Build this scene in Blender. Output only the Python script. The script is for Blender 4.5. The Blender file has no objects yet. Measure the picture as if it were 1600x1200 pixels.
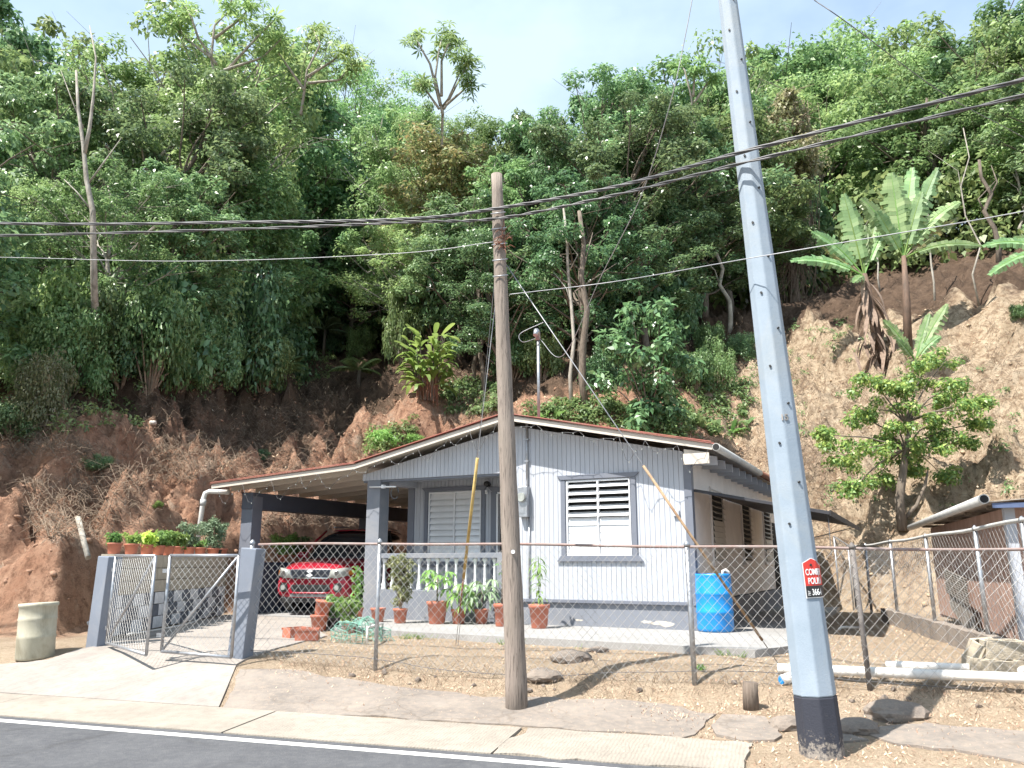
import bpy, bmesh, math, random
import numpy as np
from mathutils import Vector, Matrix
random.seed(7)
rng = np.random.default_rng(11)
S = bpy.context.scene
COL = S.collection
PI = math.pi

# ------------------------------------------------------------------ camera
FPX = 1240.0
HOR = 880.0
PITCH = math.atan((HOR-600.0)/FPX)
CAMZ = 1.6
cd = bpy.data.cameras.new('camera'); cam = bpy.data.objects.new('camera', cd); COL.objects.link(cam)
cam.location = (0, 0, CAMZ); cam.rotation_euler = (PI/2+PITCH, 0, 0)
cd.sensor_width = 36; cd.lens = 36*FPX/1600; cd.clip_end = 900; cd.clip_start = 0.05
S.camera = cam

# ------------------------------------------------------------------ sky, sun, exposure
SUN_EL = math.radians(58)
sx, sy = -0.80, -0.60                       # horizontal direction towards the sun
sun_dir = Vector((sx*math.cos(SUN_EL), sy*math.cos(SUN_EL), math.sin(SUN_EL)))
w = bpy.data.worlds.new('World'); S.world = w; w.use_nodes = True
nt = w.node_tree; nt.nodes.clear()
out = nt.nodes.new('ShaderNodeOutputWorld'); bg = nt.nodes.new('ShaderNodeBackground')
sky = nt.nodes.new('ShaderNodeTexSky'); sky.sky_type = 'NISHITA'; sky.sun_disc = False
sky.sun_elevation = SUN_EL; sky.sun_rotation = math.atan2(sx, sy); sky.dust_density = 1.5; sky.air_density = 1.0
tc = nt.nodes.new('ShaderNodeTexCoord'); mp = nt.nodes.new('ShaderNodeMapping'); mp.inputs['Scale'].default_value = (1, 1, 1.7)
mp.inputs['Location'].default_value = (0.35, 0.1, 0)
nz = nt.nodes.new('ShaderNodeTexNoise'); nz.inputs['Scale'].default_value = 2.2; nz.inputs['Detail'].default_value = 6; nz.inputs['Roughness'].default_value = .55
rp = nt.nodes.new('ShaderNodeValToRGB'); rp.color_ramp.elements[0].position = .34; rp.color_ramp.elements[1].position = .58
rp.color_ramp.elements[0].color = (.34, .34, .34, 1); rp.color_ramp.elements[1].color = (.90, .90, .90, 1)
mx = nt.nodes.new('ShaderNodeMixRGB'); mx.inputs[2].default_value = (2.7, 3.35, 3.8, 1)
nt.links.new(tc.outputs['Generated'], mp.inputs[0]); nt.links.new(mp.outputs[0], nz.inputs['Vector']); nt.links.new(nz.outputs['Fac'], rp.inputs[0])
nt.links.new(rp.outputs[0], mx.inputs[0]); nt.links.new(sky.outputs[0], mx.inputs[1]); nt.links.new(mx.outputs[0], bg.inputs[0])
bg.inputs[1].default_value = 0.15; nt.links.new(bg.outputs[0], out.inputs[0])
sl = bpy.data.lights.new('sun', 'SUN'); so = bpy.data.objects.new('sun', sl); COL.objects.link(so)
sl.energy = 4.9; sl.angle = math.radians(.55); sl.color = (1, .95, .87)
so.rotation_euler = sun_dir.to_track_quat('Z', 'Y').to_euler()
S.view_settings.view_transform = 'Standard'; S.view_settings.look = 'None'; S.view_settings.gamma = 1
S.view_settings.use_curve_mapping = False; S.view_settings.exposure = 1.14
S.render.engine = 'CYCLES'

# ------------------------------------------------------------------ geometry of the view
cp, sp = math.cos(PITCH), math.sin(PITCH)
def ray(px, py):
    a = (px-800)/FPX; b = (600-py)/FPX
    return Vector((a, cp-b*sp, sp+b*cp))
def at(px, py, Y):
    d = ray(px, py); t = Y/d.y
    return Vector((d.x*t, Y, CAMZ+d.z*t))
def G(px, py, z):
    d = ray(px, py); t = (z-CAMZ)/d.z
    return Vector((d.x*t, d.y*t, z))
H0 = Vector((2.96, 13.2, 0)); HA = math.radians(26.7)
HR = Vector((math.cos(HA), -math.sin(HA), 0)); HV = Vector((math.sin(HA), math.cos(HA), 0))
def HP(px, py, v):                      # ray to the plane v behind the house front: (x right of the corner, z)
    d = ray(px, py); o = Vector((0, 0, CAMZ))
    t = (v-(o-H0).dot(HV))/d.dot(HV); P = o+d*t
    return ((P-H0).dot(HR), P.z)
def HX(px, py, x):                      # ray to a plane parallel to the side wall: (v, z)
    d = ray(px, py); o = Vector((0, 0, CAMZ))
    t = (x-(o-H0).dot(HR))/d.dot(HR); P = o+d*t
    return ((P-H0).dot(HV), P.z)
def hw(x, v, z=0): return H0+HR*x+HV*v+Vector((0, 0, z))
RA = math.radians(18.2); RD = Vector((math.cos(RA), -math.sin(RA), 0)); RN = Vector((math.sin(RA), math.cos(RA), 0))

# ------------------------------------------------------------------ numeric noise
def _h(ix, iy, iz, s):
    n = (ix*374761393 + iy*668265263 + iz*2147483647 + s*974634777) & 0xffffffff
    n = ((n ^ (n >> 13))*1274126177) & 0xffffffff
    return ((n ^ (n >> 16)) & 0xffff)/65535.0
def vnoise(x, y, s=0):
    x = np.asarray(x, float); y = np.asarray(y, float)
    ix = np.floor(x).astype(np.int64); iy = np.floor(y).astype(np.int64); fx = x-ix; fy = y-iy
    fx = fx*fx*(3-2*fx); fy = fy*fy*(3-2*fy)
    a = _h(ix, iy, 0, s); b = _h(ix+1, iy, 0, s); c = _h(ix, iy+1, 0, s); d = _h(ix+1, iy+1, 0, s)
    return (a*(1-fx)+b*fx)*(1-fy)+(c*(1-fx)+d*fx)*fy
def fbm(x, y, o=4, s=0):
    r = 0; a = .5
    for i in range(o): r = r+a*(vnoise(x, y, s+i*17)-.5); x = x*2.03; y = y*2.03; a *= .5
    return r*2
def sstep(a, b, x):
    t = np.clip((x-a)/(b-a), 0, 1); return t*t*(3-2*t)

# ------------------------------------------------------------------ terrain function
CUT = np.array([(-120, 56), (-40, 28), (-20, 19), (-12, 15.0), (-9, 13.7), (-7.3, 13.2), (-6.8, 18.4), (-2.6, 25.4), (5.6, 22.8), (8.8, 20.3), (10.2, 17.0), (13.5, 15.5), (22, 12.5), (40, 6), (120, -20)], float)
def sdist(X, Y):
    D = np.full(np.shape(X), 1e9)
    for i in range(len(CUT)-1):
        a = CUT[i]; b = CUT[i+1]; ab = b-a; L = ab@ab
        t = np.clip(((X-a[0])*ab[0]+(Y-a[1])*ab[1])/L, 0, 1)
        D = np.minimum(D, np.hypot(X-a[0]-t*ab[0], Y-a[1]-t*ab[1]))
    f = np.interp(X, CUT[:, 0], CUT[:, 1])
    return np.where(Y > f, D, -D)
def base_z(X, Y):
    q = RN.x*X+RN.y*Y
    zr = np.interp(q, [6.9, 7.8, 9.15, 9.75, 10.6, 12.5], [-.03, .045, .17, .40, .45, .47])
    zl = np.interp(q, [6.9, 7.8, 9.2, 9.8, 12.5], [-.03, .045, .40, .44, .50])
    s = sstep(-4.2, -.5, X)
    return zl*(1-s)+zr*s
def terrain(X, Y):
    X = np.asarray(X, float); Y = np.asarray(Y, float)
    wob = fbm(X*.35, Y*.35, 3, 5)*1.0*sstep(-9, -12, X) + fbm(X*.45, Y*.45, 3, 6)*1.6*sstep(9, 13, X)
    d = sdist(X, Y)+wob
    b = base_z(X, Y)
    dd = np.maximum(d, 0)
    st = np.interp(X, [-9, -7, -3, 4, 8, 12], [.75, 1.1, 4.6, 4.2, 1.4, .35])
    sw = np.interp(X, [-9, -7, -3, 4, 8, 12], [.6, .5, 2.2, 2.2, 1.6, 1.5])
    sl1 = np.interp(X, [-9, 0, 6, 10], [.86, .70, .74, .80])
    lim = np.interp(X, [-8, 0, 9], [7.0, 7.0, 13.5])
    h = st*sstep(0, 1, dd/sw)+sl1*np.minimum(dd, lim)+.42*np.clip(dd-lim, 0, 60)
    amp = sstep(0.1, 1.6, dd)
    rel = fbm(X*.55, Y*.55, 5, 2)*.75+(.5-np.abs(fbm(X*.8+3, Y*.5, 4, 9))*2)*.35 + fbm(X*2.2, Y*2.2, 4, 3)*.30
    rel = rel+ (np.abs(fbm(X*1.6, Y*1.1, 3, 31))**.7)*-.75*sstep(-2, -6, X)+np.abs(fbm(X*1.9+7, Y*1.3, 4, 37))*.8*sstep(-3, -6, X)
    rel = rel+(np.abs(fbm(X*1.3, Y*.9, 4, 47))-.15)*.9*sstep(6, 9, X)+fbm(X*4, Y*4, 3, 48)*.22*sstep(6, 9, X)
    rel = rel-1.5*np.exp(-((X+8.75)/.75)**2-((Y-14.6)/.55)**2)
    rel = rel+fbm(X*5, Y*5, 3, 61)*.20+np.abs(fbm(X*9, Y*7, 2, 62))*-.12
    st1 = vnoise(X*1.1+.4*fbm(X*3, Y*3, 3, 70), Y*1.1, 66); st2 = vnoise(X*2.6, Y*2.6, 67)
    rel = rel+(sstep(.42, .50, st1)*.55+sstep(.60, .66, st1)*.35-.4+sstep(.5, .58, st2)*.20)*(sstep(-1.5, -5, X)+.8*sstep(6, 9, X))
    flat = fbm(X*3, Y*3, 3, 4)*.022*sstep(7.9, 8.4, RN.x*X+RN.y*Y)
    # small eroded ledge along the fence
    q = RN.x*X+RN.y*Y+fbm(X*1.7, Y*1.7, 3, 12)*.22
    return b+h+rel*amp+flat*(1-amp)
def tz(x, y): return float(terrain(np.array([x]), np.array([y]))[0])
def TH(px, py, y0=9.0, y1=75.0):        # where the ray through a pixel meets the terrain
    d = ray(px, py); Ys = np.linspace(y0, y1, 900); t = Ys/d.y
    X = d.x*t; Z = CAMZ+d.z*t; T = terrain(X, Ys); k = np.where(Z <= T)[0]
    i = k[0] if len(k) else len(Ys)-1
    return Vector((X[i], Ys[i], T[i]))

# ------------------------------------------------------------------ helpers: objects
def tag(o, label=None, cat=None, group=None, kind=None):
    if label: o['label'] = label
    if cat: o['category'] = cat
    if group: o['group'] = group
    if kind: o['kind'] = kind
    return o
def empty(name, loc, rz=0, label=None, cat=None, group=None):
    o = bpy.data.objects.new(name, None); COL.objects.link(o); o.location = loc; o.rotation_euler = (0, 0, rz); o.empty_display_size = .2
    return tag(o, label, cat, group)
class MB:
    def __init__(s): s.v = []; s.f = []; s.sm = []
    def add(s, vs, fs, smooth=False):
        n = len(s.v); s.v += [tuple(v) for v in vs]; s.f += [tuple(i+n for i in f) for f in fs]; s.sm += [smooth]*len(fs); return s
    def box(s, c, d, rz=0, M=None):
        x, y, z = d[0]/2, d[1]/2, d[2]/2
        vs = [Vector((a*x, b*y, e*z)) for e in (-1, 1) for b in (-1, 1) for a in (-1, 1)]
        R = M if M is not None else Matrix.Rotation(rz, 3, 'Z')
        vs = [R @ v+Vector(c) for v in vs]
        return s.add(vs, [(0, 2, 3, 1), (4, 5, 7, 6), (0, 1, 5, 4), (2, 6, 7, 3), (0, 4, 6, 2), (1, 3, 7, 5)])
    def bx(s, x0, x1, y0, y1, z0, z1): return s.box(((x0+x1)/2, (y0+y1)/2, (z0+z1)/2), (x1-x0, y1-y0, z1-z0))
    def prism(s, pts, n0, n1=None):     # polygon pts extruded by vector n0
        n = len(pts); vs = [Vector(p) for p in pts]+[Vector(p)+Vector(n0) for p in pts]
        return s.add(vs, [tuple(range(n))[::-1], tuple(range(n, 2*n))]+[(i, (i+1) % n, n+(i+1) % n, n+i) for i in range(n)])
    def tube(s, pts, r, n=8, cap=True, smooth=True, phase=0):
        pts = [Vector(p) for p in pts]; m = len(pts); rs = r if hasattr(r, '__len__') else [r]*m
        rings = []; up = Vector((0, 0, 1))
        t0 = (pts[1]-pts[0]).normalized(); a = up.cross(t0)
        if a.length < 1e-3: a = Vector((1, 0, 0)).cross(t0) if abs(t0.x) < .9 else Vector((0, 1, 0)).cross(t0)
        a.normalize()
        for i in range(m):
            t = (pts[min(i+1, m-1)]-pts[max(i-1, 0)]).normalized()
            a = (a-t*a.dot(t)).normalized(); b = t.cross(a)
            rings.append([pts[i]+(a*math.cos(2*PI*k/n+phase)+b*math.sin(2*PI*k/n+phase))*rs[i] for k in range(n)])
        base = len(s.v)
        s.v += [tuple(v) for R in rings for v in R]
        for i in range(m-1):
            for k in range(n):
                s.f.append((base+i*n+k, base+i*n+(k+1) % n, base+(i+1)*n+(k+1) % n, base+(i+1)*n+k)); s.sm.append(smooth)
        if cap and n > 2:
            s.f.append(tuple(base+k for k in range(n))[::-1]); s.f.append(tuple(base+(m-1)*n+k for k in range(n))); s.sm += [False, False]
        return s
    def lathe(s, prof, c=(0, 0, 0), n=20, smooth=True):
        c = Vector(c); base = len(s.v); m = len(prof)
        for r, z in prof:
            for k in range(n): s.v.append((c.x+r*math.cos(2*PI*k/n), c.y+r*math.sin(2*PI*k/n), c.z+z))
        for i in range(m-1):
            for k in range(n): s.f.append((base+i*n+k, base+i*n+(k+1) % n, base+(i+1)*n+(k+1) % n, base+(i+1)*n+k)); s.sm.append(smooth)
        s.f.append(tuple(base+k for k in range(n))[::-1]); s.f.append(tuple(base+(m-1)*n+k for k in range(n))); s.sm += [False, False]
        return s
    def build(s, name, mat, parent=None, bevel=0, loc=None):
        me = bpy.data.meshes.new(name); me.from_pydata(s.v, [], s.f); me.polygons.foreach_set('use_smooth', s.sm); me.update()
        return link(name, me, mat, parent, bevel, loc)
def link(name, me, mat, parent=None, bevel=0, loc=None):
    if mat is not None and not me.materials: me.materials.append(mat)
    o = bpy.data.objects.new(name, me); COL.objects.link(o)
    if parent: o.parent = parent
    if loc is not None: o.location = loc
    if bevel:
        b = o.modifiers.new('bevel', 'BEVEL'); b.width = bevel; b.segments = 2; b.limit_method = 'ANGLE'
    return o
def npmesh(name, V, F, mat=None, smooth=False):
    me = bpy.data.meshes.new(name); V = np.asarray(V, np.float32); F = np.asarray(F, np.int32); k = F.shape[1]
    me.vertices.add(len(V)); me.vertices.foreach_set('co', V.ravel()); me.loops.add(F.size); me.loops.foreach_set('vertex_index', F.ravel())
    me.polygons.add(len(F)); me.polygons.foreach_set('loop_start', np.arange(0, F.size, k, dtype=np.int32))
    me.polygons.foreach_set('loop_total', np.full(len(F), k, np.int32))
    if smooth: me.polygons.foreach_set('use_smooth', np.ones(len(F), bool))
    me.update(calc_edges=True); me.validate()
    if mat: me.materials.append(mat)
    return me
def join_np(parts):
    V = []; F = []; n = 0
    for v, f in parts: V.append(v); F.append(f+n); n += len(v)
    return np.concatenate(V), np.concatenate(F)
def copy_tree(o, parent=None):
    c = o.copy(); COL.objects.link(c)
    if parent is not None: c.parent = parent
    for ch in o.children: copy_tree(ch, c)
    return c

# ------------------------------------------------------------------ materials
def nodes(name):
    m = bpy.data.materials.new(name); m.use_nodes = True; t = m.node_tree
    return m, t, t.nodes['Principled BSDF']
def N(t, k, **kw):
    n = t.nodes.new(k)
    for a, v in kw.items():
        if a in n.inputs: n.inputs[a].default_value = v
        else: setattr(n, a, v)
    return n
def c4(c): return (c[0], c[1], c[2], 1)
def mix(t, fac, a, b, mode='MIX'):
    n = t.nodes.new('ShaderNodeMixRGB'); n.blend_type = mode
    for i, x in ((0, fac), (1, a), (2, b)):
        if hasattr(x, 'links'): t.links.new(x, n.inputs[i])
        elif i == 0: n.inputs[0].default_value = x
        else: n.inputs[i].default_value = c4(x)
    return n.outputs[0]
def noise(t, scale, detail=5, rough=.6, vec=None, lo=.35, hi=.65, dist=0):
    n = N(t, 'ShaderNodeTexNoise'); n.inputs['Scale'].default_value = scale; n.inputs['Detail'].default_value = detail; n.inputs['Roughness'].default_value = rough; n.inputs['Distortion'].default_value = dist
    if vec is not None: t.links.new(vec, n.inputs['Vector'])
    r = N(t, 'ShaderNodeMapRange'); r.inputs['From Min'].default_value = lo; r.inputs['From Max'].default_value = hi
    t.links.new(n.outputs['Fac'], r.inputs['Value']); return r.outputs[0]
def coords(t, kind='Object', scale=(1, 1, 1)):
    c = N(t, 'ShaderNodeTexCoord'); m = N(t, 'ShaderNodeMapping'); m.inputs['Scale'].default_value = scale
    t.links.new(c.outputs[kind], m.inputs[0]); return m.outputs[0]
def bump(t, b, h, strength=.4, dist=.02, prev=None):
    n = N(t, 'ShaderNodeBump'); n.inputs['Strength'].default_value = strength; n.inputs['Distance'].default_value = dist
    t.links.new(h, n.inputs['Height'])
    if prev is not None: t.links.new(prev, n.inputs['Normal'])
    t.links.new(n.outputs[0], b.inputs['Normal']); return n.outputs[0]
def M_basic(name, c1, c2=None, scale=6, rough=.7, metal=0, bs=.25, bd=.01, dirt=None, dirt_amt=.5, stretch=(1, 1, 1), fine=60):
    m, t, b = nodes(name); v = coords(t, 'Object', stretch)
    c2 = c2 or tuple(x*.8 for x in c1)
    col = mix(t, noise(t, scale, 6, .65, v), c1, c2)
    if dirt: col = mix(t, mixfac(t, noise(t, scale*.45, 7, .7, v, .48, .72, .6), dirt_amt), col, dirt)
    t.links.new(col, b.inputs['Base Color']); b.inputs['Roughness'].default_value = rough; b.inputs['Metallic'].default_value = metal
    if bs: bump(t, b, noise(t, fine, 4, .6, v, 0, 1), bs, bd)
    return m
def mixfac(t, f, k):
    n = N(t, 'ShaderNodeMath', operation='MULTIPLY'); t.links.new(f, n.inputs[0]); n.inputs[1].default_value = k; return n.outputs[0]
def mul(t, a, b2):
    n = N(t, 'ShaderNodeMath', operation='MULTIPLY'); t.links.new(a, n.inputs[0]); t.links.new(b2, n.inputs[1]); return n.outputs[0]

def M_leaf(name, cols, rough=.42, trans=.35, spec=.4, objvar=.0):
    m, t, b = nodes(name)
    g = N(t, 'ShaderNodeNewGeometry'); r = N(t, 'ShaderNodeValToRGB'); els = r.color_ramp.elements
    while len(els) < len(cols): els.new(.5)
    for i, c in enumerate(cols): els[i].position = i/(len(cols)-1); els[i].color = c4(c)
    t.links.new(g.outputs['Random Per Island'], r.inputs[0])
    oi = N(t, 'ShaderNodeObjectInfo'); hs = N(t, 'ShaderNodeHueSaturation')
    mr = N(t, 'ShaderNodeMapRange'); mr.inputs['To Min'].default_value = .472; mr.inputs['To Max'].default_value = .522
    t.links.new(oi.outputs['Random'], mr.inputs['Value']); t.links.new(mr.outputs[0], hs.inputs['Hue'])
    mr2 = N(t, 'ShaderNodeMapRange'); mr2.inputs['To Min'].default_value = 1.0; mr2.inputs['To Max'].default_value = 1.75
    mm = N(t, 'ShaderNodeMath', operation='MULTIPLY'); t.links.new(oi.outputs['Random'], mm.inputs[0]); mm.inputs[1].default_value = 7.31
    fr = N(t, 'ShaderNodeMath', operation='FRACT'); t.links.new(mm.outputs[0], fr.inputs[0]); t.links.new(fr.outputs[0], mr2.inputs['Value'])
    hs.inputs['Saturation'].default_value = .84; t.links.new(mr2.outputs[0], hs.inputs['Value']); t.links.new(r.outputs[0], hs.inputs['Color'])
    t.links.new(hs.outputs[0], b.inputs['Base Color']); b.inputs['Roughness'].default_value = rough
    b.inputs['Specular IOR Level'].default_value = spec
    tr = N(t, 'ShaderNodeBsdfTranslucent'); hs2 = N(t, 'ShaderNodeHueSaturation'); hs2.inputs['Hue'].default_value = .485; hs2.inputs['Value'].default_value = 1.5
    t.links.new(hs.outputs[0], hs2.inputs['Color']); t.links.new(hs2.outputs[0], tr.inputs['Color'])
    ms = N(t, 'ShaderNodeMixShader'); ms.inputs[0].default_value = trans
    t.links.new(b.outputs[0], ms.inputs[1]); t.links.new(tr.outputs[0], ms.inputs[2])
    t.links.new(ms.outputs[0], t.nodes['Material Output'].inputs['Surface'])
    return m

GREENS = [(.030, .075, .014), (.055, .125, .022), (.085, .17, .030), (.13, .21, .045), (.045, .10, .028)]
m_leafA = M_leaf('leaf_green', [(0.057, 0.126, 0.033), (0.097, 0.184, 0.049), (0.138, 0.243, 0.065), (0.204, 0.31, 0.094), (0.082, 0.154, 0.056)])
m_leafB = M_leaf('leaf_dark', [(0.042, 0.107, 0.039), (0.069, 0.151, 0.053), (0.105, 0.205, 0.069), (0.144, 0.249, 0.088), (0.061, 0.134, 0.061)], rough=.32, spec=.55)
m_leafC = M_leaf('leaf_yellow_green', [(0.076, 0.155, 0.042), (0.119, 0.228, 0.056), (0.172, 0.296, 0.083), (0.204, 0.309, 0.112), (0.096, 0.185, 0.056)])
m_leafD = M_leaf('leaf_rusty', [(0.086, 0.145, 0.039), (0.154, 0.197, 0.065), (0.211, 0.184, 0.065), (0.115, 0.184, 0.058), (0.269, 0.224, 0.052)])
m_leafE = M_leaf('leaf_olive_vine', [(0.093, 0.124, 0.045), (0.155, 0.186, 0.067), (0.217, 0.233, 0.105), (0.248, 0.233, 0.135), (0.109, 0.139, 0.053)])
m_banana = M_leaf('banana_leaf', [(0.094, 0.186, 0.062), (0.125, 0.228, 0.081), (0.163, 0.276, 0.1), (0.2, 0.3, 0.125)], rough=.5, trans=.3, spec=.35)
m_fresh = M_leaf('fresh_leaf', [(.07, .17, .02), (.11, .24, .03), (.15, .29, .045), (.09, .19, .035)], rough=.45, trans=.4)
m_lime = M_leaf('lime_leaf', [(.25, .38, .03), (.34, .46, .04), (.2, .34, .03)], rough=.45, trans=.4)
m_sage = M_leaf('sage_leaf', [(.12, .20, .10), (.16, .25, .13), (.10, .17, .09)], rough=.6, trans=.2)
m_bark = M_basic('bark', (.20, .165, .13), (.09, .07, .055), 9, .9, bs=.8, bd=.03, stretch=(1, 1, .25), fine=25)
m_barkpale = M_basic('pale_bark', (.42, .39, .34), (.20, .18, .15), 7, .85, bs=.5, bd=.02, stretch=(1, 1, .5), fine=20)
m_deadwood = M_basic('dead_vine', (.25, .19, .14), (.14, .10, .075), 12, .9, bs=.3)
m_twig = M_basic('dry_twig', (.33, .25, .18), (.16, .12, .09), 15, .9, bs=0)
m_drygrass = M_leaf('dry_litter', [(.30, .20, .12), (.42, .30, .18), (.50, .38, .25), (.22, .14, .085), (.36, .22, .13)], rough=.8, trans=.15, spec=.1)

def terrain_mat():
    m, t, b = nodes('hill_soil'); v = coords(t, 'Object')
    va = N(t, 'ShaderNodeVertexColor'); va.layer_name = 'soil'; sep = N(t, 'ShaderNodeSeparateColor'); t.links.new(va.outputs[0], sep.inputs[0])
    clay = mix(t, noise(t, 1.6, 9, .72, v), (.42, .225, .145), (.60, .38, .265))
    clay = mix(t, mixfac(t, noise(t, 5, 9, .8, v, .47, .62), .8), clay, (.19, .10, .065)); clay = mix(t, mixfac(t, noise(t, 1.1, 8, .8, v, .55, .63), .6), clay, (.52, .43, .34))
    sand = mix(t, noise(t, .9, 9, .78, v), (.72, .59, .43), (.52, .39, .275))
    sand = mix(t, mixfac(t, noise(t, 4, 9, .8, v, .46, .60), .85), sand, (.27, .18, .115)); sand = mix(t, mixfac(t, noise(t, 1.3, 8, .8, v, .56, .64), .6), sand, (.66, .55, .41))
    hum = mix(t, noise(t, 3, 9, .75, v), (.085, .058, .042), (.20, .135, .095))
    hum = mix(t, mixfac(t, noise(t, 22, 5, .7, v, .55, .7), .7), hum, (.30, .21, .15))
    yard = mix(t, noise(t, 2.2, 9, .75, v), (.62, .50, .375), (.48, .37, .265))
    yard = mix(t, mixfac(t, noise(t, 30, 6, .7, v, .45, .7), .5), yard, (.24, .16, .11))
    col = mix(t, sep.outputs[0], clay, sand); col = mix(t, sep.outputs[2], col, yard); 
    f = N(t, 'ShaderNodeMath', operation='ADD'); t.links.new(sep.outputs[1], f.inputs[0]); t.links.new(mixfac(t, noise(t, 2.5, 8, .75, v, .35, .65), .5), f.inputs[1])
    f2 = N(t, 'ShaderNodeMapRange'); f2.inputs['From Min'].default_value = .45; f2.inputs['From Max'].default_value = .85; t.links.new(f.outputs[0], f2.inputs['Value'])
    col = mix(t, f2.outputs[0], col, hum)
    t.links.new(col, b.inputs['Base Color']); b.inputs['Roughness'].default_value = .95; b.inputs['Specular IOR Level'].default_value = .15
    p = bump(t, b, noise(t, 4.5, 12, .8, v, 0, 1, .5), 1.0, .35); bump(t, b, noise(t, 24, 8, .8, v, 0, 1), .9, .06, p)
    return m
m_terrain = terrain_mat()
def M_ground(name, c1, c2, c3, s=1.2, bs=.5, crack=None, streak=None, rough=.9):
    m, t, b = nodes(name); v = coords(t)
    col = mix(t, noise(t, s, 8, .7, v), c1, c2); col = mix(t, mixfac(t, noise(t, s*9, 6, .75, v, .45, .7), .55), col, c3)
    if crack:
        vo = N(t, 'ShaderNodeTexVoronoi', feature='DISTANCE_TO_EDGE'); vo.inputs['Scale'].default_value = crack
        dv = N(t, 'ShaderNodeTexNoise'); dv.inputs['Scale'].default_value = 3; dv.inputs['Detail'].default_value = 6; t.links.new(v, dv.inputs['Vector'])
        ad = N(t, 'ShaderNodeVectorMath', operation='ADD'); sc = N(t, 'ShaderNodeVectorMath', operation='SCALE'); sc.inputs['Scale'].default_value = .5
        t.links.new(dv.outputs['Color'], sc.inputs[0]); t.links.new(v, ad.inputs[0]); t.links.new(sc.outputs[0], ad.inputs[1]); t.links.new(ad.outputs[0], vo.inputs['Vector'])
        mr = N(t, 'ShaderNodeMapRange'); mr.inputs['From Min'].default_value = 0; mr.inputs['From Max'].default_value = .035; mr.inputs['To Min'].default_value = 1; mr.inputs['To Max'].default_value = 0
        t.links.new(vo.outputs['Distance'], mr.inputs['Value']); cf = mul(t, mr.outputs[0], noise(t, 1.1, 3, .5, v, .42, .6))
        col = mix(t, mixfac(t, cf, .45), col, tuple(x*.35 for x in c3))
    t.links.new(col, b.inputs['Base Color']); b.inputs['Roughness'].default_value = rough; b.inputs['Specular IOR Level'].default_value = .25
    p = bump(t, b, noise(t, 60, 5, .7, v, 0, 1), bs, .012)
    if streak:
        sv = N(t, 'ShaderNodeMapping'); sv.inputs['Rotation'].default_value = (0, 0, RA+streak[1]); t.links.new(v, sv.inputs[0])
        wv = N(t, 'ShaderNodeTexWave'); wv.inputs['Scale'].default_value = streak[0]; wv.inputs['Distortion'].default_value = 5; wv.inputs['Detail'].default_value = 3; t.links.new(sv.outputs[0], wv.inputs['Vector'])
        bump(t, b, wv.outputs['Fac'], .28, .015, p)
    return m
m_asph = M_ground('asphalt', (.105, .107, .116), (.075, .077, .086), (.15, .15, .152), 1.3, .8, .6)
m_line = M_ground('road_paint', (.78, .77, .74), (.66, .65, .62), (.50, .49, .46), 3, .3)
m_gutter = M_ground('gutter_concrete', (.35, .315, .27), (.27, .24, .205), (.20, .175, .15), .8, .5, None, (9, 0))
m_drive = M_ground('drive_concrete', (.34, .305, .275), (.25, .225, .205), (.19, .17, .155), .9, .4, None, (4, .5))
m_oldpave = M_ground('old_pavement', (.27, .235, .205), (.175, .155, .14), (.36, .29, .23), 1.4, .8, 1.6)
m_slab = M_ground('slab_concrete', (.33, .325, .32), (.27, .265, .26), (.22, .205, .19), 1.2, .4)
m_rock = M_ground('rock', (.24, .205, .175), (.15, .13, .115), (.32, .25, .20), 4, .8)

def M_paint(name, c, dark=.86, dirt=(.30, .26, .22), amt=.25, rough=.6):
    return M_basic(name, c, tuple(x*dark for x in c), 2.5, rough, bs=.15, bd=.004, dirt=dirt, dirt_amt=amt, fine=90)
m_siding = M_paint('siding_paint', (.50, .53, .595), .93, (.40, .38, .38), .2, .55)
m_trim = M_paint('grey_trim_paint', (.15, .165, .205), .9, (.24, .23, .23), .25, .55)
m_plinth = M_paint('plinth_paint', (.185, .20, .235), .9, (.40, .37, .34), .3, .7)
m_dkwall = M_paint('dark_grey_paint', (.045, .055, .085), .85, (.09, .085, .09), .3, .6)
m_beam = M_paint('slate_beam_paint', (.075, .088, .12), .88, (.14, .13, .13), .3, .6)
m_cream = M_paint('cream_paint', (.56, .51, .45), .9, (.40, .33, .26), .35, .6)
m_white = M_paint('white_paint', (.78, .79, .81), .95, (.55, .53, .50), .15, .45)
m_sidew = M_paint('side_wall_paint', (.72, .66, .62), .9, (.40, .34, .29), .3, .65)
m_slat = M_basic('louver_aluminium', (.80, .81, .82), (.72, .73, .75), 4, .38, .15, bs=0)
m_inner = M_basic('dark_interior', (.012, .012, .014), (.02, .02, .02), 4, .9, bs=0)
m_redroof = M_basic('red_metal_roof', (.36, .12, .09), (.27, .09, .07), 4, .6, bs=.1, dirt=(.33, .24, .20), dirt_amt=.5)
m_galv = M_basic('galvanised_steel', (.42, .44, .47), (.30, .31, .33), 14, .42, .75, bs=.1, dirt=(.30, .20, .14), dirt_amt=.3)
m_galvw = M_basic('chainlink_wire', (.52, .53, .53), (.38, .36, .34), 3, .45, .5, bs=0)
m_rail = M_basic('rusty_rail', (.26, .17, .15), (.26, .215, .20), 6, .7, .2, bs=.3, dirt=(.35, .34, .34), dirt_amt=.9)
m_rust = M_basic('rust', (.24, .10, .055), (.14, .06, .04), 9, .85, bs=.4)
m_polecon = M_basic('pole_concrete', (.29, .345, .41), (.235, .29, .35), 2.2, .8, bs=.3, bd=.008, dirt=(.33, .35, .35), dirt_amt=.7, fine=70)
m_black = M_basic('black_paint', (.022, .024, .034), (.04, .038, .04), 5, .6, bs=.3)
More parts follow.
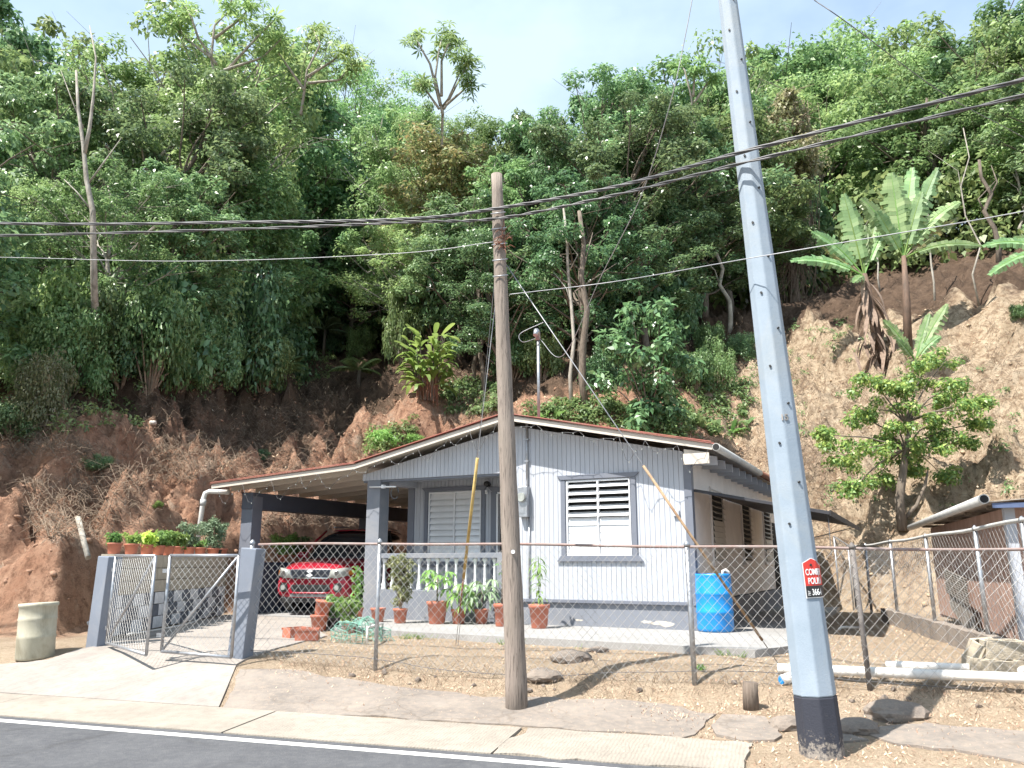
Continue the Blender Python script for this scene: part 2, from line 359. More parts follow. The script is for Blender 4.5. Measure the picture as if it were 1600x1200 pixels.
m_blkplastic = M_basic('black_plastic', (.02, .02, .022), (.03, .03, .03), 5, .5, bs=0)
m_cable = M_basic('cable', (.075, .075, .08), (.12, .12, .125), 8, .5, .2, bs=0)
m_cablelight = M_basic('light_cable', (.30, .31, .33), (.4, .4, .42), 8, .5, .4, bs=0)
m_pvc = M_basic('white_pvc', (.78, .77, .75), (.66, .64, .60), 3, .4, bs=.05, dirt=(.45, .38, .30), dirt_amt=.45)
m_pvcgrey = M_basic('grey_pipe', (.50, .50, .49), (.40, .40, .39), 5, .5, bs=.05, dirt=(.33, .30, .26), dirt_amt=.5)
m_terra = M_basic('terracotta_plastic', (.46, .16, .10), (.38, .125, .08), 5, .55, bs=.1, dirt=(.42, .24, .17), dirt_amt=.35)
m_soil = M_basic('potting_soil', (.05, .035, .025), (.08, .055, .04), 20, .95, bs=.6)
m_blue = M_basic('blue_plastic', (.012, .26, .66), (.01, .21, .56), 3, .35, bs=.05)
m_barrelold = M_basic('weathered_plastic', (.46, .43, .34), (.34, .32, .24), 3, .6, bs=.1, dirt=(.13, .11, .06), dirt_amt=.95, stretch=(1, 1, .5))
m_plywood = M_basic('pink_plywood', (.42, .28, .23), (.32, .20, .155), 4, .85, bs=.4, bd=.008, dirt=(.22, .13, .10), dirt_amt=.6, stretch=(1, 1, .12), fine=40)
m_zinc = M_basic('zinc_sheet', (.40, .37, .34), (.30, .27, .24), 4, .55, .4, bs=.1, dirt=(.22, .13, .08), dirt_amt=.6)
m_bamboo = M_basic('yellowed_guard', (.52, .38, .13), (.36, .24, .08), 10, .6, bs=.1, dirt=(.15, .10, .05), dirt_amt=.7)
m_guard = M_basic('rusted_guard', (.42, .30, .18), (.25, .15, .09), 8, .7, bs=.2, dirt=(.10, .08, .06), dirt_amt=.6)
m_block = M_basic('bare_block', (.47, .41, .32), (.38, .33, .26), 5, .95, bs=.7, bd=.012, dirt=(.22, .185, .14), dirt_amt=.4)
m_blockw = M_basic('white_block', (.68, .68, .69), (.58, .58, .59), 6, .9, bs=.6, bd=.012, dirt=(.25, .24, .24), dirt_amt=.5)
m_blockg = M_basic('grey_block', (.13, .14, .17), (.10, .11, .13), 6, .9, bs=.6, bd=.012, dirt=(.28, .27, .27), dirt_amt=.4)
m_mortar = M_basic('mortar', (.26, .23, .19), (.18, .16, .14), 9, .95, bs=.5)
m_net = M_basic('green_netting', (.22, .42, .34), (.14, .30, .24), 14, .7, bs=.4)
m_redcar = M_basic("red_car_paint", (.31, .012, .028), (.28, .011, .026), 2, .22, 0, bs=0); m_redcar.node_tree.nodes['Principled BSDF'].inputs['Coat Weight'].default_value = .8
m_glass = M_basic('tinted_glass', (.02, .025, .03), (.02, .025, .03), 2, .06, 0, bs=0)
m_chrome = M_basic('chrome', (.75, .76, .78), (.7, .71, .73), 2, .15, 1, bs=0)
m_lamp = M_basic('headlight_lens', (.42, .43, .40), (.30, .31, .29), 12, .12, .2, bs=0)
m_amber = M_basic('amber_lens', (.70, .22, .03), (.6, .18, .03), 12, .2, 0, bs=0)
m_tyre = M_basic('tyre_rubber', (.02, .02, .021), (.03, .03, .03), 12, .8, bs=0)
m_signred = M_basic('sign_red', (.62, .045, .03), (.56, .04, .03), 4, .5, bs=0)
m_signblk = M_basic('sign_black', (.018, .018, .022), (.02, .02, .02), 4, .5, bs=0)
m_signwht = M_basic('sign_white', (.80, .80, .80), (.74, .74, .74), 4, .5, bs=0)
def M_wood(name, c1, c2, c3):
    m, t, b = nodes(name); v = coords(t, 'Object', (1, 1, .06))
    col = mix(t, noise(t, 26, 8, .7, v), c1, c2); col = mix(t, mixfac(t, noise(t, 60, 5, .7, v, .55, .62), .85), col, c3)
    v2 = coords(t); col = mix(t, mixfac(t, noise(t, 1.3, 4, .6, v2, .45, .7), .4), col, (.27, .24, .20))
    t.links.new(col, b.inputs['Base Color']); b.inputs['Roughness'].default_value = .9
    bump(t, b, noise(t, 45, 6, .7, v, 0, 1), .9, .02); return m
m_polewood = M_wood('weathered_pole_wood', (.31, .255, .22), (.20, .165, .14), (.075, .058, .048))
m_stump = M_wood('stump_wood', (.20, .16, .13), (.13, .10, .08), (.06, .05, .04))

# ------------------------------------------------------------------ terrain sheet
def grid_axis(segs):
    a = []
    for x0, x1, st in segs: a += list(np.arange(x0, x1-1e-6, st))
    return np.array(a+[segs[-1][1]])
ax = grid_axis([(-140, -40, 5), (-40, -16, .8), (-16, 14, .10), (14, 40, .6), (40, 140, 5)])
ay = grid_axis([(-60, 4, 8), (4, 8, 1), (8, 27, .10), (27, 40, .3), (40, 75, 1.2), (75, 130, 6)])
GX, GY = np.meshgrid(ax, ay); GZ = terrain(GX, GY)
nx, ny = len(ax), len(ay); ids = np.arange(nx*ny).reshape(ny, nx)
def tlook(X, Y):                        # height of the built sheet (bilinear)
    X = np.clip(X, ax[0], ax[-1]-1e-3); Y = np.clip(Y, ay[0], ay[-1]-1e-3)
    i = np.searchsorted(ax, X, 'right')-1; j = np.searchsorted(ay, Y, 'right')-1
    u = (X-ax[i])/(ax[i+1]-ax[i]); v = (Y-ay[j])/(ay[j+1]-ay[j])
    return (GZ[j, i]*(1-u)+GZ[j, i+1]*u)*(1-v)+(GZ[j+1, i]*(1-u)+GZ[j+1, i+1]*u)*v
def tz(x, y): return float(tlook(np.array([x]), np.array([y]))[0])
def TH(px, py, y0=9.0, y1=75.0):
    d = ray(px, py); Ys = np.linspace(y0, y1, 1200); t = Ys/d.y
    X = d.x*t; Z = CAMZ+d.z*t; T = tlook(X, Ys); k = np.where(Z <= T)[0]
    i = k[0] if len(k) else len(Ys)-1
    return Vector((X[i], Ys[i], T[i]))
F = np.stack([ids[:-1, :-1], ids[:-1, 1:], ids[1:, 1:], ids[1:, :-1]], -1).reshape(-1, 4)
me = npmesh('hillside', np.stack([GX, GY, GZ], -1).reshape(-1, 3), F, m_terrain, True)
sd = sdist(GX, GY)
sand = sstep(5.0, 9.0, GX+fbm(GX*.4, GY*.4, 3, 40)*3)
fl = np.interp(GX, [-9, 0, 5, 7, 12, 14], [4.2, 3.6, 5.5, 8, 12.5, 13])
hum = sstep(-.8, 1.2, sd-fl+fbm(GX*.6, GY*.6, 4, 41)*2.2)*.75
yard = 1-sstep(-.6, .3, sd)
ca = me.color_attributes.new('soil', 'FLOAT_COLOR', 'POINT')
ca.data.foreach_set('color', np.stack([sand, hum, yard, np.ones_like(sand)], -1).astype(np.float32).ravel())
hill = link('hillside', me, None); tag(hill, kind='structure')

# sheets that lie on the ground
def sheet(name, poly, lift, mat, step=.35, skirt=.12, parent=None, kind='structure', wob=0, zf=None):
    if wob:
        q = []
        for i in range(len(poly)):
            a = Vector(poly[i]); b = Vector(poly[(i+1) % len(poly)]); n = max(1, int((b-a).length/.12))
            for k in range(n):
                p = a.lerp(b, k/n); q.append((p.x+float(fbm(p.x*3, p.y*3, 3, 71))*wob, p.y+float(fbm(p.x*3+9, p.y*3, 3, 72))*wob))
        poly = q
    bm = bmesh.new(); vs = [bm.verts.new((p[0], p[1], 0)) for p in poly]; bm.faces.new(vs)
    xs = [p[0] for p in poly]; ys = [p[1] for p in poly]
    if step:
        for axis, lo, hi in ((0, min(xs), max(xs)), (1, min(ys), max(ys))):
            c = lo+step
            while c < hi:
                bmesh.ops.bisect_plane(bm, geom=bm.verts[:]+bm.edges[:]+bm.faces[:], plane_co=(c, c, 0), plane_no=(1, 0, 0) if axis == 0 else (0, 1, 0)); c += step
    f = zf or (lambda x, y: base_z(x, y))
    for v in bm.verts: v.co.z = float(f(v.co.x, v.co.y))+lift
    bmesh.ops.recalc_face_normals(bm, faces=bm.faces[:])
    if sum(x.normal.z for x in bm.faces) < 0: bmesh.ops.reverse_faces(bm, faces=bm.faces[:])
    be = [e for e in bm.edges if e.is_boundary]
    r = bmesh.ops.extrude_edge_only(bm, edges=be)
    for v in r['geom']:
        if isinstance(v, bmesh.types.BMVert): v.co.z -= skirt
    bmesh.ops.recalc_face_normals(bm, faces=bm.faces[:])
    me = bpy.data.meshes.new(name); bm.to_mesh(me); bm.free()
    o = link(name, me, mat, parent)
    if kind: o['kind'] = kind
    return o
def rq(s, q): p = RD*s+RN*q; return (p.x, p.y)         # road coordinates to world
flat0 = lambda x, y: 0.0
sheet('road', [rq(-90, -.6), rq(90, -.6), rq(90, 6.92), rq(-90, 6.92)], .004, m_asph, 0, .02, zf=flat0)
sheet('edge_line', [rq(-90, 6.66), rq(90, 6.66), rq(90, 6.77), rq(-90, 6.77)], .008, m_line, 0, .003, zf=flat0)
gut = empty('roadside_gutter', (0, 0, 0)); gut['kind'] = 'structure'
bb = [-34, -22, -16.5, -11.8, -8.6, -5.2, -2.45, -.35]
for i in range(len(bb)-1):
    e0 = .02*random.random()
    if bb[i] < 3.0: qe = 7.78
    else: qe = 7.55
    sheet('concrete_slab', [rq(bb[i]+.012, 6.90), rq(bb[i+1]-.012, 6.90), rq(bb[i+1]-.012, qe), rq(bb[i]+.012, qe)], .012+e0*.4, m_gutter, .5, .1, parent=gut, kind=None, wob=.16 if i == len(bb)-2 else 0,
          zf=lambda x, y: np.interp(RN.x*x+RN.y*y, [6.9, 7.8], [.0, .05]))
# driveway and carport floor
dz = lambda x, y: float(base_z(x, y))
cf = [hw(-9.9, -.05), hw(-6.2, -.05), hw(-6.2, 7), hw(-9.9, 7)]
gp = [rq(-5.95, 7.80), (-3.50, 10.62), (-3.30, 11.3), (-2.9, 13.0), (hw(-6.15, -1.9).x, hw(-6.15, -1.9).y), (hw(-6.15, -.06).x, hw(-6.15, -.06).y), (hw(-10.2, -.06).x, hw(-10.2, -.06).y), (-6.05, 17.0), (-5.95, 12.0), (-6.3, 11.35), (-7.4, 11.3), (-9.5, 12.1), rq(-16, 9.3), rq(-16.5, 7.80)]
def dzf(x, y):
    b = dz(x, y); q = RN.x*x+RN.y*y
    return b+.0
sheet('driveway', gp, .022, m_drive, .35, .15, zf=dzf)
sheet('carport_floor', [(p.x, p.y) for p in cf], .535, m_slab, 0, .12, zf=flat0)
# front walkway slab of the house
wk = [hw(-6.6, 1.5), hw(-6.14, -2.0), hw(-3.4, -2.25), hw(-1.0, -2.35), hw(1.35, -2.5), hw(1.75, -1.6), hw(1.45, 0), hw(1.4, 8.5), hw(-.2, 8.5), hw(-.2, .3), hw(-3, .3), hw(-3, 1.5)]
sheet('walkway', [(p.x, p.y) for p in wk], .55, m_slab, 0, .10, wob=.03, zf=flat0)
# broken old pavement between road and fence
ap = [rq(-5.88, 7.82), (-3.42, 10.45), (-2.6, 10.35), (-1.2, 9.75), (-.2, 9.35), (.35, 9.25), (1.0, 9.15), (1.6, 8.85), (2.0, 8.4), (1.75, 7.95), (1.5, 7.7), rq(-1.2, 7.83)]
sheet('old_pavement', ap, .016, m_oldpave, .3, .06, wob=.16, zf=dz)
for i, pl in enumerate([[(1.85, 7.75), (2.05, 8.35), (2.45, 8.3), (2.52, 7.95), (2.3, 7.6), (2.0, 7.55)], [(3.35, 7.35), (3.2, 7.8), (3.9, 7.9), (5.2, 7.2), (5.4, 6.6), (4.4, 6.55)], [(2.75, 7.45), (2.72, 7.75), (3.0, 7.78), (3.15, 7.5)]]):
    sheet('pavement_fragment', pl, .022, m_oldpave, .25, .14, wob=.13, zf=dz)

# ------------------------------------------------------------------ rocks, litter
def rock_mesh(seed, sx_, sy_, sz_):
    bm = bmesh.new(); bmesh.ops.create_icosphere(bm, subdivisions=3, radius=1)
    r = random.Random(seed); o = Vector((r.random()*50, r.random()*50, r.random()*50))
    from mathutils import noise as mn
    for v in bm.verts:
        k = 1+.35*mn.noise(v.co*1.1+o)+.15*mn.noise(v.co*3+o)
        v.co = Vector((v.co.x*sx_, v.co.y*sy_, v.co.z*sz_))*k
    me = bpy.data.meshes.new('rock'); bm.to_mesh(me); bm.free(); return me
for k, (px, py, s, lab) in enumerate([(850, 1072, .22, 'low dark lump of rock touching the wooden pole base'), (893, 1062, .26, 'longest dark rock right of the wooden pole base'), (1232, 1118, .2, 'flat rock beside the black pole foot on its left'),(985, 1042, .17, 'grey rock at the yard edge right of the wooden pole'), (935, 1050, .14, 'dark rounded rock just right of the wooden pole base'), (1398, 1112, .30, 'flat grey slab of rock right of the concrete pole base'), (1335, 1125, .22, 'broken grey rock leaning by the black foot of the concrete pole')]):
    g = G(px, py, .2); o = link('rock', rock_mesh(k, s, s*.7, s*.42), m_rock, loc=(g.x, g.y, tz(g.x, g.y)+s*.1)); tag(o, lab, 'rock', 'grey rocks along the verge')

def litter(name, n, fx, size, mat, seed, flatness=.35):      # scatter of small curled leaves / grass blades on the terrain
    r = np.random.default_rng(seed); P = fx(r, n); n = len(P)
    Z = terrain(P[:, 0], P[:, 1])
    ang = r.uniform(0, 2*PI, n); L = size*r.uniform(.5, 1.5, n); W = L*r.uniform(.12, .4, n); tilt = r.normal(0, flatness, n)
    d = np.stack([np.cos(ang)*np.cos(tilt), np.sin(ang)*np.cos(tilt), np.abs(np.sin(tilt))], -1); s = np.stack([-np.sin(ang), np.cos(ang), r.normal(0, .35, n)], -1)
    c = np.stack([P[:, 0], P[:, 1], Z+.006], -1)
    V = np.stack([c, c+d*(L/2)[:, None]+s*(W/2)[:, None], c+d*L[:, None]+np.array([0, 0, .01]), c+d*(L/2)[:, None]-s*(W/2)[:, None]], 1).reshape(-1, 3)
    return npmesh(name, V, np.arange(4*n).reshape(n, 4), mat)
def in_yard(r, n):
    P = np.stack([r.uniform(-4.5, 9, n), r.uniform(5.5, 17, n)], -1); q = P@np.array([RN.x, RN.y])
    dens = (P[:, 0] > .6)*(q < 7.9)*(q > 7.0)*.7+np.exp(-((q-9.25)/.35)**2)*1.0+ (q > 9.6)*.22*(1-.65*(P[:, 0] > 3)) + ((q > 7.75) & (q < 9.3) & (P[:, 0] > 1.3))*.75+.10*(q > 7.9)
    hx = (P-np.array([H0.x, H0.y]))@np.array([HR.x, HR.y]); hv = (P-np.array([H0.x, H0.y]))@np.array([HV.x, HV.y])
    onslab = (hv > -2.45) & (hx > -10.3) & (hx < 1.6)
    drive = (P[:, 0] < -3.0)
    cl = vnoise(P[:, 0]*2.2, P[:, 1]*2.2, 55)
    return P[(r.random(n) < dens*(.25+cl*1.1)) & ~onslab & ~drive & (sdist(P[:, 0], P[:, 1]) < .5)]
o = link('leaf_litter', litter('leaf_litter', 80000, in_yard, .032, m_drygrass, 3), None); tag(o, 'dry brown leaves and straw lying over the bare yard and verge', 'leaf litter', kind='stuff')
def on_bank(r, n):
    P = np.stack([r.uniform(-18, 16, n), r.uniform(12, 36, n)], -1); d = sdist(P[:, 0], P[:, 1])
    cl = vnoise(P[:, 0]*1.3, P[:, 1]*1.3, 58)
    return P[(d > .6) & (r.random(n) < cl**1.5*np.where(P[:, 0] > 6, .35, .9))]
# loose clods and stones on the banks, one joined sheet of lumps
def lumps(name, n, xr, yr, smin, smax, mat, seed, cond):
    r = np.random.default_rng(seed); X = r.uniform(*xr, n); Y = r.uniform(*yr, n); d = sdist(X, Y); k = cond(X, Y, d)*vnoise(X*1.7, Y*1.7, 91) > r.random(n)*.9; X, Y = X[k], Y[k]; n = len(X)
    Z = tlook(X, Y); s = smin+(smax-smin)*r.random(n)**3; ico = []
    bm = bmesh.new(); bmesh.ops.create_icosphere(bm, subdivisions=1, radius=1); bv = np.array([v.co for v in bm.verts]); bf = np.array([[v.index for v in f.verts] for f in bm.faces]); bm.free()
    V = np.repeat(bv[None], n, 0)*r.uniform(.5, 1.5, (n, len(bv), 1))*r.uniform(.7, 1.3, (n, 1, 3))*s[:, None, None]*np.array([1, 1, .75])+np.stack([X, Y, Z], -1)[:, None]
    F_ = bf[None]+(np.arange(n)*len(bv))[:, None, None]
    return link(name, npmesh(name, V.reshape(-1, 3), F_.reshape(-1, 3), mat), None)
m_clod = M_basic('clay_clod', (.36, .22, .15), (.24, .14, .09), 3, .95, bs=.6); m_clod2 = M_basic('sand_clod', (.50, .39, .27), (.36, .26, .17), 3, .95, bs=.6)
o = lumps('clods', 9000, (-18, 6), (12, 30), .012, .075, m_clod, 6, lambda X, Y, d: (d > .1)*1.0); tag(o, 'loose clods of red clay on the left bank', 'clods', kind='stuff')
o = lumps('sandy_clods', 6000, (6, 18), (13, 32), .012, .07, m_clod2, 7, lambda X, Y, d: (d > .0)*.8); tag(o, 'loose sandy clods on the right slope', 'clods', kind='stuff')
o = link('slope_litter', litter('slope_litter', 60000, on_bank, .12, m_drygrass, 5, .7), None); tag(o, 'dry leaves and dead grass scattered over the cut hillside', 'leaf litter', kind='stuff')

# ------------------------------------------------------------------ the house (local x right along the front, y back, origin at its right front corner)
ZF = .55; ZS = .985; ZE = 3.40
house = empty('house', (H0.x, H0.y, 0), -HA, 'single storey light grey timber house with open carport and porch', 'house')
ridge_x = -3.25; ridge_z = 4.12
def roofz(x):     # underside of roof at the front
    return float(np.interp(x, [-10.4, -6.6, ridge_x, .42], [3.17, 3.40, ridge_z, 3.34]))
# siding: grooved vertical boards, one mesh per wall
m_siding = M_basic('siding_paint_streaked', (.44, .465, .52), (.385, .41, .46), 2.2, .55, bs=.2, bd=.004, dirt=(.36, .35, .35), dirt_amt=.4, stretch=(1, 1, .22), fine=60)
def siding(name, x0, x1, y, zb, ztop, holes=(), pitch=.088, mat=None):
    m = MB(); n = int(round((x1-x0)/pitch)); w_ = (x1-x0)/n
    for i in range(n):
        a = x0+i*w_; b = a+w_-.006; c = (a+b)/2
        segs = [(zb, None)]
        for hx0, hx1, hz0, hz1 in holes:
            if hx0 < c < hx1: segs = [(zb, hz0), (hz1, None)]
        for s0, s1 in segs:
            ta = ztop(a) if s1 is None else s1; tb = ztop(b) if s1 is None else s1
            if ta <= s0: continue
            m.prism([(a, y, s0), (b, y, s0), (b, y, tb), (a, y, ta)], (0, .03, 0))
    o = m.build(name, mat or m_siding, house); o['kind'] = 'stuff'; return o
xw0, zt = HP(885, 752, 0); xw1, _ = HP(984, 752, 0); _, zb = HP(935, 868, 0)
winF = (xw0+.0, xw1, zb, zt)
WX = HP(803, 860, 0)[0]; WX_ = WX    # left end of the front room wall
siding('siding', WX, -.10, 0, ZS, lambda x: roofz(x)-.02, [winF])
# backing wall, thick
m = MB(); m.prism([(WX, .032, ZS), (winF[0], .032, ZS), (winF[0], .032, roofz(winF[0])-.03), (WX, .032, roofz(WX)-.03)], (0, .1, 0))
m.prism([(winF[1], .032, ZS), (-.03, .032, ZS), (-.03, .032, roofz(0)-.06), (winF[1], .032, roofz(winF[1])-.03)], (0, .1, 0))
m.prism([(winF[0], .034, ZS), (winF[1], .034, ZS), (winF[1], .034, winF[2]), (winF[0], .034, winF[2])], (0, .095, 0))
m.prism([(winF[0], .034, winF[3]), (winF[1], .034, winF[3]), (winF[1], .034, roofz(winF[1])-.03), (winF[0], .034, roofz(winF[0])-.03)], (0, .095, 0))
m.build('wall_core', m_beam, house)
# gable over the porch
siding('siding', -6.72, WX-.004, 0.001, 3.24, lambda x: roofz(x)-.02)
MB().bx(-6.72, WX, .034, .16, 3.20, 3.30).build('porch_beam', m_trim, house)
# plinth and sill band
MB().bx(WX-.02, .02, .02, .30, ZF-.05, ZS-.03).build('plinth', m_plinth, house, .01)
MB().bx(WX, .015, -.035, .03, ZS-.05, ZS+.005).build('sill_band', m_trim, house, .004)
# peeled paint patches on plinth
for (px, py, r_) in ((1035, 974, .13), (905, 969, .05), (1012, 972, .07)):
    x, z = HP(px, py, .02); m = MB(); k = 14; rr = random.Random(px)
    m.prism([(x+math.cos(a)*r_*rr.uniform(.7, 1.4)*1.3, .0175, z+math.sin(a)*r_*rr.uniform(.2, .5)) for a in [2*PI*i/k for i in range(k)]], (0, .004, 0)); m.build('peeled_patch', m_cream, house)
# corner board
MB().bx(-.11, .02, -.018, .015, ZF, roofz(0)-.02).build('corner_board', m_trim, house, .004)
MB().bx(.004, .022, .017, .12, ZF, roofz(0)-.02).build('corner_board', m_trim, house)
# porch back wall
D = 1.5
pw0, pzt = HP(671, 770, D); pw1, _ = HP(752, 770, D); _, pzb = HP(710, 868, D)
dw0, dzt = HP(778, 772, D)
dw1 = dw0+.82
pz = 3.5
siding('siding', -6.56, WX, D, .62, lambda x: pz, [(pw0, pw1, pzb-.12, pzt), (dw0, dw1, .6, dzt)])
m = MB(); m.bx(-6.56, pw0, D+.032, D+.12, ZF, pz); m.bx(pw1, dw0, D+.032, D+.12, ZF, pz); m.bx(dw1, WX+.15, D+.032, D+.12, ZF, pz)
m.bx(pw0, pw1, D+.033, D+.12, pzt, pz); m.bx(pw0, pw1, D+.033, D+.12, ZF, pzb-.12); m.bx(dw0, dw1, D+.033, D+.12, dzt, pz); m.build('wall_core', m_siding, house)
MB().bx(-6.60, -6.44, D-.02, D+.004, ZF, pz).build('corner_board', m_trim, house)
# wall return between porch and front room, porch ceiling, carport-side house wall
MB().bx(WX-.03, WX+.10, .14, D, ZF, 3.5).build('side_return', m_siding, house)
MB().bx(-6.60, -6.47, D+.13, 8.8, ZF, 3.42).build('carport_side_wall', m_siding, house)
MB().bx(-.135, -.003, .14, 8.8, ZS, 3.30).build('side_wall', m_sidew, house)
MB().bx(-.12, .012, .31, 8.8, ZF-.05, ZS-.02).build('side_plinth', m_plinth, house)
MB().bx(-6.4, -.15, 8.65, 8.8, ZF, 3.4).build('rear_wall', m_sidew, house)
MB().bx(-6.4, -.14, D+.14, D+.2, ZF, 3.5) # (kept light-tight by the walls above)
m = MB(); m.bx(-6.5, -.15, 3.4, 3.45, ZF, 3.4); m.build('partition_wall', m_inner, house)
MB().bx(-6.45, -.15, .3, 8.6, ZF-.06, ZF+.02).build('interior_floor', m_slab, house)

# windows
def window(x0, x1, y, z0, z1, rows, opens, parent=house, name='window', lab=None, headw=.10, mt=m_trim):
    r = empty(name, (0, 0, 0)); r.parent = parent
    if lab: r['label'] = lab
    t = .085
    m = MB(); m.bx(x0-t-.02, x0-.02, y-.03, y, z0, z1+.02); m.bx(x1+.02, x1+t+.02, y-.03, y, z0, z1+.02)
    m.prism([(x0-t-.01, y-.045, z1+.021), (x1+t+.01, y-.045, z1+.021), (x1+t+.09, y-.045, z1+headw), (x0-t-.09, y-.045, z1+headw)], (0, .045, 0))
    m.prism([(x0-t-.10, y-.05, z0-headw), (x1+t+.12, y-.05, z0-headw), (x1+t+.03, y-.05, z0-.001), (x0-t-.02, y-.05, z0-.001)], (0, .05, 0))
    m.build('trim', mt, r, .003)
    m = MB(); f = .022; xm = (x0+x1)/2
    m.bx(x0, x0+f, y-.02, y+.05, z0, z1); m.bx(x1-f, x1, y-.02, y+.05, z0, z1); m.bx(x0+f, x1-f, y-.02, y+.05, z1-f, z1); m.bx(x0+f, x1-f, y-.02, y+.05, z0, z0+f); m.bx(xm-f*.6, xm+f*.6, y-.02, y+.05, z0+f, z1-f)
    m.build('frame', m_white, r)
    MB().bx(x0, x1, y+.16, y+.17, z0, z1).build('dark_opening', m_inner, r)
    h = (z1-z0-2*f)/rows; me = None
    for side in (0, 1):
        a = x0+f+.004 if side == 0 else xm+f*.6+.004; b = xm-f*.6-.004 if side == 0 else x1-f-.004
        for k in range(rows):
            zc = z1-f-(k+.5)*h; ang = opens[k]
            if me is None:
                mm = MB(); n = 5; hh = h*1.16/2; L = (b-a)
                top = []; 
                for i in range(n+1):
                    q = -hh+2*hh*i/n; cu = .008*math.cos(PI*i/n-PI/2)
                    top.append((q, -cu))
                for i in range(n):
                    (q0, c0), (q1, c1) = top[i], top[i+1]
                    mm.add([(-L/2, c0, q0), (L/2, c0, q0), (L/2, c1, q1), (-L/2, c1, q1)], [(0, 1, 2, 3)], True)
                    mm.add([(-L/2, c0+.005, q0), (L/2, c0+.005, q0), (L/2, c1+.005, q1), (-L/2, c1+.005, q1)], [(3, 2, 1, 0)], True)
                mm.add([(-L/2, 0, -hh), (L/2, 0, -hh), (L/2, .005, -hh), (-L/2, .005, -hh)], [(3, 2, 1, 0)]); mm.add([(-L/2, 0, hh), (L/2, 0, hh), (L/2, .005, hh), (-L/2, .005, hh)], [(0, 1, 2, 3)])
                me = bpy.data.meshes.new('slat'); me.from_pydata(mm.v, [], mm.f); me.materials.append(m_slat)
            o = link('slat', me, None, r); o.location = ((a+b)/2, y+.02, zc); o.rotation_euler = (-ang, 0, 0)
    MB().box(((xm, y-.03, (z0+z1)/2-.03)), (.012, .02, .09)).build('crank', m_white, r)
    return r
window(winF[0], winF[1], 0, winF[2], winF[3], 10, [1.02, .98, 1.0, .97, .93, .3, .1, .08, .08, .08], lab='white louvered window with its upper slats open')
window(pw0, pw1, D, pzb-.12, pzt, 11, [.35]*8+[.15]*3, lab='white louvered porch window with its slats closed')
# door
d = empty('door', (0, 0, 0)); d.parent = house; d['label'] = 'dark open doorway with grey surround'
m = MB(); t = .12; m.bx(dw0-t-.03, dw0-.03, D-.03, D, ZF, dzt+.05); m.bx(dw1+.03, dw1+t+.03, D-.03, D, ZF, dzt+.05); m.prism([(dw0-t, D-.045, dzt+.051), (dw1+t, D-.045, dzt+.051), (dw1+t+.1, D-.045, dzt+.15), (dw0-t-.1, D-.045, dzt+.15)], (0, .045, 0)); m.build('trim', m_trim, d)
m = MB(); m.bx(dw0-.03, dw0+.01, D-.02, D+.1, ZF, dzt); m.bx(dw1-.01, dw1+.03, D-.02, D+.1, ZF, dzt); m.bx(dw0, dw1, D-.02, D+.1, dzt-.0, dzt+.04); m.build('jamb', m_white, d)
# porch knee wall, rails and balusters
cx0, _ = HP(568, 960, 0); cx1, _ = HP(600, 900, 0)
COLX = (-6.60, -6.28)
_, zk = HP(700, 923, 0); _, zr1 = HP(700, 864, 0); _, zr0 = HP(700, 872, 0)
MB().bx(COLX[1], WX-.04, .02, .17, ZF-.04, zk).build('knee_wall', m_plinth, house, .006)
MB().bx(COLX[1], WX-.04, 0, .19, zr0, zr1).build('porch_rail', m_plinth, house, .006)
MB().bx(WX-.34, WX-.035, -.01, .18, ZF-.04, zr1+.004).build('porch_pier', m_plinth, house, .006)
hb = zr0-zk
prof = [(.052, 0), (.052, .03), (.040, .05), (.046, .085), (.038, .12), (.026, .17), (.024, .30), (.024, hb-.14), (.030, hb-.11), (.026, hb-.09), (.034, hb-.07), (.046, hb-.045), (.05, hb-.03), (.05, hb)]
mb = MB().lathe(prof, n=12); bal = None; nb = 13
for i in range(nb):
    x = COLX[1]+.10+(WX-.34-COLX[1]-.2)*i/(nb-1)
    if bal is None: bal = mb.build('baluster', m_white, house, loc=(x, .095, zk))
    else: o = bal.copy(); COL.objects.link(o); o.location = (x, .095, zk)
# columns
def column(x0, x1, y0, y1, z0, z1, mat=m_plinth, nm='column'):
    return MB().bx(x0, x1, y0, y1, z0, z1).build(nm, mat, house, .008)
column(COLX[0], COLX[1], 0.0, .32, ZF-.04, 3.239)
cl = HP(385, 800, 0)[0]
cx = -9.83
column(cx-.16, cx+.16, 0, .30, ZF-.05, 3.04, m_trim); column(cx-.16, cx+.16, 4.2, 4.5, ZF-.05, 3.04, m_beam); column(cx-.16, cx+.16, 8.4, 8.7, ZF-.05, 3.04, m_beam)
MB().bx(cx-.155, cx+.155, -.02, 8.8, 2.76, 3.12).build('carport_beam', m_beam, house, .01)
# low dark wall at the carport's far side
MB().bx(cx-.12, cx+.13, .31, 4.19, ZF-.1, 1.62).build('carport_low_wall', m_dkwall, house); MB().bx(cx-.12, cx+.13, 4.51, 8.39, ZF-.1, 1.62).build('carport_low_wall', m_dkwall, house)
MB().bx(cx+.14, -6.61, 8.5, 8.66, ZF-.1, 1.62).build('carport_rear_wall', m_dkwall, house)
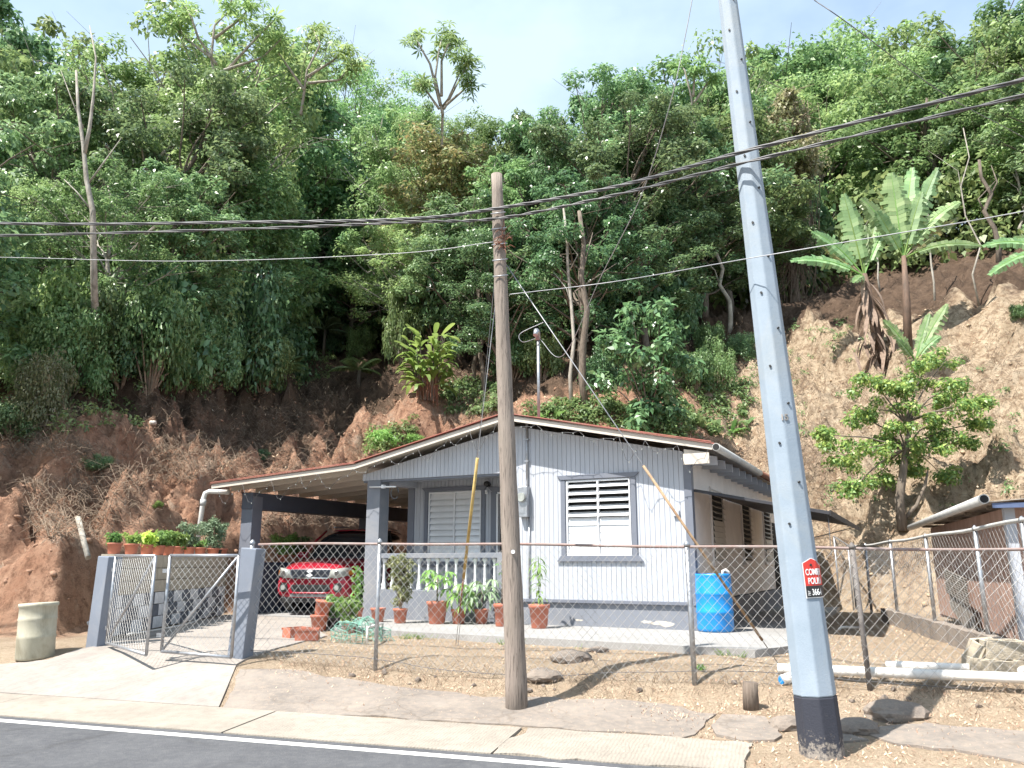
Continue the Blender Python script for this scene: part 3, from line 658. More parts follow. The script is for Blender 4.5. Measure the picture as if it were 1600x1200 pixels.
# roof: corrugated metal, rafters, fascia
def roof_panel(name, x0, z0, x1, z1, y0, y1, mat, over=.0):
    m = MB(); n = int((y1-y0)/.05); 
    for i in range(n+1):
        y = y0+(y1-y0)*i/n; h = .016*(i % 2)
        m.v += [(x0, y, z0+h), (x1, y, z1+h), (x0, y, z0+h-.003), (x1, y, z1+h-.003)]
    for i in range(n):
        a = 4*i; m.f += [(a, a+1, a+5, a+4), (a+2, a+6, a+7, a+3)]; m.sm += [False]*2
    m.f += [(0, 2, 3, 1)]; m.sm += [False]
    return m.build(name, mat, house)
rt = .15
roof_panel('roof', ridge_x, ridge_z+rt, .52, roofz(.42)+rt-.03, -.47, 9.2, m_redroof)
roof_panel('roof', ridge_x, ridge_z+rt, -6.62, 3.40+rt, -.47, 9.2, m_redroof)
roof_panel('carport_roof', -6.60, 3.40+rt-.01, -10.55, 3.15+rt, -.45, 9.2, m_redroof)
m = MB()
for xa, xb in ((ridge_x, .48), (-6.62, ridge_x), (-10.5, -6.62)):
    za, zb_ = roofz(xa)+.0, roofz(xb)+.0
    m2 = MB(); m2.prism([(xa, -.43, za+.03), (xb, -.43, zb_+.03), (xb, -.43, zb_+.115), (xa, -.43, za+.115)], (0, .03, 0)); m2.build('fascia', m_cream, house)
    m2 = MB(); m2.prism([(xa, -.41, za+.127), (xb, -.41, zb_+.127), (xb, -.41, zb_+.137), (xa, -.41, za+.137)], (0, 9.5, 0)); m2.build('roof_deck', m_cream, house)
    m2 = MB(); m2.prism([(xa, -.475, za+.151), (xb, -.475, zb_+.151), (xb, -.475, zb_+.166), (xa, -.475, za+.166)], (0, .02, 0)); m2.build('roof_edge', m_redroof, house)
m = MB()   # right eave boards under overhang
MB().bx(-.0, .42, -.40, -.37, 3.16, 3.335).build('eave_box', m_cream, house)
for k in range(14):
    y = -.36+.02 if k == 0 else .25+(k-1)*.62
    mm = MB(); mm.prism([(-.0, y, 3.22), (.40, y, 3.20), (.40, y, 3.345), (-.0, y, 3.42)], (0, .045, 0)); mm.build('rafter_tail', m_cream if k < 1 else m_siding, house)
for k in range(12):
    y = .0+k*.74
    mm = MB(); z0, z1 = roofz(-10.35), roofz(-6.63)
    mm.prism([(-10.35, y, z0), (-6.63, y, z1), (-6.63, y, z1+.125), (-10.35, y, z0+.125)], (0, .055, 0)); mm.build('rafter', m_cream, house)
MB().bx(-6.40, WX-.05, .17, D-.02, 3.33, 3.36).build('porch_ceiling', m_siding, house)
MB().bx(-6.62, -6.36, .33, D-.03, 3.20, 3.39).build('porch_beam', m_siding, house)
# gutter pipe along right eave: mossy front half, rusty rear half
m = MB(); m.tube([(.56, -.50, 3.40), (.56, 3.4, 3.37)], .062, 14); g = m.build('gutter', m_pvcgrey, house); g['label'] = 'mossy grey gutter pipe along the eave'
MB().tube([(.56, -.505, 3.40), (.56, -.47, 3.40)], .052, 14).build('gutter_mouth', m_inner, house)
MB().tube([(.56, 3.41, 3.37), (.56, 9.0, 3.33)], .06, 12).build('gutter', m_rust, house)
# awning
m_darkzinc = M_basic('dark_sheet', (.10, .095, .10), (.07, .065, .065), 4, .5, .3, bs=.1)
a0 = HX(1087, 765, .03); 
aw = empty('awning', (0, 0, 0)); aw.parent = house; aw['label'] = 'dark corrugated awning over the side windows'
m = MB(); n = 60
for i in range(n+1):
    y = .1+6.6*i/n; h = .014*(i % 2); m.v += [(.02, y, 2.80+h), (2.1, y, 2.38+h-.02*math.sin(i*.3)), (.02, y, 2.795+h), (2.1, y, 2.375+h-.02*math.sin(i*.3))]
for i in range(n): a = 4*i; m.f += [(a, a+1, a+5, a+4), (a+2, a+6, a+7, a+3)]; m.sm += [False]*2
m.build('awning_sheet', m_darkzinc, aw)
m = MB(); m.prism([(.02, .09, 2.80), (2.1, .09, 2.38), (2.1, .09, 2.33), (.02, .09, 2.76)], (0, .02, 0)); m.prism([(2.105, .09, 2.31), (2.105, 6.7, 2.31), (2.105, 6.7, 2.40), (2.105, .09, 2.40)], (.012, 0, 0)); m.build('awning_edge', m_black, aw)
m = MB(); m.tube([(2.06, .3, 2.36), (2.06, .3, 1.7)], .006, 6); m.tube([(2.0, 6.5, 2.38), (.05, 6.5, 1.9)], .012, 6); m.build('awning_stay', m_galv, aw)
# side windows with open louvers
def side_window(y0, y1, z0, z1, rows, closed, lab):
    r = empty('side_window', (0, 0, 0)); r.parent = house; r['label'] = lab
    x = -.002; f = .03
    m = MB(); m.bx(x, x+.03, y0-.05, y0, z0-.02, z1+.05); m.bx(x, x+.03, y1, y1+.05, z0-.02, z1+.05); m.bx(x, x+.05, y0-.09, y1+.09, z0-.10, z0-.021); m.bx(x, x+.03, y0-.05, y1+.05, z1+.051, z1+.10); m.build('trim', m_sidew, r)
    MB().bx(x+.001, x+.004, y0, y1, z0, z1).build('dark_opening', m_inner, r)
    h = (z1-z0)/rows; mm = MB().box((0, 0, 0), (.10, y1-y0-.01, .006)); me = bpy.data.meshes.new('slat'); me.from_pydata(mm.v, [], mm.f); me.materials.append(m_cream)
    for k in range(rows):
        o = link('slat', me, None, r); o.location = (x+.045, (y0+y1)/2, z1-(k+.5)*h); o.rotation_euler = (0, .55 if k < closed else 1.35, 0)
v0 = HX(1111, 800, 0)[0]; v1 = HX(1128, 800, 0)[0]; zt_ = HX(1119, 772, 0)[1]; zb_ = HX(1119, 875, 0)[1]
for (xa, xb, c, lab) in ((1111, 1128, 5, 'louvered side window nearest the corner, lower slats shut'), (1158, 1170, 20, 'middle louvered side window with open slats'), (1191, 1201, 7, 'louvered side window furthest from the front')):
    va = HX(xa, 800, 0)[0]; vb = HX(xb, 800, 0)[0]; side_window(va, vb, zb_, zt_, 12, c, lab)
# back door opening at far end of side wall
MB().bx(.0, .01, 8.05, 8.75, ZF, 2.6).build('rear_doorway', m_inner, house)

# electricity meter, conduit, mast
mt = empty('electric_meter', (H0.x, H0.y, 0), -HA, 'grey electric meter box with round dial and tall conduit on the front wall', 'electric meter')
mxp, mz1 = HP(815, 761, -.05); mx2, mz0 = HP(831, 808, -.05)
mx_ = HP(823, 700, -.04)[0]; zc1 = HP(823, 560, -.04)[1]
m = MB(); m.bx(mx_-.14, mx_+.05, -.14, -.001, mz0, mz1); m.build('meter_box', m_galv, mt, .008)
z = (mz0+mz1)/2+.08; m = MB(); m.tube([(mx_-.055, -.14, z), (mx_-.055, -.20, z)], [.082, .078], 20); m.build('meter_dial', m_lamp, mt)
m = MB(); m.tube([(mx_-.055, -.141, z), (mx_-.055, -.155, z)], .095, 20); m.bx(mx_-.10, mx_-.01, -.145, -.14, mz0+.06, mz0+.16); m.build('dial_ring', m_galv, mt)
m = MB(); m.tube([(mx_, -.03, mz1), (mx_, -.03, roofz(mx_)+.1)], .024, 10); m.tube([(mx_+.03, -.02, mz0), (mx_+.03, -.02, ZS)], .016, 8); m.build('conduit', m_galv, mt)
m = MB(); m.tube([(mx_, .5, roofz(mx_)+.05), (mx_, .5, zc1+.55)], .03, 10); m.tube([(mx_, .5, zc1+.5), (mx_, .46, zc1+.64), (mx_+.03, .36, zc1+.64), (mx_+.03, .30, zc1+.54)], [.05, .06, .06, .045], 10); m.build('service_mast', m_galv, mt)
m = MB()
for zz in (roofz(mx_)-.25, roofz(mx_)-.65): m.bx(mx_-.04, mx_+.04, -.058, -.002, zz, zz+.02)
m.build('clamp', m_galv, mt)
MAST = hw(mx_, .5, zc1+.55)
# porch light, antenna-like bracket, outlet
x, z = HP(765, 757, D); m = MB(); m.tube([(x, D-.01, z), (x, D-.12, z-.02)], .04, 10); m.lathe([(.03, -.02), (.07, .03), (.06, .08), (.02, .1)], (x, D-.12, z-.04), 12); o = m.build('porch_light', m_blkplastic, house)
x, z = HP(763, 763, D); MB().tube([(x, D-.08, z-.04), (x, D-.08, z-.12)], .03, 8).build('lamp_bulb', m_white, house)
x, z = HP(1057, 802, -.01); MB().bx(x-.05, x+.05, -.05, -.002, z-.05, z+.05).build('outlet_box', m_siding, house, .005)
x0_, z = HP(578, 761, -.05); x1_, _ = HP(619, 763, -.05); m = MB(); m.tube([(x0_, -.06, z), (x1_, -.06, z-.02)], .016, 8); m.bx((x0_+x1_)/2-.02, (x0_+x1_)/2+.03, -.08, 0, z-.04, z+.03); m.build('bracket_bar', m_white, house)
m = MB(); m.tube([(x1_-.1+.09*math.cos(a), .05, z-.13+.12*math.sin(a)) for a in np.linspace(0, 5.6, 18)], .012, 6); m.build('cable_coil', m_cable, house)
# icicle string lights under the front eave
m = MB(); r_ = random.Random(5); lights = MB(); x = -10.3
while x < .3:
    dx = r_.uniform(.45, .9); x2 = min(x+dx, .42); dp = r_.uniform(.12, .55)
    pts = []
    for i in range(9):
        t_ = i/8; xx = x+(x2-x)*t_; pts.append((xx, -.445, roofz(xx)+.03-dp*4*t_*(1-t_)*(.7+.3*math.sin(t_*7))))
    m.tube(pts, .0038, 4)
    for p in pts[1::2]: lights.box((p[0], -.448, p[2]-.012), (.012, .012, .022))
    x = x2
st = empty('string_lights', (H0.x, H0.y, 0), -HA, 'thin drooping string of fairy lights hung along the front eave', 'string lights')
m.build('light_wire', m_cable, st); o = lights.build('bulbs', m_lamp, st); o['kind'] = 'stuff'
# downpipe at the far left end of the roof
dp = empty('downpipe', (0, 0, 0), 0, 'white pvc downpipe bending from the carport roof end to the bank', 'downpipe')
e = hw(-10.5, .1, 3.16); q = at(320, 757, e.y); 
m = MB(); m.tube([e, Vector((q.x+.12, q.y, e.z+.02)), Vector((q.x+.03, q.y, e.z-.02)), Vector((q.x, q.y, e.z-.13)), Vector((q.x-.05, q.y-.05, 1.7))], .055, 12); m.build('pipe', m_pvc, dp)
m = MB(); m.tube([Vector((q.x, q.y, e.z-.16)), Vector((q.x-.004, q.y, e.z-.30))], .068, 12); m.build('pipe_joint', m_pvcgrey, dp)

# ------------------------------------------------------------------ chain link
def chain_mesh(W, hl, hr, pitch=.062, r=.0019, seed=0, sag=.01):
    """diagonal wires filling x 0..W, heights bottom(x)..top(x); local x along, z up"""
    m = MB(); rr = random.Random(seed)
    b0, t0 = hl; b1, t1 = hr
    bot = lambda x: b0+(b1-b0)*x/W
    top = lambda x: t0+(t1-t0)*x/W
    Hm = max(t0, t1)-min(b0, b1); zmin = min(b0, b1)
    for sgn in (1, -1):
        s = -Hm-.1
        while s < W+Hm+.1:
            pts = []; x_start = s if sgn == 1 else s
            nseg = max(2, int(Hm/.155))
            for i in range(nseg+1):
                z = zmin+Hm*i/nseg; x = s+sgn*(z-zmin)*.92
                pts.append((x, z))
            # clip
            seg = []
            for i in range(nseg):
                (xa, za), (xb, zb) = pts[i], pts[i+1]
                f0, f1 = 0.0, 1.0
                def cl(va, vb):      # keep where value >= 0
                    global _c
                    return va, vb
                ok = True
                for va, vb in ((xa, xb), (W-xa, W-xb), (za-bot(xa), zb-bot(xb)), (top(xa)-za, top(xb)-zb)):
                    if va < 0 and vb < 0: ok = False; break
                    if va < 0: f0 = max(f0, -va/(vb-va))
                    elif vb < 0: f1 = min(f1, va/(va-vb))
                if ok and f1 > f0: seg.append(((xa+(xb-xa)*f0, za+(zb-za)*f0), (xa+(xb-xa)*f1, za+(zb-za)*f1)))
            if seg:
                P = [seg[0][0]]+[q[1] for q in seg]
                P3 = [(x+.006*math.sin(z*9+s), sgn*r+.012*math.sin(x*1.9+z*3+seed), z+.004*math.sin(x*7)) for x, z in P]
                if (Vector(P3[0])-Vector(P3[-1])).length > .02: m.tube(P3, r, 3, False)
            s += pitch*1.84/1.0*.5*1.0 if False else pitch*1.15
    return m
def frame_dir(A, B):
    d = B-A; return math.atan2(d.y, d.x), math.hypot(d.x, d.y)
def post_mesh(h, r=.03, cap=True):
    m = MB(); m.tube([(0, 0, -.15), (0, 0, h)], r, 12)
    if cap: m.lathe([(r+.006, 0), (r+.008, .03), (r*.7, .055), (.004, .07)], (0, 0, h-.02), 12)
    return m

# front fence
m_olpost = M_basic('old_post', (.20, .185, .175), (.12, .105, .10), 9, .75, .2, bs=.2)
fence = empty('chain_link_fence', (-3.46, 10.95, 0), 0, 'long chain link fence with rusty top rail in front of the house', 'fence')
def fl(p): return Vector((p.x+3.46, p.y-10.95, p.z))
FA = Vector((-3.42, 10.93, 0)); FB = Vector((3.71, 8.8, 0))
fd, FL = frame_dir(FA, FB); fu = (FB-FA).normalized()
def fpt(px):                               # fence position under an image column
    a = (px-800)/FPX
    # solve (FA + fu t).x / depth = a at about mid height (z=1.1)
    k = a; return ((k*(FA.y*cp+(1.1-CAMZ)*sp))-FA.x)/(fu.x-k*fu.y*cp)
posts = [(388, 1.84, .032, 0), (590, 1.83, .026, .0), (1080, 1.78, .030, -.01), (1348, 1.76, .028, -.035)]
FEND = 12.5
def topz(t): return float(np.interp(t, [0, 2, 5, FL, FEND], [1.845, 1.845, 1.80, 1.755, 1.70]))
def gz(t):
    p = FA+fu*t; return tz(p.x, p.y)
for px, zt_, r_, lean in posts:
    t = fpt(px); p = FA+fu*t; z0 = tz(p.x, p.y)
    m = post_mesh(topz(t)-z0+.02, r_); o = m.build('post', m_galv if px != 1348 else m_olpost, fence); o.location = fl(Vector((p.x, p.y, z0))); o.rotation_euler = (0, lean, 0)
for t in (FL+2.6, FL+5.2):
    p = FA+fu*t; z0 = tz(p.x, p.y); o = post_mesh(topz(t)-z0, .028).build('post', m_galv, fence); o.location = fl(Vector((p.x, p.y, z0)))
pts = [fl(FA+fu*t+Vector((0, 0, topz(t)+.008*math.sin(t*2.1)))) for t in np.linspace(0, FEND, 40)]
MB().tube(pts, .0175, 10).build('top_rail', m_rail, fence)
ts = [0, fpt(590), 3.4, fpt(1080), FL, FL+2.6, FEND]
for i in range(len(ts)-1):
    a, b = ts[i], ts[i+1]
    o = chain_mesh(b-a, (gz(a)+.03, topz(a)-.01), (gz(b)+.03, topz(b)-.01), .092, .0022, i).build('wire_mesh', m_galvw, fence); o['kind'] = 'stuff'
    p = FA+fu*a+Vector((fu.y, -fu.x, 0))*.03; o.location = fl(Vector((p.x, p.y, 0))); o.rotation_euler = (0, 0, fd)
pts = [fl(FA+fu*t+Vector((0, -.03, gz(t)+.10+.05*math.sin(t*1.3)))) for t in np.linspace(0, FL+1, 40)]
MB().tube(pts, .004, 5).build('bottom_wire', m_cable, fence)

# gate posts
def gate_post(p, wdt, h, lean, rz, lab):
    r = empty('gate_post', p, rz, lab, 'gate post', 'grey concrete gate posts')
    m = MB(); m.box((0, 0, h/2-.1), (wdt, wdt*.85, h+.2)); o = m.build('shaft', m_trim2, r, .012); o.rotation_euler = (0, lean, 0); return r
m_trim2 = M_paint('post_paint', (.185, .21, .26), .9, (.42, .38, .33), .35, .65)
pL = G(147, 1012, .42); pR = G(369, 1031, .38)
gate_post(Vector((pL.x, pL.y+.12, pL.z)), .27, 1.28, .045, -.55, 'left grey concrete gate post beside the weathered barrel')
gate_post(Vector((pR.x, pR.y+.14, pR.z)), .25, 1.42, .07, -.36, 'right grey concrete gate post where the front fence starts')
# gate leaves
def gate_leaf(A, B, zb0, zb1, zt0, zt1, lab, flip):
    ang, L = frame_dir(A, B)
    r = empty('gate_leaf', (A.x, A.y, 0), ang, lab, 'gate', 'chain link gate leaves across the driveway')
    m = MB(); c = [(0, 0, zb0), (L, 0, zb1), (L, 0, zt1), (0, 0, zt0)]
    for i in range(4): m.tube([c[i], c[(i+1) % 4]], .021, 10)
    m.build('gate_frame', m_galv, r)
    MB().tube([c[0] if flip else c[1], c[2] if flip else c[3]], .016, 8).build('brace', m_galv, r)
    o = chain_mesh(L, (zb0, zt0), (zb1, zt1), .085, .0025, 3).build('wire_mesh', m_galvw, r); o['kind'] = 'stuff'
    h = MB(); h.box((-.04 if flip else L+.04, 0, zt0-.2), (.10, .03, .05)); h.box((-.04 if flip else L+.04, 0, zb0+.2), (.10, .03, .05)); h.build('hinge', m_galv, r)
GL0 = G(166, 1009, .46); GL1 = G(228, 1027, .44)
GL0 = Vector((GL0.x, GL0.y, 0)); GL1 = Vector((GL1.x, GL1.y, 0))
def ztop(A, py, px):                        # height at ground point A seen at image row py
    for it in range(1): pass
    a = (600-py)/FPX; return CAMZ+A.y*(sp+a*cp)/(cp-a*sp)
gate_leaf(GL0, GL1, .50, .47, ztop(GL0, 868, 0), ztop(GL1, 869, 0), 'narrow left chain link gate leaf swung towards the road', True)
GR0 = G(252, 1020, .46); GR1 = G(357, 1031, .42)
GR0 = Vector((GR0.x, GR0.y, 0)); GR1 = Vector((GR1.x, GR1.y+.1, 0))
gate_leaf(GR0, GR1, .48, .44, ztop(GR0, 868, 0), ztop(GR1, 868, 0), 'wide right chain link gate leaf hung on the right grey post', True)

# painted block wall beside the drive
bw = empty('block_wall', (-5.95, 12.45, 0), 0, 'concrete block retaining wall, bare above and checkered grey and white below', 'wall')
WA = Vector((-6.02, 12.3, 0)); WB = Vector((-6.22, 17.75, 0)); ba, BL = frame_dir(WA, WB)
bw.location = WA; bw.rotation_euler = (0, 0, ba)
ncol = 13; cwid = BL/ncol; rows = 6; zb = .52; zh = (1.70-.50)/rows; rr = random.Random(3)
MB().bx(0, BL, .02, .17, .3, 1.66).build('mortar_core', m_mortar, bw)
bms = []
for v in range(3):
    m = MB(); m.box((0, 0, 0), (cwid-.012, .15, zh-.012)); bms.append(m)
base = {}
for key, mat in (('n', m_block), ('w', m_blockw), ('g', m_blockg)):
    me = bpy.data.meshes.new('block'); me.from_pydata(bms[0].v, [], bms[0].f); me.materials.append(mat); base[key] = me
hm = MB().box((0, 0, 0), (cwid/2-.012, .15, zh-.012))
half = {}
for key, mat in (('n', m_block), ('w', m_blockw), ('g', m_blockg)):
    me = bpy.data.meshes.new('block'); me.from_pydata(hm.v, [], hm.f); me.materials.append(mat); half[key] = me
for k in range(rows):
    zc = zb+(k+.5)*zh; x = 0; first = k % 2
    xs = ([(cwid*.25, True)] if first else [])+[((i+.5+(.5 if first else 0))*cwid, False) for i in range(ncol-(1 if first else 0))]+([(BL-cwid*.25, True)] if first else [])
    for j, (xc, hf) in enumerate(xs):
        key = 'n' if k >= 3 else ('w' if (j+(k//1)) % 2 == 0 else 'g')
        o = link('block', (half if hf else base)[key], None, bw); o.location = (xc, -.01+rr.uniform(-.005, .005)+.08, zc); o.rotation_euler = (0, 0, rr.uniform(-.01, .01))
MB().bx(0, BL, .0, .20, 1.705, 1.735).build('coping', m_block, bw)
# stub of old hose lying along the foot of the wall
m = MB(); pp = [WA+(WB-WA)*t+Vector((.25+.25*math.sin(t*5), 0, .56+.06*t)) for t in np.linspace(.02, .9, 20)]
o = m.tube(pp, .016, 8).build('hose', m_pvcgrey); tag(o, 'pale grey hose curving along the foot of the checkered wall', 'hose')
g = G(100, 984, .5); o = MB().tube([(g.x-.0, g.y, .52), (g.x+.45, g.y+.25, .60)], .055, 14).build('drain_pipe', m_pvcgrey); tag(o, 'short grey drain pipe poking out behind the left gate post', 'pipe')
MB().tube([(g.x-.005, g.y-.003, .519), (g.x+.01, g.y+.006, .522)], .045, 14).build('pipe_mouth', m_inner, o)

# ------------------------------------------------------------------ poles
pb = at(808, 1093, 8.9); pbz = tz(pb.x, 8.9); ptop = at(776, 273, 8.95)
wp = empty('wooden_pole', (pb.x, 8.9, pbz), 0, 'weathered wooden utility pole leaning slightly left before the porch', 'utility pole')
ax_ = ptop-Vector((pb.x, 8.9, pbz))
m = MB(); n = 26
m.tube([ax_*(i/n)-Vector((0, 0, .25 if i == 0 else 0)) for i in range(n+1)], [.118-.050*(i/n)+.003*math.sin(i*1.7) for i in range(n+1)], 20); m.build('shaft', m_polewood, wp)
def wpt(z):  # point on pole axis at world height z
    return Vector((pb.x, 8.9, pbz))+ax_*((z-pbz)/ax_.z)
m = MB(); rr = random.Random(9)
for i in range(26):
    a = rr.uniform(0, 2*PI); c = ax_*.86+Vector((.06, -.09, rr.uniform(-.16, .14))); d = Vector((math.cos(a), -abs(math.sin(a))*.5, rr.uniform(-1, 1)))*rr.uniform(.06, .14)
    m.tube([c, c+d*.6+Vector((0, 0, .03)), c+d], .005, 4)
o = m.build('vine_tangle', m_rust, wp); o['kind'] = 'stuff'
c = G(794, 868, 1.6); w0 = wpt(1.72); m = MB(); m.tube([w0+Vector((.02, -.108, 0))-wp.location, w0+Vector((.02, -.14, 0))-wp.location], .022, 12); m.build('tag_disc', m_white, wp)
m = MB()
for i in range(5): z = 5.7-.2*i; q = wpt(z)-wp.location; m.tube([q+Vector((-.09, -.08, 0)), q+Vector((.09, -.11, .01))], .008, 6)
m.build('bolt', m_galv, wp)

cb = at(1283, 1150, 7.2); cbz = tz(cb.x, 7.2)-.05
cpq = empty('concrete_pole', (cb.x, 7.2, cbz), 0, 'tall octagonal pale concrete utility pole with black painted foot', 'utility pole')
ctop = at(1137, 0, 7.28); cdir = (ctop-Vector((cb.x, 7.2, cbz))); CH = cdir.length; cdir.normalize()
TOP = 10.5
def crad(h): return .186-.0118*h
def cpt(h, r=0, a=0):
    u = Vector((1, 0, 0)); u = (u-cdir*u.dot(cdir)).normalized(); v_ = cdir.cross(u)
    return cdir*h+(u*math.cos(a)+v_*math.sin(a))*r
def octo(h0, h1, extra=0, n=8):
    m = MB(); rings = []
    hs = np.linspace(h0, h1, 14)
    for h in hs: rings.append([cpt(h, crad(h)+extra, PI/8+.22+k*PI/4) for k in range(8)])
    m.v = [tuple(p) for R in rings for p in R]
    for i in range(len(hs)-1):
        for k in range(8): m.f.append((i*8+k, i*8+(k+1) % 8, (i+1)*8+(k+1) % 8, (i+1)*8+k)); m.sm.append(False)
    m.f.append(tuple(range(8))[::-1]); m.f.append(tuple((len(hs)-1)*8+k for k in range(8))); m.sm += [False]*2
    return m
octo(.52, TOP).build('shaft', m_polecon, cpq, .012)
m_foot, t_, b_ = nodes('worn_black_foot'); v_ = coords(t_); sx_ = N(t_, 'ShaderNodeSeparateXYZ'); t_.links.new(v_, sx_.inputs[0])
mr_ = N(t_, 'ShaderNodeMapRange'); mr_.inputs['From Min'].default_value = .30; mr_.inputs['From Max'].default_value = .0; t_.links.new(sx_.outputs[2], mr_.inputs['Value'])
ad_ = N(t_, 'ShaderNodeMath', operation='ADD'); t_.links.new(mr_.outputs[0], ad_.inputs[0]); t_.links.new(noise(t_, 22, 8, .8, v_, .35, .65), ad_.inputs[1])
m3_ = N(t_, 'ShaderNodeMapRange'); m3_.inputs['From Min'].default_value = .95; m3_.inputs['From Max'].default_value = 1.35; t_.links.new(ad_.outputs[0], m3_.inputs['Value'])
t_.links.new(mix(t_, m3_.outputs[0], (.028, .031, .045), (.27, .24, .21)), b_.inputs['Base Color']); b_.inputs['Roughness'].default_value = .8; bump(t_, b_, noise(t_, 60, 4, .6, v_, 0, 1), .4, .01)
octo(-.3, .519, .002).build('painted_foot', m_foot, cpq, .012)
m = MB()
for i in range(26):
    h = 1.6+i*.36; 
    for a in (-PI/2+.30+.0, -PI/2-.55):
        if (i+(a < -1.6)) % 2 == 0: m.tube([cpt(h, crad(h)-.02, a), cpt(h, crad(h)+.004, a)], .011, 8)
m.build('bolt_hole', m_blkplastic, cpq)
# embossed number
def text_mesh(s, size, ext=.002, bold=0):
    cu = bpy.data.curves.new('t', 'FONT'); cu.body = s; cu.size = size; cu.extrude = ext; cu.offset = bold
    ob = bpy.data.objects.new('t', cu); COL.objects.link(ob); dg = bpy.context.evaluated_depsgraph_get(); me = bpy.data.meshes.new_from_object(ob.evaluated_get(dg)); bpy.data.objects.remove(ob); return me
def pole_wrap(me, h, a0, sc=(1, 1), off=.012):       # x of the mesh runs round the pole from angle a0, y along it, z outward
    for v in me.vertices:
        hh = h+v.co.y*sc[1]; R = crad(hh); th = a0+v.co.x*sc[0]/crad(h)
        # distance to the octagon face
        k = (th-(PI/8+.22))/(PI/4); f = (k-math.floor(k)-.5)*PI/4; Rf = R*math.cos(PI/8)/math.cos(f)
        v.co = cpt(hh, Rf+off+v.co.z, th)
    me.update()
_, zz = (0, ztop(Vector((2.6, 7.2, 0)), 905, 0))
hs0 = (zz-cbz)/cdir.z
sgn_ = bpy.data.objects.new('pole_sign', None); COL.objects.link(sgn_); sgn_.location = cpq.location; sgn_.empty_display_size = .1
tag(sgn_, 'red and black termite control sticker wrapped round the concrete pole', 'sign')
def wrapped_quad(x0, x1, y0, y1, mat, off, name, house_top=False):
    m = MB(); n = 28
    for i in range(n+1):
        x = x0+(x1-x0)*i/n; yt = y1
        if house_top: yt = y1+.055*max(0, 1-abs((x-(x0+x1)*.5+.08)/.12))
        m.v += [(x, y0, 0), (x, yt, 0), (x, y0, .0025), (x, yt, .0025)]
    for i in range(n):
        a = 4*i; m.f += [(a, a+1, a+5, a+4), (a+2, a+6, a+7, a+3), (a+1, a+3, a+7, a+5), (a, a+4, a+6, a+2)]; m.sm += [False]*4
    me = bpy.data.meshes.new(name); me.from_pydata(m.v, [], m.f); pole_wrap(me, hs0, AS, off=off); me.materials.append(mat); return link(name, me, None, sgn_)
AS = -PI/2-.10
wrapped_quad(-.012, .33, -.158, .125, m_signwht, .004, 'sign_backing', True)
wrapped_quad(-.004, .322, -.055, .118, m_signred, .008, 'red_panel', True)
wrapped_quad(-.004, .322, -.150, -.056, m_signblk, .008, 'black_panel')
for s, x, y, sz, b_2 in (('COMEJEN', .0, .035, .074, .0012), ('POLILLA', .015, -.040, .074, .0012), ('366-6', .040, -.134, .074, .001), ('787', .0, -.14, .03, 0)):
    me = text_mesh(s, sz, .001, b_2)
    if s == '787':
        for v in me.vertices: v.co = Vector((.024-v.co.y, v.co.x-.0, v.co.z))
    for v in me.vertices:
        if s != '787': v.co.x *= .62
        v.co.x += x+.006; v.co.y += y
    pole_wrap(me, hs0, AS, off=.013); me.materials.append(m_signwht); link('lettering', me, None, sgn_)
h15 = (ztop(Vector((2.6, 7.2, 0)), 660, 0)-cbz)/cdir.z
me = text_mesh('15', .08, .004, .001); pole_wrap(me, h15, -PI/2-.35, off=.006); me.materials.append(m_zinc); link('number', me, None, cpq)

# ------------------------------------------------------------------ wires
def wire(name, pts, r, mat, lab, n=40, grp='overhead wires', cat='wire', jit=0, strands=1):
    """pts: list of 3D points; smooth interpolation (Catmull-Rom)"""
    P = [Vector(p) for p in pts]; P = [P[0]*2-P[1]]+P+[P[-1]*2-P[-2]]; out_ = []
    for i in range(1, len(P)-2):
        for k in range(n):
            t = k/n; a, b, c, d = P[i-1], P[i], P[i+1], P[i+2]
            out_.append(.5*((2*b)+(c-a)*t+(2*a-5*b+4*c-d)*t*t+(3*b-a-3*c+d)*t**3))
    out_.append(P[-2])
    m = MB()
    for s in range(strands):
        ph = s*2*PI/strands; rr_ = r*1.1 if strands > 1 else 0
        q = [p+Vector((0, rr_*math.cos(i*.55+ph), rr_*math.sin(i*.55+ph))) for i, p in enumerate(out_)]
        m.tube(q, r, 6)
    o = m.build(name, mat); return tag(o, lab, cat, grp)
top1 = wpt(5.75)
# (left spans run away along the road, right spans come towards the concrete pole side and pass in front of it)
def wl(px, py, Y): return at(px, py, Y)
wire('overhead_cable', [wl(-500, 330, 11.5), wl(0, 349, 10.6), wl(400, 347, 9.5), wl(640, 342, 8.95), wl(775, 326, 8.78), wl(960, 292, 8.3), wl(1180, 232, 7.0), wl(1600, 124, 6.0), wl(2100, -10, 5.0)], .0105, m_cable, 'upper twisted black overhead cable crossing the frame', 26, strands=3)
wire('overhead_cable', [wl(-500, 372, 11.5), wl(0, 368, 10.6), wl(400, 357, 9.5), wl(640, 347, 8.95), wl(780, 341, 8.78), wl(960, 305, 8.3), wl(1180, 250, 7.0), wl(1600, 149, 6.0), wl(2100, 30, 5.0)], .0095, m_cable, 'lower twisted overhead cable lashed to the wooden pole', 26, strands=2)
wire('service_wire', [wl(-400, 395, 11.4), wl(0, 402, 10.6), wl(300, 408, 9.8), wl(620, 396, 9.1), wl(772, 378, 8.83)], .004, m_cablelight, 'thin left span below the cables on the wooden pole')
wire('service_wire', [wl(796, 460, 8.83), wl(960, 440, 8.5), wl(1180, 402, 7.0), wl(1400, 365, 6.4), wl(1600, 330, 6.0), wl(2000, 250, 5.2)], .0045, m_cablelight, 'thin right span running from the wooden pole past the concrete pole')
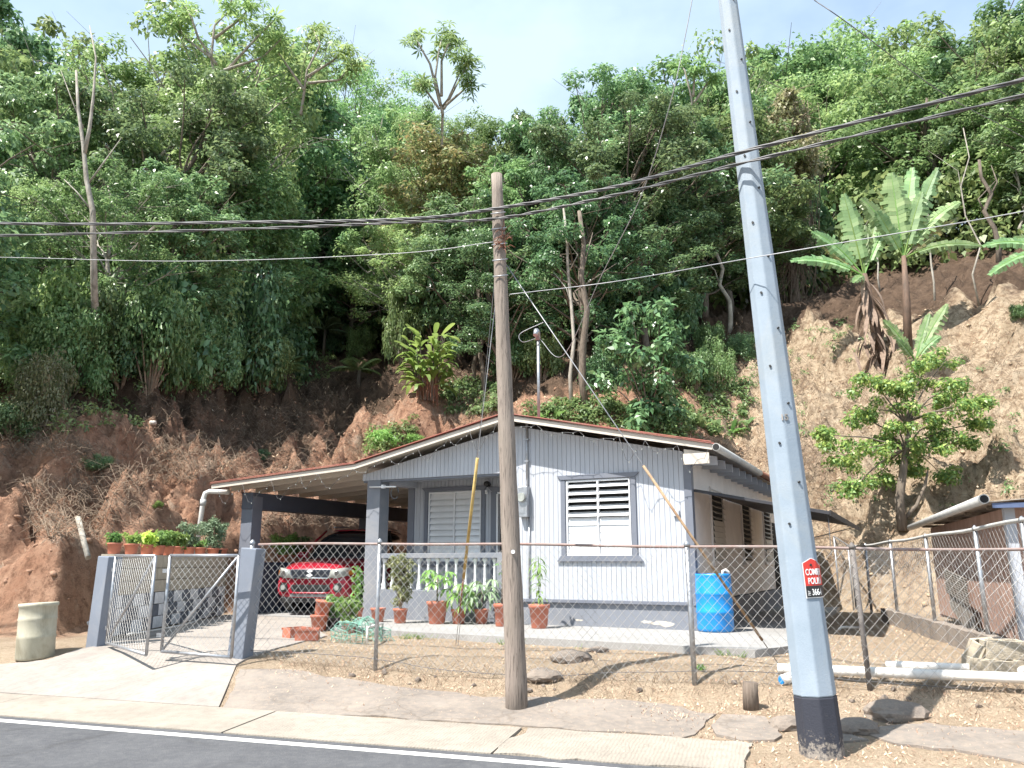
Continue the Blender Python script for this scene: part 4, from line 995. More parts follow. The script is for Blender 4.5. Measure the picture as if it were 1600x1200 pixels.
wire('hanging_wire', [wl(1092, -60, 8.2), wl(1070, 60, 8.4), wl(1045, 170, 8.7), wl(1000, 310, 10), wl(940, 430, 12), wl(880, 555, 14), MAST], .006, m_cablelight, 'service cable dropping from the sky down to the roof mast')
wire('hanging_wire', [wl(1272, 0, 7.0), wl(1330, 40, 7.0), wl(1480, 150, 9), wl(1600, 215, 11), wl(1800, 330, 12)], .005, m_cable, 'dark wire entering at the top right above the trees')
wire('hanging_wire', [MAST, MAST+Vector((-.3, -.1, -.12)), MAST+Vector((-.35, -.1, .05)), MAST+Vector((.1, -.2, .25))], .006, m_cablelight, 'short loose loop of cable at the roof mast head')
# stays
gw = empty('guy_wire', (0, 0, 0), 0, 'steel stay with rusty guard slanting down right across the window', 'guy wire', 'stays of the wooden pole')
s0 = wpt(5.2); gb = TH(1218, 1040, 5)
gp0 = s0; gd = gb-gp0
MB().tube([gp0, gb], .006, 6).build('stay_wire', m_cablelight, gw)
f0, f1 = .62, .90
# choose guard ends where the stay passes image rows 728 and 1000
def row_of(P): d = P-Vector((0, 0, CAMZ)); dep = d.y*cp+d.z*sp; return 600-FPX*(-d.y*sp+d.z*cp)/dep
fr = np.linspace(0, 1, 400); rws = [row_of(gp0+gd*f) for f in fr]; fa = fr[int(np.argmin(np.abs(np.array(rws)-728)))]; fb = fr[int(np.argmin(np.abs(np.array(rws)-1000)))]
MB().tube([gp0+gd*fa, gp0+gd*fb], .016, 10).build('guard', m_guard, gw)
gw2 = empty('guy_wire', (0, 0, 0), 0, 'stay with yellowed guard standing between the potted papayas', 'guy wire', 'stays of the wooden pole')
gb2 = TH(712, 1010, 5); s1 = wpt(5.1); gd2 = gb2-s1
g_top = at(740, 715, (s1.y+gb2.y)/2)
def yat(py): return fr[int(np.argmin(np.abs(np.array([row_of(s1+gd2*f) for f in fr])-py)))]
MB().tube([s1, gb2], .0045, 6).build('stay_wire', m_cablelight, gw2); MB().tube([s1+Vector((-.02, 0, .25)), gb2+Vector((.03, .05, 0))], .0035, 6).build('stay_wire', m_cable, gw2)
MB().tube([s1+gd2*yat(716), s1+gd2*yat(905)], .021, 10).build('guard', m_bamboo, gw2); MB().tube([s1+gd2*yat(905), s1+gd2*yat(965)], .012, 8).build('anchor_rod', m_rust, gw2)

# ------------------------------------------------------------------ blue drum, weathered barrel, pipes, stump, blocks
bb_ = G(1126, 989, .55)
bd = empty('blue_drum', (bb_.x, bb_.y+.29, .55), 0, 'bright blue plastic drum standing at the right front corner of the house', 'drum')
R_ = .285
MB().lathe([(R_*.9, 0), (R_*.97, .02), (R_, .06), (R_, .28), (R_+.012, .30), (R_, .32), (R_, .56), (R_+.012, .58), (R_, .60), (R_*.985, .80), (R_*.96, .84), (R_*.985, .855), (R_*.985, .885), (R_*.93, .885), (R_*.92, .84), (.02, .835)], n=40).build('drum_body', m_blue, bd)
m = MB(); m.tube([(.12, -.16, .84), (.12, -.16, .93), (.16, -.17, .95), (.22, -.19, .90)], .022, 10); m.build('tap_elbow', m_pvc, bd)
gb3 = G(40, 1017, .44); wbq = empty('weathered_barrel', (gb3.x, gb3.y+.24, tz(gb3.x, gb3.y+.24)-.02), .0, 'mossy yellowish plastic barrel open at the top, left of the gate', 'barrel')
MB().lathe([(.225, 0), (.24, .03), (.238, .28), (.246, .30), (.238, .32), (.238, .52), (.246, .54), (.238, .56), (.236, .70), (.25, .71), (.25, .75), (.236, .755), (.222, .74), (.215, .3), (.01, .28)], n=36).build('barrel_body', m_barrelold, wbq).rotation_euler = (.0, -.05, 0)
g_ = G(1215, 1052, .27); 
def gpipe(a, b, r, lab, bend=False):
    A = TH(a[0], a[1]+6, 5); B = TH(b[0], b[1]+6, 5); A.z += r*.8+.03; B.z = A.z+.02; m = MB(); pts = [A.lerp(B, t) for t in np.linspace(0, 1, 6)]
    m.tube(pts, r, 16); o = m.build('drain_pipe', m_pvc); tag(o, lab, 'pipe', 'white pvc pipes lying behind the fence')
    d = (B-A).normalized(); MB().tube([A-d*.002, A+d*.004], r*.86, 16).build('pipe_mouth', m_inner, o); return o
gpipe((1216, 1052), (1700, 1092), .052, 'long white pvc pipe on the ground passing behind the concrete pole')
gpipe((1385, 1043), (1720, 1066), .047, 'second white pvc pipe lying above the long one at the right edge')
A = TH(1222, 1072, 5)+Vector((0, 0, .05)); o = MB().tube([A, A+Vector((.16, .05, .03)), A+Vector((.35, .07, .03))], .055, 16).build('pipe_elbow', m_pvc); tag(o, 'white pvc elbow piece beside the end of the long pipe', 'pipe fitting')
MB().tube([A+Vector((-.004, -.002, 0)), A+Vector((.002, .001, 0))], .046, 14).build('pipe_mouth', m_blue, o)
A = TH(1312, 985, 5); o = MB().tube([A+Vector((0, 0, -.06)), A+Vector((0, 0, .03)), A+Vector((.05, .01, .05)), A+Vector((.42, .1, .03))], .024, 10).build('yard_pipe', m_pvc); tag(o, 'thin white pipe bending out of the sandy yard behind the post', 'pipe')
A = G(1176, 1098, .22); o = MB().tube([A+Vector((0, .06, -.1)), A+Vector((0, .06, .08)), A+Vector((.005, .06, .19))], [.083, .078, .076], 18).build('stump', m_stump, None); tag(o, 'short sawn wooden post stump between the two poles', 'stump')
def cinder(p, rz, tilt, lab):
    r = empty('concrete_block', p, rz, lab, 'concrete block', 'loose concrete blocks heaped at the right'); r.rotation_euler = (tilt, 0, rz)
    m = MB(); L, W_, H_ = .39, .19, .19; t = .03
    m.bx(-L/2, L/2, -W_/2, -W_/2+t, 0, H_); m.bx(-L/2, L/2, W_/2-t, W_/2, 0, H_)
    for xx in (-L/2, -t/2, L/2-t): m.bx(xx, xx+t, -W_/2+t+.001, W_/2-t-.001, 0.001, H_-.001)
    m.build('block_shell', m_block, r, .004); return r
cA = TH(1568, 1062, 5)
for i, (dx, dy, dz_, rz, tl, lab) in enumerate([(0, 0, 0, .2, 0, 'concrete block lying lowest in the heap by the right curb'), (-.16, .22, .0, 1.3, .1, 'concrete block standing at the left of the heap'), (.12, .15, .18, -.1, .05, 'hollow concrete block with its holes showing on the heap'), (.0, .35, .16, .5, .5, 'tilted concrete block on top of the heap')]):
    p = cA+Vector((dx, dy, 0)); cinder((p.x, p.y, tz(p.x, p.y)+dz_), rz, tl, lab)

# ------------------------------------------------------------------ side fence on its curb, and the shed
SA = Vector((5.55, 8.6, 0)); SB = Vector((7.35, 16.2, 0)); SC = Vector((7.9, 18.2, 0))
def curbz(t): return float(np.interp(t, [0, 1], [.72, .80]))
cu = empty('curb_wall', (0, 0, 0), 0, 'low crumbling concrete curb under the side fence', 'curb wall')
def strip(A, B, w_, z0, z1, name, mat, parent, n=16, seed=1):
    d = (B-A).normalized(); s = Vector((d.y, -d.x, 0)); m = MB(); rr = random.Random(seed); vs = []
    for i in range(n+1):
        p = A.lerp(B, i/n); j = rr.uniform(-.02, .02); zt = z1+rr.uniform(-.03, .01)
        m.v += [tuple(p-s*(w_/2+j)+Vector((0, 0, z0))), tuple(p+s*(w_/2)+Vector((0, 0, z0))), tuple(p+s*(w_/2)+Vector((0, 0, zt))), tuple(p-s*(w_/2+j)+Vector((0, 0, zt)))]
    for i in range(n):
        a = 4*i; m.f += [(a, a+1, a+5, a+4), (a+1, a+2, a+6, a+5), (a+2, a+3, a+7, a+6), (a+3, a, a+4, a+7)]; m.sm += [False]*4
    m.f += [(3, 2, 1, 0), tuple(4*n+k for k in range(4))]; m.sm += [False]*2
    return m.build(name, mat, parent)
strip(SA+Vector((-.35, -1.4, 0)), SB, .17, .1, .74, 'curb', m_oldpave, cu, 40)
sf = empty('side_fence', (0, 0, 0), 0, 'chain link fence on the curb running back between yard and shed', 'fence')
sd_, SL = frame_dir(SA, SB)
def sp_at(px):
    a = (px-800)/FPX; u = (SB-SA).normalized(); k = a
    return ((k*(SA.y*cp+(1.4-CAMZ)*sp))-SA.x)/(u.x-k*u.y*cp)
u_ = (SB-SA).normalized()
def stop(t): return float(np.interp(t, [-1, 2, 8], [2.08, 2.03, 1.98]))
for px in (1610, 1533, 1453, 1396, 1356, 1333):
    t = sp_at(px); p = SA+u_*t
    o = post_mesh(stop(t)-.70, .028, True).build('post', m_galv, sf); o.location = (p.x, p.y, .70)
m = MB(); tt = np.linspace(-1.5, sp_at(1333), 24); m.tube([tuple(SA+u_*t+Vector((0, 0, stop(t)+.01*math.sin(t*2)))) for t in tt], .024, 10); m.build('top_rail', m_pvcgrey, sf)
LL = sp_at(1333)+1.5; p = SA-u_*1.5
o = chain_mesh(LL, (.74, stop(-1)), (.76, stop(8)), .12, .0017, 5).build('wire_mesh', m_galvw, sf); o.location = p; o.rotation_euler = (0, 0, sd_); o['kind'] = 'stuff'
e0 = SA+u_*sp_at(1333); e1 = at(1325, 852, e0.y+.7); e2 = at(1303, 838, e0.y+1.6); e3 = at(1300, 838, e0.y+5)
m = MB(); m.tube([tuple(e0+Vector((0, 0, stop(8)))), tuple(e1), tuple(e2), tuple(e3)], .02, 8); m.build('dipping_rail', m_galv, sf)
for e in (e1, e2, e3):
    o = post_mesh(e.z-.5, .022, False).build('post', m_galv, sf); o.location = (e.x, e.y, .5)
def mesh_between(A, B, zb, parent):
    a_, L = frame_dir(A, B); o = chain_mesh(L, (zb, A.z-.01), (zb, B.z-.01), .12, .0017, 8).build('wire_mesh', m_galvw, parent); o.location = (A.x, A.y, 0); o.rotation_euler = (0, 0, a_); o['kind'] = 'stuff'
mesh_between(Vector((e0.x, e0.y, stop(8))), e1, .6, sf); mesh_between(e1, e2, .6, sf); mesh_between(e2, e3, .7, sf)

SHP = Vector((6.45, 10.5, 0)); SHQ = Vector((8.75, 17.0, 0)); sa_, SHL = frame_dir(SHP, SHQ)
m_shedblue = M_basic('faded_blue_edge', (.10, .14, .26), (.08, .11, .2), 5, .6, bs=0)
shed = empty('shed', SHP, sa_, 'low pinkish plywood shed with metal roof at the right edge', 'shed')   # local x runs back along its left wall, y to the left
rr = random.Random(4)
L0 = SHL*.93
npan = 5; pw = L0/npan
for i in range(npan):
    MB().bx(i*pw+.004, (i+1)*pw-.004, -.018-.003*(i % 2), -.002*(i % 2), .62, 2.30).build('wall_panel', m_plywood, shed)
MB().bx(0, L0, -.022-.001, -.025+.0, .5, .61) 
MB().bx(-.035, -.002, -3.2, -.04, .60, 2.34).build('front_wall', m_plywood, shed)
MB().bx(-.10, .02, -.09, .03, .4, 2.30).build('corner_post', m_siding, shed)
MB().bx(-.03, L0, -.10, -.03, 2.22, 2.30).build('wall_plate', m_bark, shed)
MB().bx(L0, L0+.03, -3, 0, .55, 2.1).build('back_wall', m_plywood, shed)
m = MB(); n = 70
for i in range(n+1):
    x = -.35+(SHL+.3)*i/n; h = .012*(i % 2); m.v += [(x, .28, 2.36+h), (x, -3.2, 2.62+h), (x, .28, 2.357+h), (x, -3.2, 2.617+h)]
for i in range(n): a = 4*i; m.f += [(a, a+1, a+5, a+4), (a+2, a+6, a+7, a+3)]; m.sm += [False]*2
m.build('roof', m_zinc, shed)
MB().bx(-.33, -.30, -3.2, .2, 2.29, 2.355).build('roof_edge', m_shedblue, shed)
for i in range(5): MB().bx(.1+i*1.5, .16+i*1.5, -3.1, .18, 2.301, 2.35).build('rafter', m_bark, shed)
MB().tube([(-.42, .30, 2.40), (SHL+.15, .30, 2.34)], .062, 14).build('gutter', m_pvcgrey, shed)
MB().tube([(-.425, .30, 2.40), (-.40, .30, 2.40)], .05, 14).build('gutter_mouth', m_inner, shed)
# corrugated sheets leaning on it
def corr(L, H_, n, mat, name, parent):
    m = MB()
    for i in range(n+1):
        z = H_*i/n; d = .012*math.sin(i*PI/2*1.0) if False else .014*(1 if i % 4 == 1 else -1 if i % 4 == 3 else 0)
        m.v += [(0, d, z), (L, d, z), (0, d+.002, z), (L, d+.002, z)]
    for i in range(n): a = 4*i; m.f += [(a, a+1, a+5, a+4), (a+2, a+6, a+7, a+3)]; m.sm += [True]*2
    return m.build(name, mat, parent)
c0 = at(1458, 955, 13.2); c1 = at(1519, 972, 11.0)
for i, (zoff, tl, lab) in enumerate(((.38, 0.05, 'upper corrugated zinc sheet leaning by the plywood shed'), (-.06, .10, 'lower corrugated zinc sheet sloping down to the curb by the shed'))):
    a_, L_ = frame_dir(c0, c1); o = corr(2.1, .42 if i == 0 else .40, 44, m_zinc, 'zinc_sheet', None); o.location = (7.70, 14.55-.1*i, .86+zoff*.62); o.rotation_euler = (.0, .07+.12*i, math.atan2(-2.0, -.72)); tag(o, lab, 'metal sheet', 'corrugated sheets leaning by the shed')

# old pieces: black table-like thing left inside fence, plank on the bank
p = TH(118, 842); q = TH(150, 880, 10); 
o = MB().tube([p+Vector((0, 0, .35)), p+Vector((.55, -.55, -.35))], .05, 6).build('plank', m_barkpale); tag(o, 'old pale plank propped in the hollow of the left bank', 'plank')
o = link('boulder', rock_mesh(33, .10, .08, .07), m_cream); p = TH(238, 667); o.location = p+Vector((0, 0, .05)); tag(o, 'small pale round stone lying on the shaded left bank', 'stone')

# ------------------------------------------------------------------ red car (local x = its left to right as seen, y back along its length, z up; front at y=0)
car = empty('car', hw(-8.15, .25, .585), -.24, 'red compact suv parked nose out in the carport', 'car')
def smooth_loft(name, secs, mat, lvl=2, closed_ends=True, parent=car):
    """secs: list of (y, [(x,z)...]) right half from bottom centre to top centre, mirrored"""
    m = MB(); k = len(secs[0][1])
    ring = []
    for y, pts in secs:
        full = [(x, z) for x, z in pts]+[(-x, z) for x, z in pts[::-1] if x > 1e-6]
        ring.append([(x, y, z) for x, z in full])
    n = len(ring[0])
    for R in ring: m.v += R
    for i in range(len(ring)-1):
        for j in range(n): m.f.append((i*n+j, (i+1)*n+j, (i+1)*n+(j+1) % n, i*n+(j+1) % n)); m.sm.append(True)
    m.f.append(tuple(range(n))); m.f.append(tuple((len(ring)-1)*n+j for j in range(n))[::-1]); m.sm += [False, False]
    o = m.build(name, mat, parent); s = o.modifiers.new('sub', 'SUBSURF'); s.levels = s.render_levels = lvl; return o
def sec(y, zb, hw_, zs, zt, tw, zc):
    # bottom, sill, side mid, shoulder, top edge, top centre
    return (y, [(0, zb), (hw_*.80, zb), (hw_*.97, zb+.08), (hw_, (zb+zs)/2), (hw_*.985, zs), (tw, zt), (tw*.5, zc), (0, zc+.005)])
secs = [sec(.0, .30, .62, .56, .72, .52, .735), sec(.04, .27, .76, .60, .80, .62, .82), sec(.16, .24, .86, .66, .90, .70, .925), sec(.55, .23, .90, .80, .97, .74, 1.00), sec(1.05, .23, .905, .88, 1.02, .76, 1.05),
        sec(1.5, .23, .905, .92, 1.03, .76, 1.05), sec(2.6, .23, .905, .94, 1.04, .78, 1.05), sec(3.6, .24, .90, .96, 1.06, .78, 1.06), sec(4.0, .28, .86, .95, 1.06, .74, 1.06), sec(4.1, .36, .78, .9, 1.02, .7, 1.03)]
smooth_loft('body', secs, m_redcar)
def gsec(y, z0, w0, z1, w1): return (y, [(0, z0), (w0, z0), (w0*.985, z0+.05), ((w0+w1)/2, (z0+z1)/2), (w1, z1-.03), (w1*.82, z1), (0, z1+.02)])
smooth_loft('cabin_glass', [gsec(1.08, .98, .74, 1.03, .72), gsec(1.45, .98, .78, 1.36, .66), gsec(1.85, .98, .79, 1.60, .62), gsec(2.6, .98, .79, 1.64, .63), gsec(3.6, .98, .78, 1.60, .60), gsec(3.98, .98, .74, 1.10, .62)], m_glass)
smooth_loft('roof', [(1.86, [(0, 1.60), (.55, 1.59), (.60, 1.60), (.58, 1.63), (0, 1.655)]), (2.4, [(0, 1.63), (.58, 1.62), (.63, 1.625), (.60, 1.665), (0, 1.69)]), (3.3, [(0, 1.62), (.58, 1.61), (.63, 1.61), (.60, 1.655), (0, 1.68)]), (3.8, [(0, 1.55), (.52, 1.54), (.57, 1.54), (.55, 1.58), (0, 1.60)])], m_redcar)
for s in (-1, 1):
    MB().tube([(s*.76, 1.10, 1.03), (s*.70, 1.48, 1.37), (s*.63, 1.88, 1.61)], .028, 8).build('pillar', m_redcar, car)
    MB().tube([(s*.80, 2.55, 1.03), (s*.64, 2.6, 1.62)], .03, 8).build('pillar', m_blkplastic, car)
    MB().tube([(s*.44, 1.9, 1.69), (s*.46, 2.8, 1.72), (s*.44, 3.6, 1.67)], .016, 8).build('roof_rail', m_galv, car)
    m = MB(); m.lathe([(.02, -.07), (.10, -.06), (.12, 0), (.10, .06), (.02, .07)], (s*.98, 1.42, 1.10), 14); m.tube([(s*.80, 1.42, 1.05), (s*.96, 1.42, 1.08)], .022, 8); m.build('mirror', m_redcar, car)
    # headlight: a shaped lens wrapping the corner
    A = [(.40, -.012, .655), (.46, -.016, .805), (.62, .02, .835), (.76, .12, .85), (.80, .20, .80), (.78, .10, .70), (.62, .0, .655)]
    m = MB(); pts = [(s*x, y-.03, z) for x, y, z in A]; c = (s*.60, -.055, .75); n = len(pts)
    m.v = [c]+pts+[(x, y+.10, z) for x, y, z in pts]
    for i in range(n):
        j = (i+1) % n; m.f += [(0, 1+i, 1+j), (1+i, 1+n+i, 1+n+j, 1+j)]; m.sm += [True, False]
    hl = m.build('headlight', m_lamp, car)
    m = MB(); m.prism([(s*.775, .12, .80), (s*.835, .24, .80), (s*.835, .24, .72), (s*.79, .12, .71)], (s*.01, -.02, 0)); m.build('indicator', m_amber, hl)
    MB().tube([(s*.60, -.045, .745), (s*.60, -.07, .745)], .045, 14).build('lamp_bowl', m_chrome, hl)
    m = MB(); m.tube([(s*.60, -.03, .475), (s*.60, .05, .475)], .085, 16); fo = m.build('fog_lamp', m_blkplastic, car); MB().tube([(s*.60, -.045, .475), (s*.60, -.03, .475)], .05, 16).build('fog_lens', m_lamp, fo)
    MB().bx(s*.60-.13, s*.60+.13, -.012, .03, .575, .590).build('bumper_line', m_redcar, car)
m_grille = M_basic('grille_dark', (.10, .11, .15), (.07, .08, .11), 8, .35, .3, bs=0)
# grille with chrome surround
m = MB(); m.prism([(-.40, -.035, .66), (.40, -.035, .66), (.46, -.02, .815), (-.46, -.02, .815)], (0, .05, 0)); gr = m.build('grille', m_grille, car)
m = MB(); fr_ = [(-.41, -.045, .655), (.41, -.045, .655), (.47, -.03, .82), (-.47, -.03, .82)]
for i, r_ in ((0, .017), (1, .009), (3, .009)): m.tube([fr_[i], fr_[(i+1) % 4]], r_, 8)
m.build('chrome_surround', m_chrome, gr)
m = MB()
for k in range(5): z = .685+k*.026; m.bx(-.40-.01*k, .40+.01*k, -.046+.003*k, -.036+.003*k, z, z+.008)
m.build('grille_bars', m_blkplastic, gr)
# letter-like S emblem
m = MB(); E = [(-.05, .775), (.0, .805), (.055, .775), (.02, .755), (-.0, .765), (-.012, .758), (.055, .715), (.0, .68), (-.055, .712), (-.02, .73), (0, .72), (.012, .727)]
m.prism([(x*1.4, -.075, .742+(z-.742)*1.25) for x, z in [E[0], E[1], E[2], E[3], E[4], E[5], E[6], E[7], E[8], E[9], E[10], E[11]]], (0, .012, 0)); m.build('emblem', m_slat, gr)
m = MB(); m.prism([(-.38, -.03, .40), (.38, -.03, .40), (.44, -.02, .46), (.42, -.02, .53), (-.42, -.02, .53), (-.44, -.02, .46)], (0, .05, 0)); lo = m.build('lower_intake', m_blkplastic, car)
m = MB()
for k in range(4): m.bx(-.40, .40, -.036, -.03, .42+k*.028, .427+k*.028)
for k in range(9): m.bx(-.38+k*.095, -.373+k*.095, -.036, -.031, .41, .525)
m.build('intake_mesh', m_blkplastic, lo)
MB().tube([(-.46, -.01, .385), (-.3, -.03, .375), (.3, -.03, .375), (.46, -.01, .385)], .018, 8).build('bumper_lip', m_redcar, car)
MB().bx(-.66, .66, .03, .3, .20, .30).build('skid_plate', m_blkplastic, car, .02)
MB().bx(-.45, .45, -.004, .012, .305, .355).build('skid_guard', m_galv, car, .01)
# bonnet seam, wipers
m = MB(); m.tube([(-.60, .12, .905), (-.66, .6, .985), (-.70, 1.05, 1.035)], .005, 4); m.tube([(.60, .12, .905), (.66, .6, .985), (.70, 1.05, 1.035)], .005, 4); m.build('bonnet_seam', m_blkplastic, car)
m = MB(); m.tube([(-.1, 1.12, 1.075), (-.5, 1.25, 1.19)], .008, 4); m.tube([(.5, 1.12, 1.075), (.1, 1.25, 1.20)], .008, 4); m.build('wiper', m_blkplastic, car)
for s in (-1, 1):
    for y in (.82, 3.3):
        m = MB(); R = Matrix.Rotation(PI/2, 3, 'Y'); prof = [(.10, -.10), (.21, -.10), (.30, -.105), (.335, -.07), (.34, 0), (.335, .07), (.30, .105), (.21, .10), (.10, .10)]
        mm = MB().lathe(prof, n=28); mm.v = [tuple(R @ Vector(v)) for v in mm.v]
        wh = mm.build('wheel', m_tyre, car, loc=(s*.80, y, .345))
        mm = MB().lathe([(.03, .0), (.20, .0), (.215, .02), (.20, .03), (.06, .045)], n=20); R2 = Matrix.Rotation(s*PI/2, 3, 'Y'); mm.v = [tuple(R2 @ (Vector(v)+Vector((0, 0, .085)))) for v in mm.v]; mm.build('rim', m_galv, wh)
        m = MB(); m.tube([(s*.80+s*.102, y+.40*math.cos(a), .345+.40*math.sin(a)) for a in np.linspace(0, PI, 14)], .03, 6); m.build('wheel_arch', m_blkplastic, car)

car.scale = (1.02, 1, 1.09)

# ------------------------------------------------------------------ foliage
def leaves(C, R, n, L, W, rg, up=.5, squash=.7, shell=.45, droop=.2, fold=.25):
    """n leaves round each centre in C (M,3) with radii R (M,)"""
    M_ = len(C); N_ = M_*n
    d = rg.normal(size=(N_, 3)); d /= np.linalg.norm(d, axis=1)[:, None]
    rad = rg.uniform(shell, 1.0, N_)**.8; Rr = np.repeat(R, n)
    off = d*(rad*Rr)[:, None]; off[:, 2] *= squash
    P = np.repeat(C, n, 0)+off
    nrm = d*.8+np.array([0, 0, up])+rg.normal(scale=.45, size=(N_, 3)); nrm /= np.linalg.norm(nrm, axis=1)[:, None]
    ax_ = d*.6+rg.normal(scale=.7, size=(N_, 3)); ax_[:, 2] -= droop
    ax_ -= nrm*np.sum(ax_*nrm, 1)[:, None]; ax_ /= np.linalg.norm(ax_, axis=1)[:, None]+1e-9
    sd_ = np.cross(nrm, ax_); s = rg.uniform(.6, 1.35, N_)[:, None]; Ls = L*s; Ws = W*s
    base = P; tip = P+ax_*Ls-nrm*Ls*.12; mid = P+ax_*Ls*.45
    lf = mid+sd_*Ws*.5+nrm*Ws*fold; rt = mid-sd_*Ws*.5+nrm*Ws*fold
    V = np.stack([base, rt, tip, lf], 1).reshape(-1, 3)
    return V, np.arange(4*N_).reshape(N_, 4)
def wobble_path(a, b, n, amp, rg):
    a = np.array(a, float); b = np.array(b, float); t = np.linspace(0, 1, n+1)[:, None]
    p = a+(b-a)*t; w_ = np.cumsum(rg.normal(scale=amp/n**.5, size=(n+1, 3)), 0); w_ -= w_[0]; w_ -= t*w_[-1]
    return p+w_
def tree_meshes(seed, H=11., trunk_r=.16, crown_r=3.2, crown_lo=.35, nl=26, sub=4, nleaf=190, L=.17, W=.085, leafmat=None, barkmat=None, clump=.62, squash=.75, up=.5, droop=.25, flat=False, lean=.06):
    rg = np.random.default_rng(seed); m = MB()
    topT = np.array([rg.normal()*lean*H, rg.normal()*lean*H, H*.86]); tp = wobble_path((0, 0, -.4), topT, 10, .30, rg)
    m.tube([tuple(p) for p in tp], list(np.linspace(trunk_r, trunk_r*.25, 11)), 8)
    C = []; R = []
    for i in range(nl):
        f = crown_lo+(1-crown_lo)*((i+.5)/nl)**.9; k = min(10, int(f*.93*10)); o = tp[k]
        ht = f*H; a = i*2.4+rg.normal()*.4
        prof = math.sin(PI*min(1, max(.05, (f-crown_lo)/(1-crown_lo)*.82+.16)))**.6
        r = crown_r*prof*rg.uniform(.65, 1.1)
        r = max(r, crown_r*.42)
        e = np.array([tp[k][0]+math.cos(a)*r, tp[k][1]+math.sin(a)*r, min(ht+rg.uniform(0, .10)*H*(.1 if f > .75 else 1), H*.90)])
        bp = wobble_path(o, e, 5, .22, rg); rr_ = trunk_r*(.42*(1-f)+.16)
        m.tube([tuple(p) for p in bp], list(np.linspace(rr_, rr_*.3, 6)), 5, False)
        for j in range(sub):
            q = bp[3 if j % 2 else 5]+rg.normal(size=3)*np.array([.8, .8, .5])*crown_r*.26
            if j: m.tube([tuple(bp[3 if j % 2 else 4]), tuple(q)], [rr_*.35, rr_*.15], 4, False)
            C.append(q if j else e); R.append(clump*rg.uniform(.6, 1.35)*(.8 if f > .9 else 1))
    for i in range(16):     # bare twigs poking out of the crown
        c = C[rg.integers(len(C))]; d = rg.normal(size=3); d[2] = abs(d[2])*.8; d /= np.linalg.norm(d); q = c+d*rg.uniform(.7, 1.5)
        m.tube([tuple(c-d*.5), tuple((c+q)/2+rg.normal(size=3)*.08), tuple(q)], [.022, .014, .006], 3, False); m.tube([tuple((c+q)/2), tuple((c+q)/2+(d+rg.normal(size=3)*.6)*.45)], [.01, .004], 3, False)
    C = np.array(C); R = np.array(R)
    if nl > 21:     # no lone puffs above the crown
        D_ = np.sort(np.linalg.norm(C[:, None]-C[None], axis=2), axis=1)[:, 3]; hi_ = np.sort(C[:, 2])[-9]; kp = ~((D_ > crown_r*.42) & (C[:, 2] > H*.6)); C = C[kp]; R = R[kp]; C[:, 2] = np.minimum(C[:, 2], hi_+.25)
    V, F_ = leaves(C, R, nleaf, L, W, rg, up, squash, .3, droop)
    tm = bpy.data.meshes.new('trunk'); tm.from_pydata(m.v, [], m.f); tm.polygons.foreach_set('use_smooth', m.sm); tm.materials.append(barkmat or m_bark)
    return tm, npmesh('crown', V, F_, leafmat), H
VAR = {}
VAR['broad'] = tree_meshes(1, 11, .17, 3.3, .28, 32, 4, 150, .215, .11, m_leafA, clump=.7)
VAR['dark'] = tree_meshes(2, 11, .18, 3.2, .25, 36, 4, 180, .19, .09, m_leafB, clump=.5)
VAR['pale'] = tree_meshes(9, 11, .14, 3.1, .3, 40, 4, 120, .16, .07, m_leafC, m_barkpale, clump=.42, squash=.9)
VAR['dark2'] = tree_meshes(3, 12, .17, 3.0, .22, 32, 4, 200, .18, .08, m_leafB, clump=.55)
VAR['fine'] = tree_meshes(4, 11, .15, 3.4, .40, 30, 5, 230, .115, .055, m_leafC, clump=.6, squash=.5)
VAR['rusty'] = tree_meshes(5, 10, .14, 3.0, .35, 26, 4, 170, .18, .10, m_leafD)
VAR['open'] = tree_meshes(6, 11.5, .15, 3.3, .45, 22, 4, 95, .19, .095, m_leafA, m_barkpale, clump=.6)
VAR['vine'] = tree_meshes(7, 9, .25, 1.7, .45, 22, 4, 190, .16, .10, m_leafE, m_deadwood, clump=.5)
VAR['airy'] = tree_meshes(8, 11, .13, 3.8, .55, 22, 4, 130, .12, .06, m_leafC, m_barkpale, clump=.75, squash=.45)
used = set(); TREES = []
def put_tree(var, X, Y, top, width, lab, grp, name='tree', rz=None, cat='tree', sink=.2, aspect=None):
    """top: world z of the crown's top; width: crown width in metres"""
    tm, cm, H = VAR[var]; z0 = tz(X, Y)-sink; h = max(1.5, top-z0); s = h/(H*1.04)
    bw = {'broad': 7.4, 'dark': 7.2, 'dark2': 6.8, 'fine': 7.6, 'rusty': 6.8, 'open': 7.2, 'vine': 4.2, 'airy': 8.4, 'pale': 6.8}[var]
    r = empty(name, (X, Y, z0), rz if rz is not None else rng.uniform(0, 2*PI), lab, cat, grp)
    sx_ = width/bw; r.scale = (sx_, sx_, s)
    link('trunk', tm, None, r); link('crown', cm, None, r); TREES.append(r); return r
def tree_px(var, px, Y, top_py, wpx, lab, grp, **k):
    d = ray(px, 500); P = at(px, 500, Y); 
    # column of the image at the tree's mid height
    T = at(px, top_py, Y); X = T.x; dep = T.y*cp+(T.z-CAMZ)*sp
    # trunk x: keep the crown centred on the column (verticals converge slightly)
    zc = T.z*.6; X = (px-800)/FPX*(Y*cp+(zc-CAMZ)*sp)
    return put_tree(var, X, Y, T.z, wpx*dep/FPX, lab, grp, **k)
GR = 'trees of the forest on the hillside'
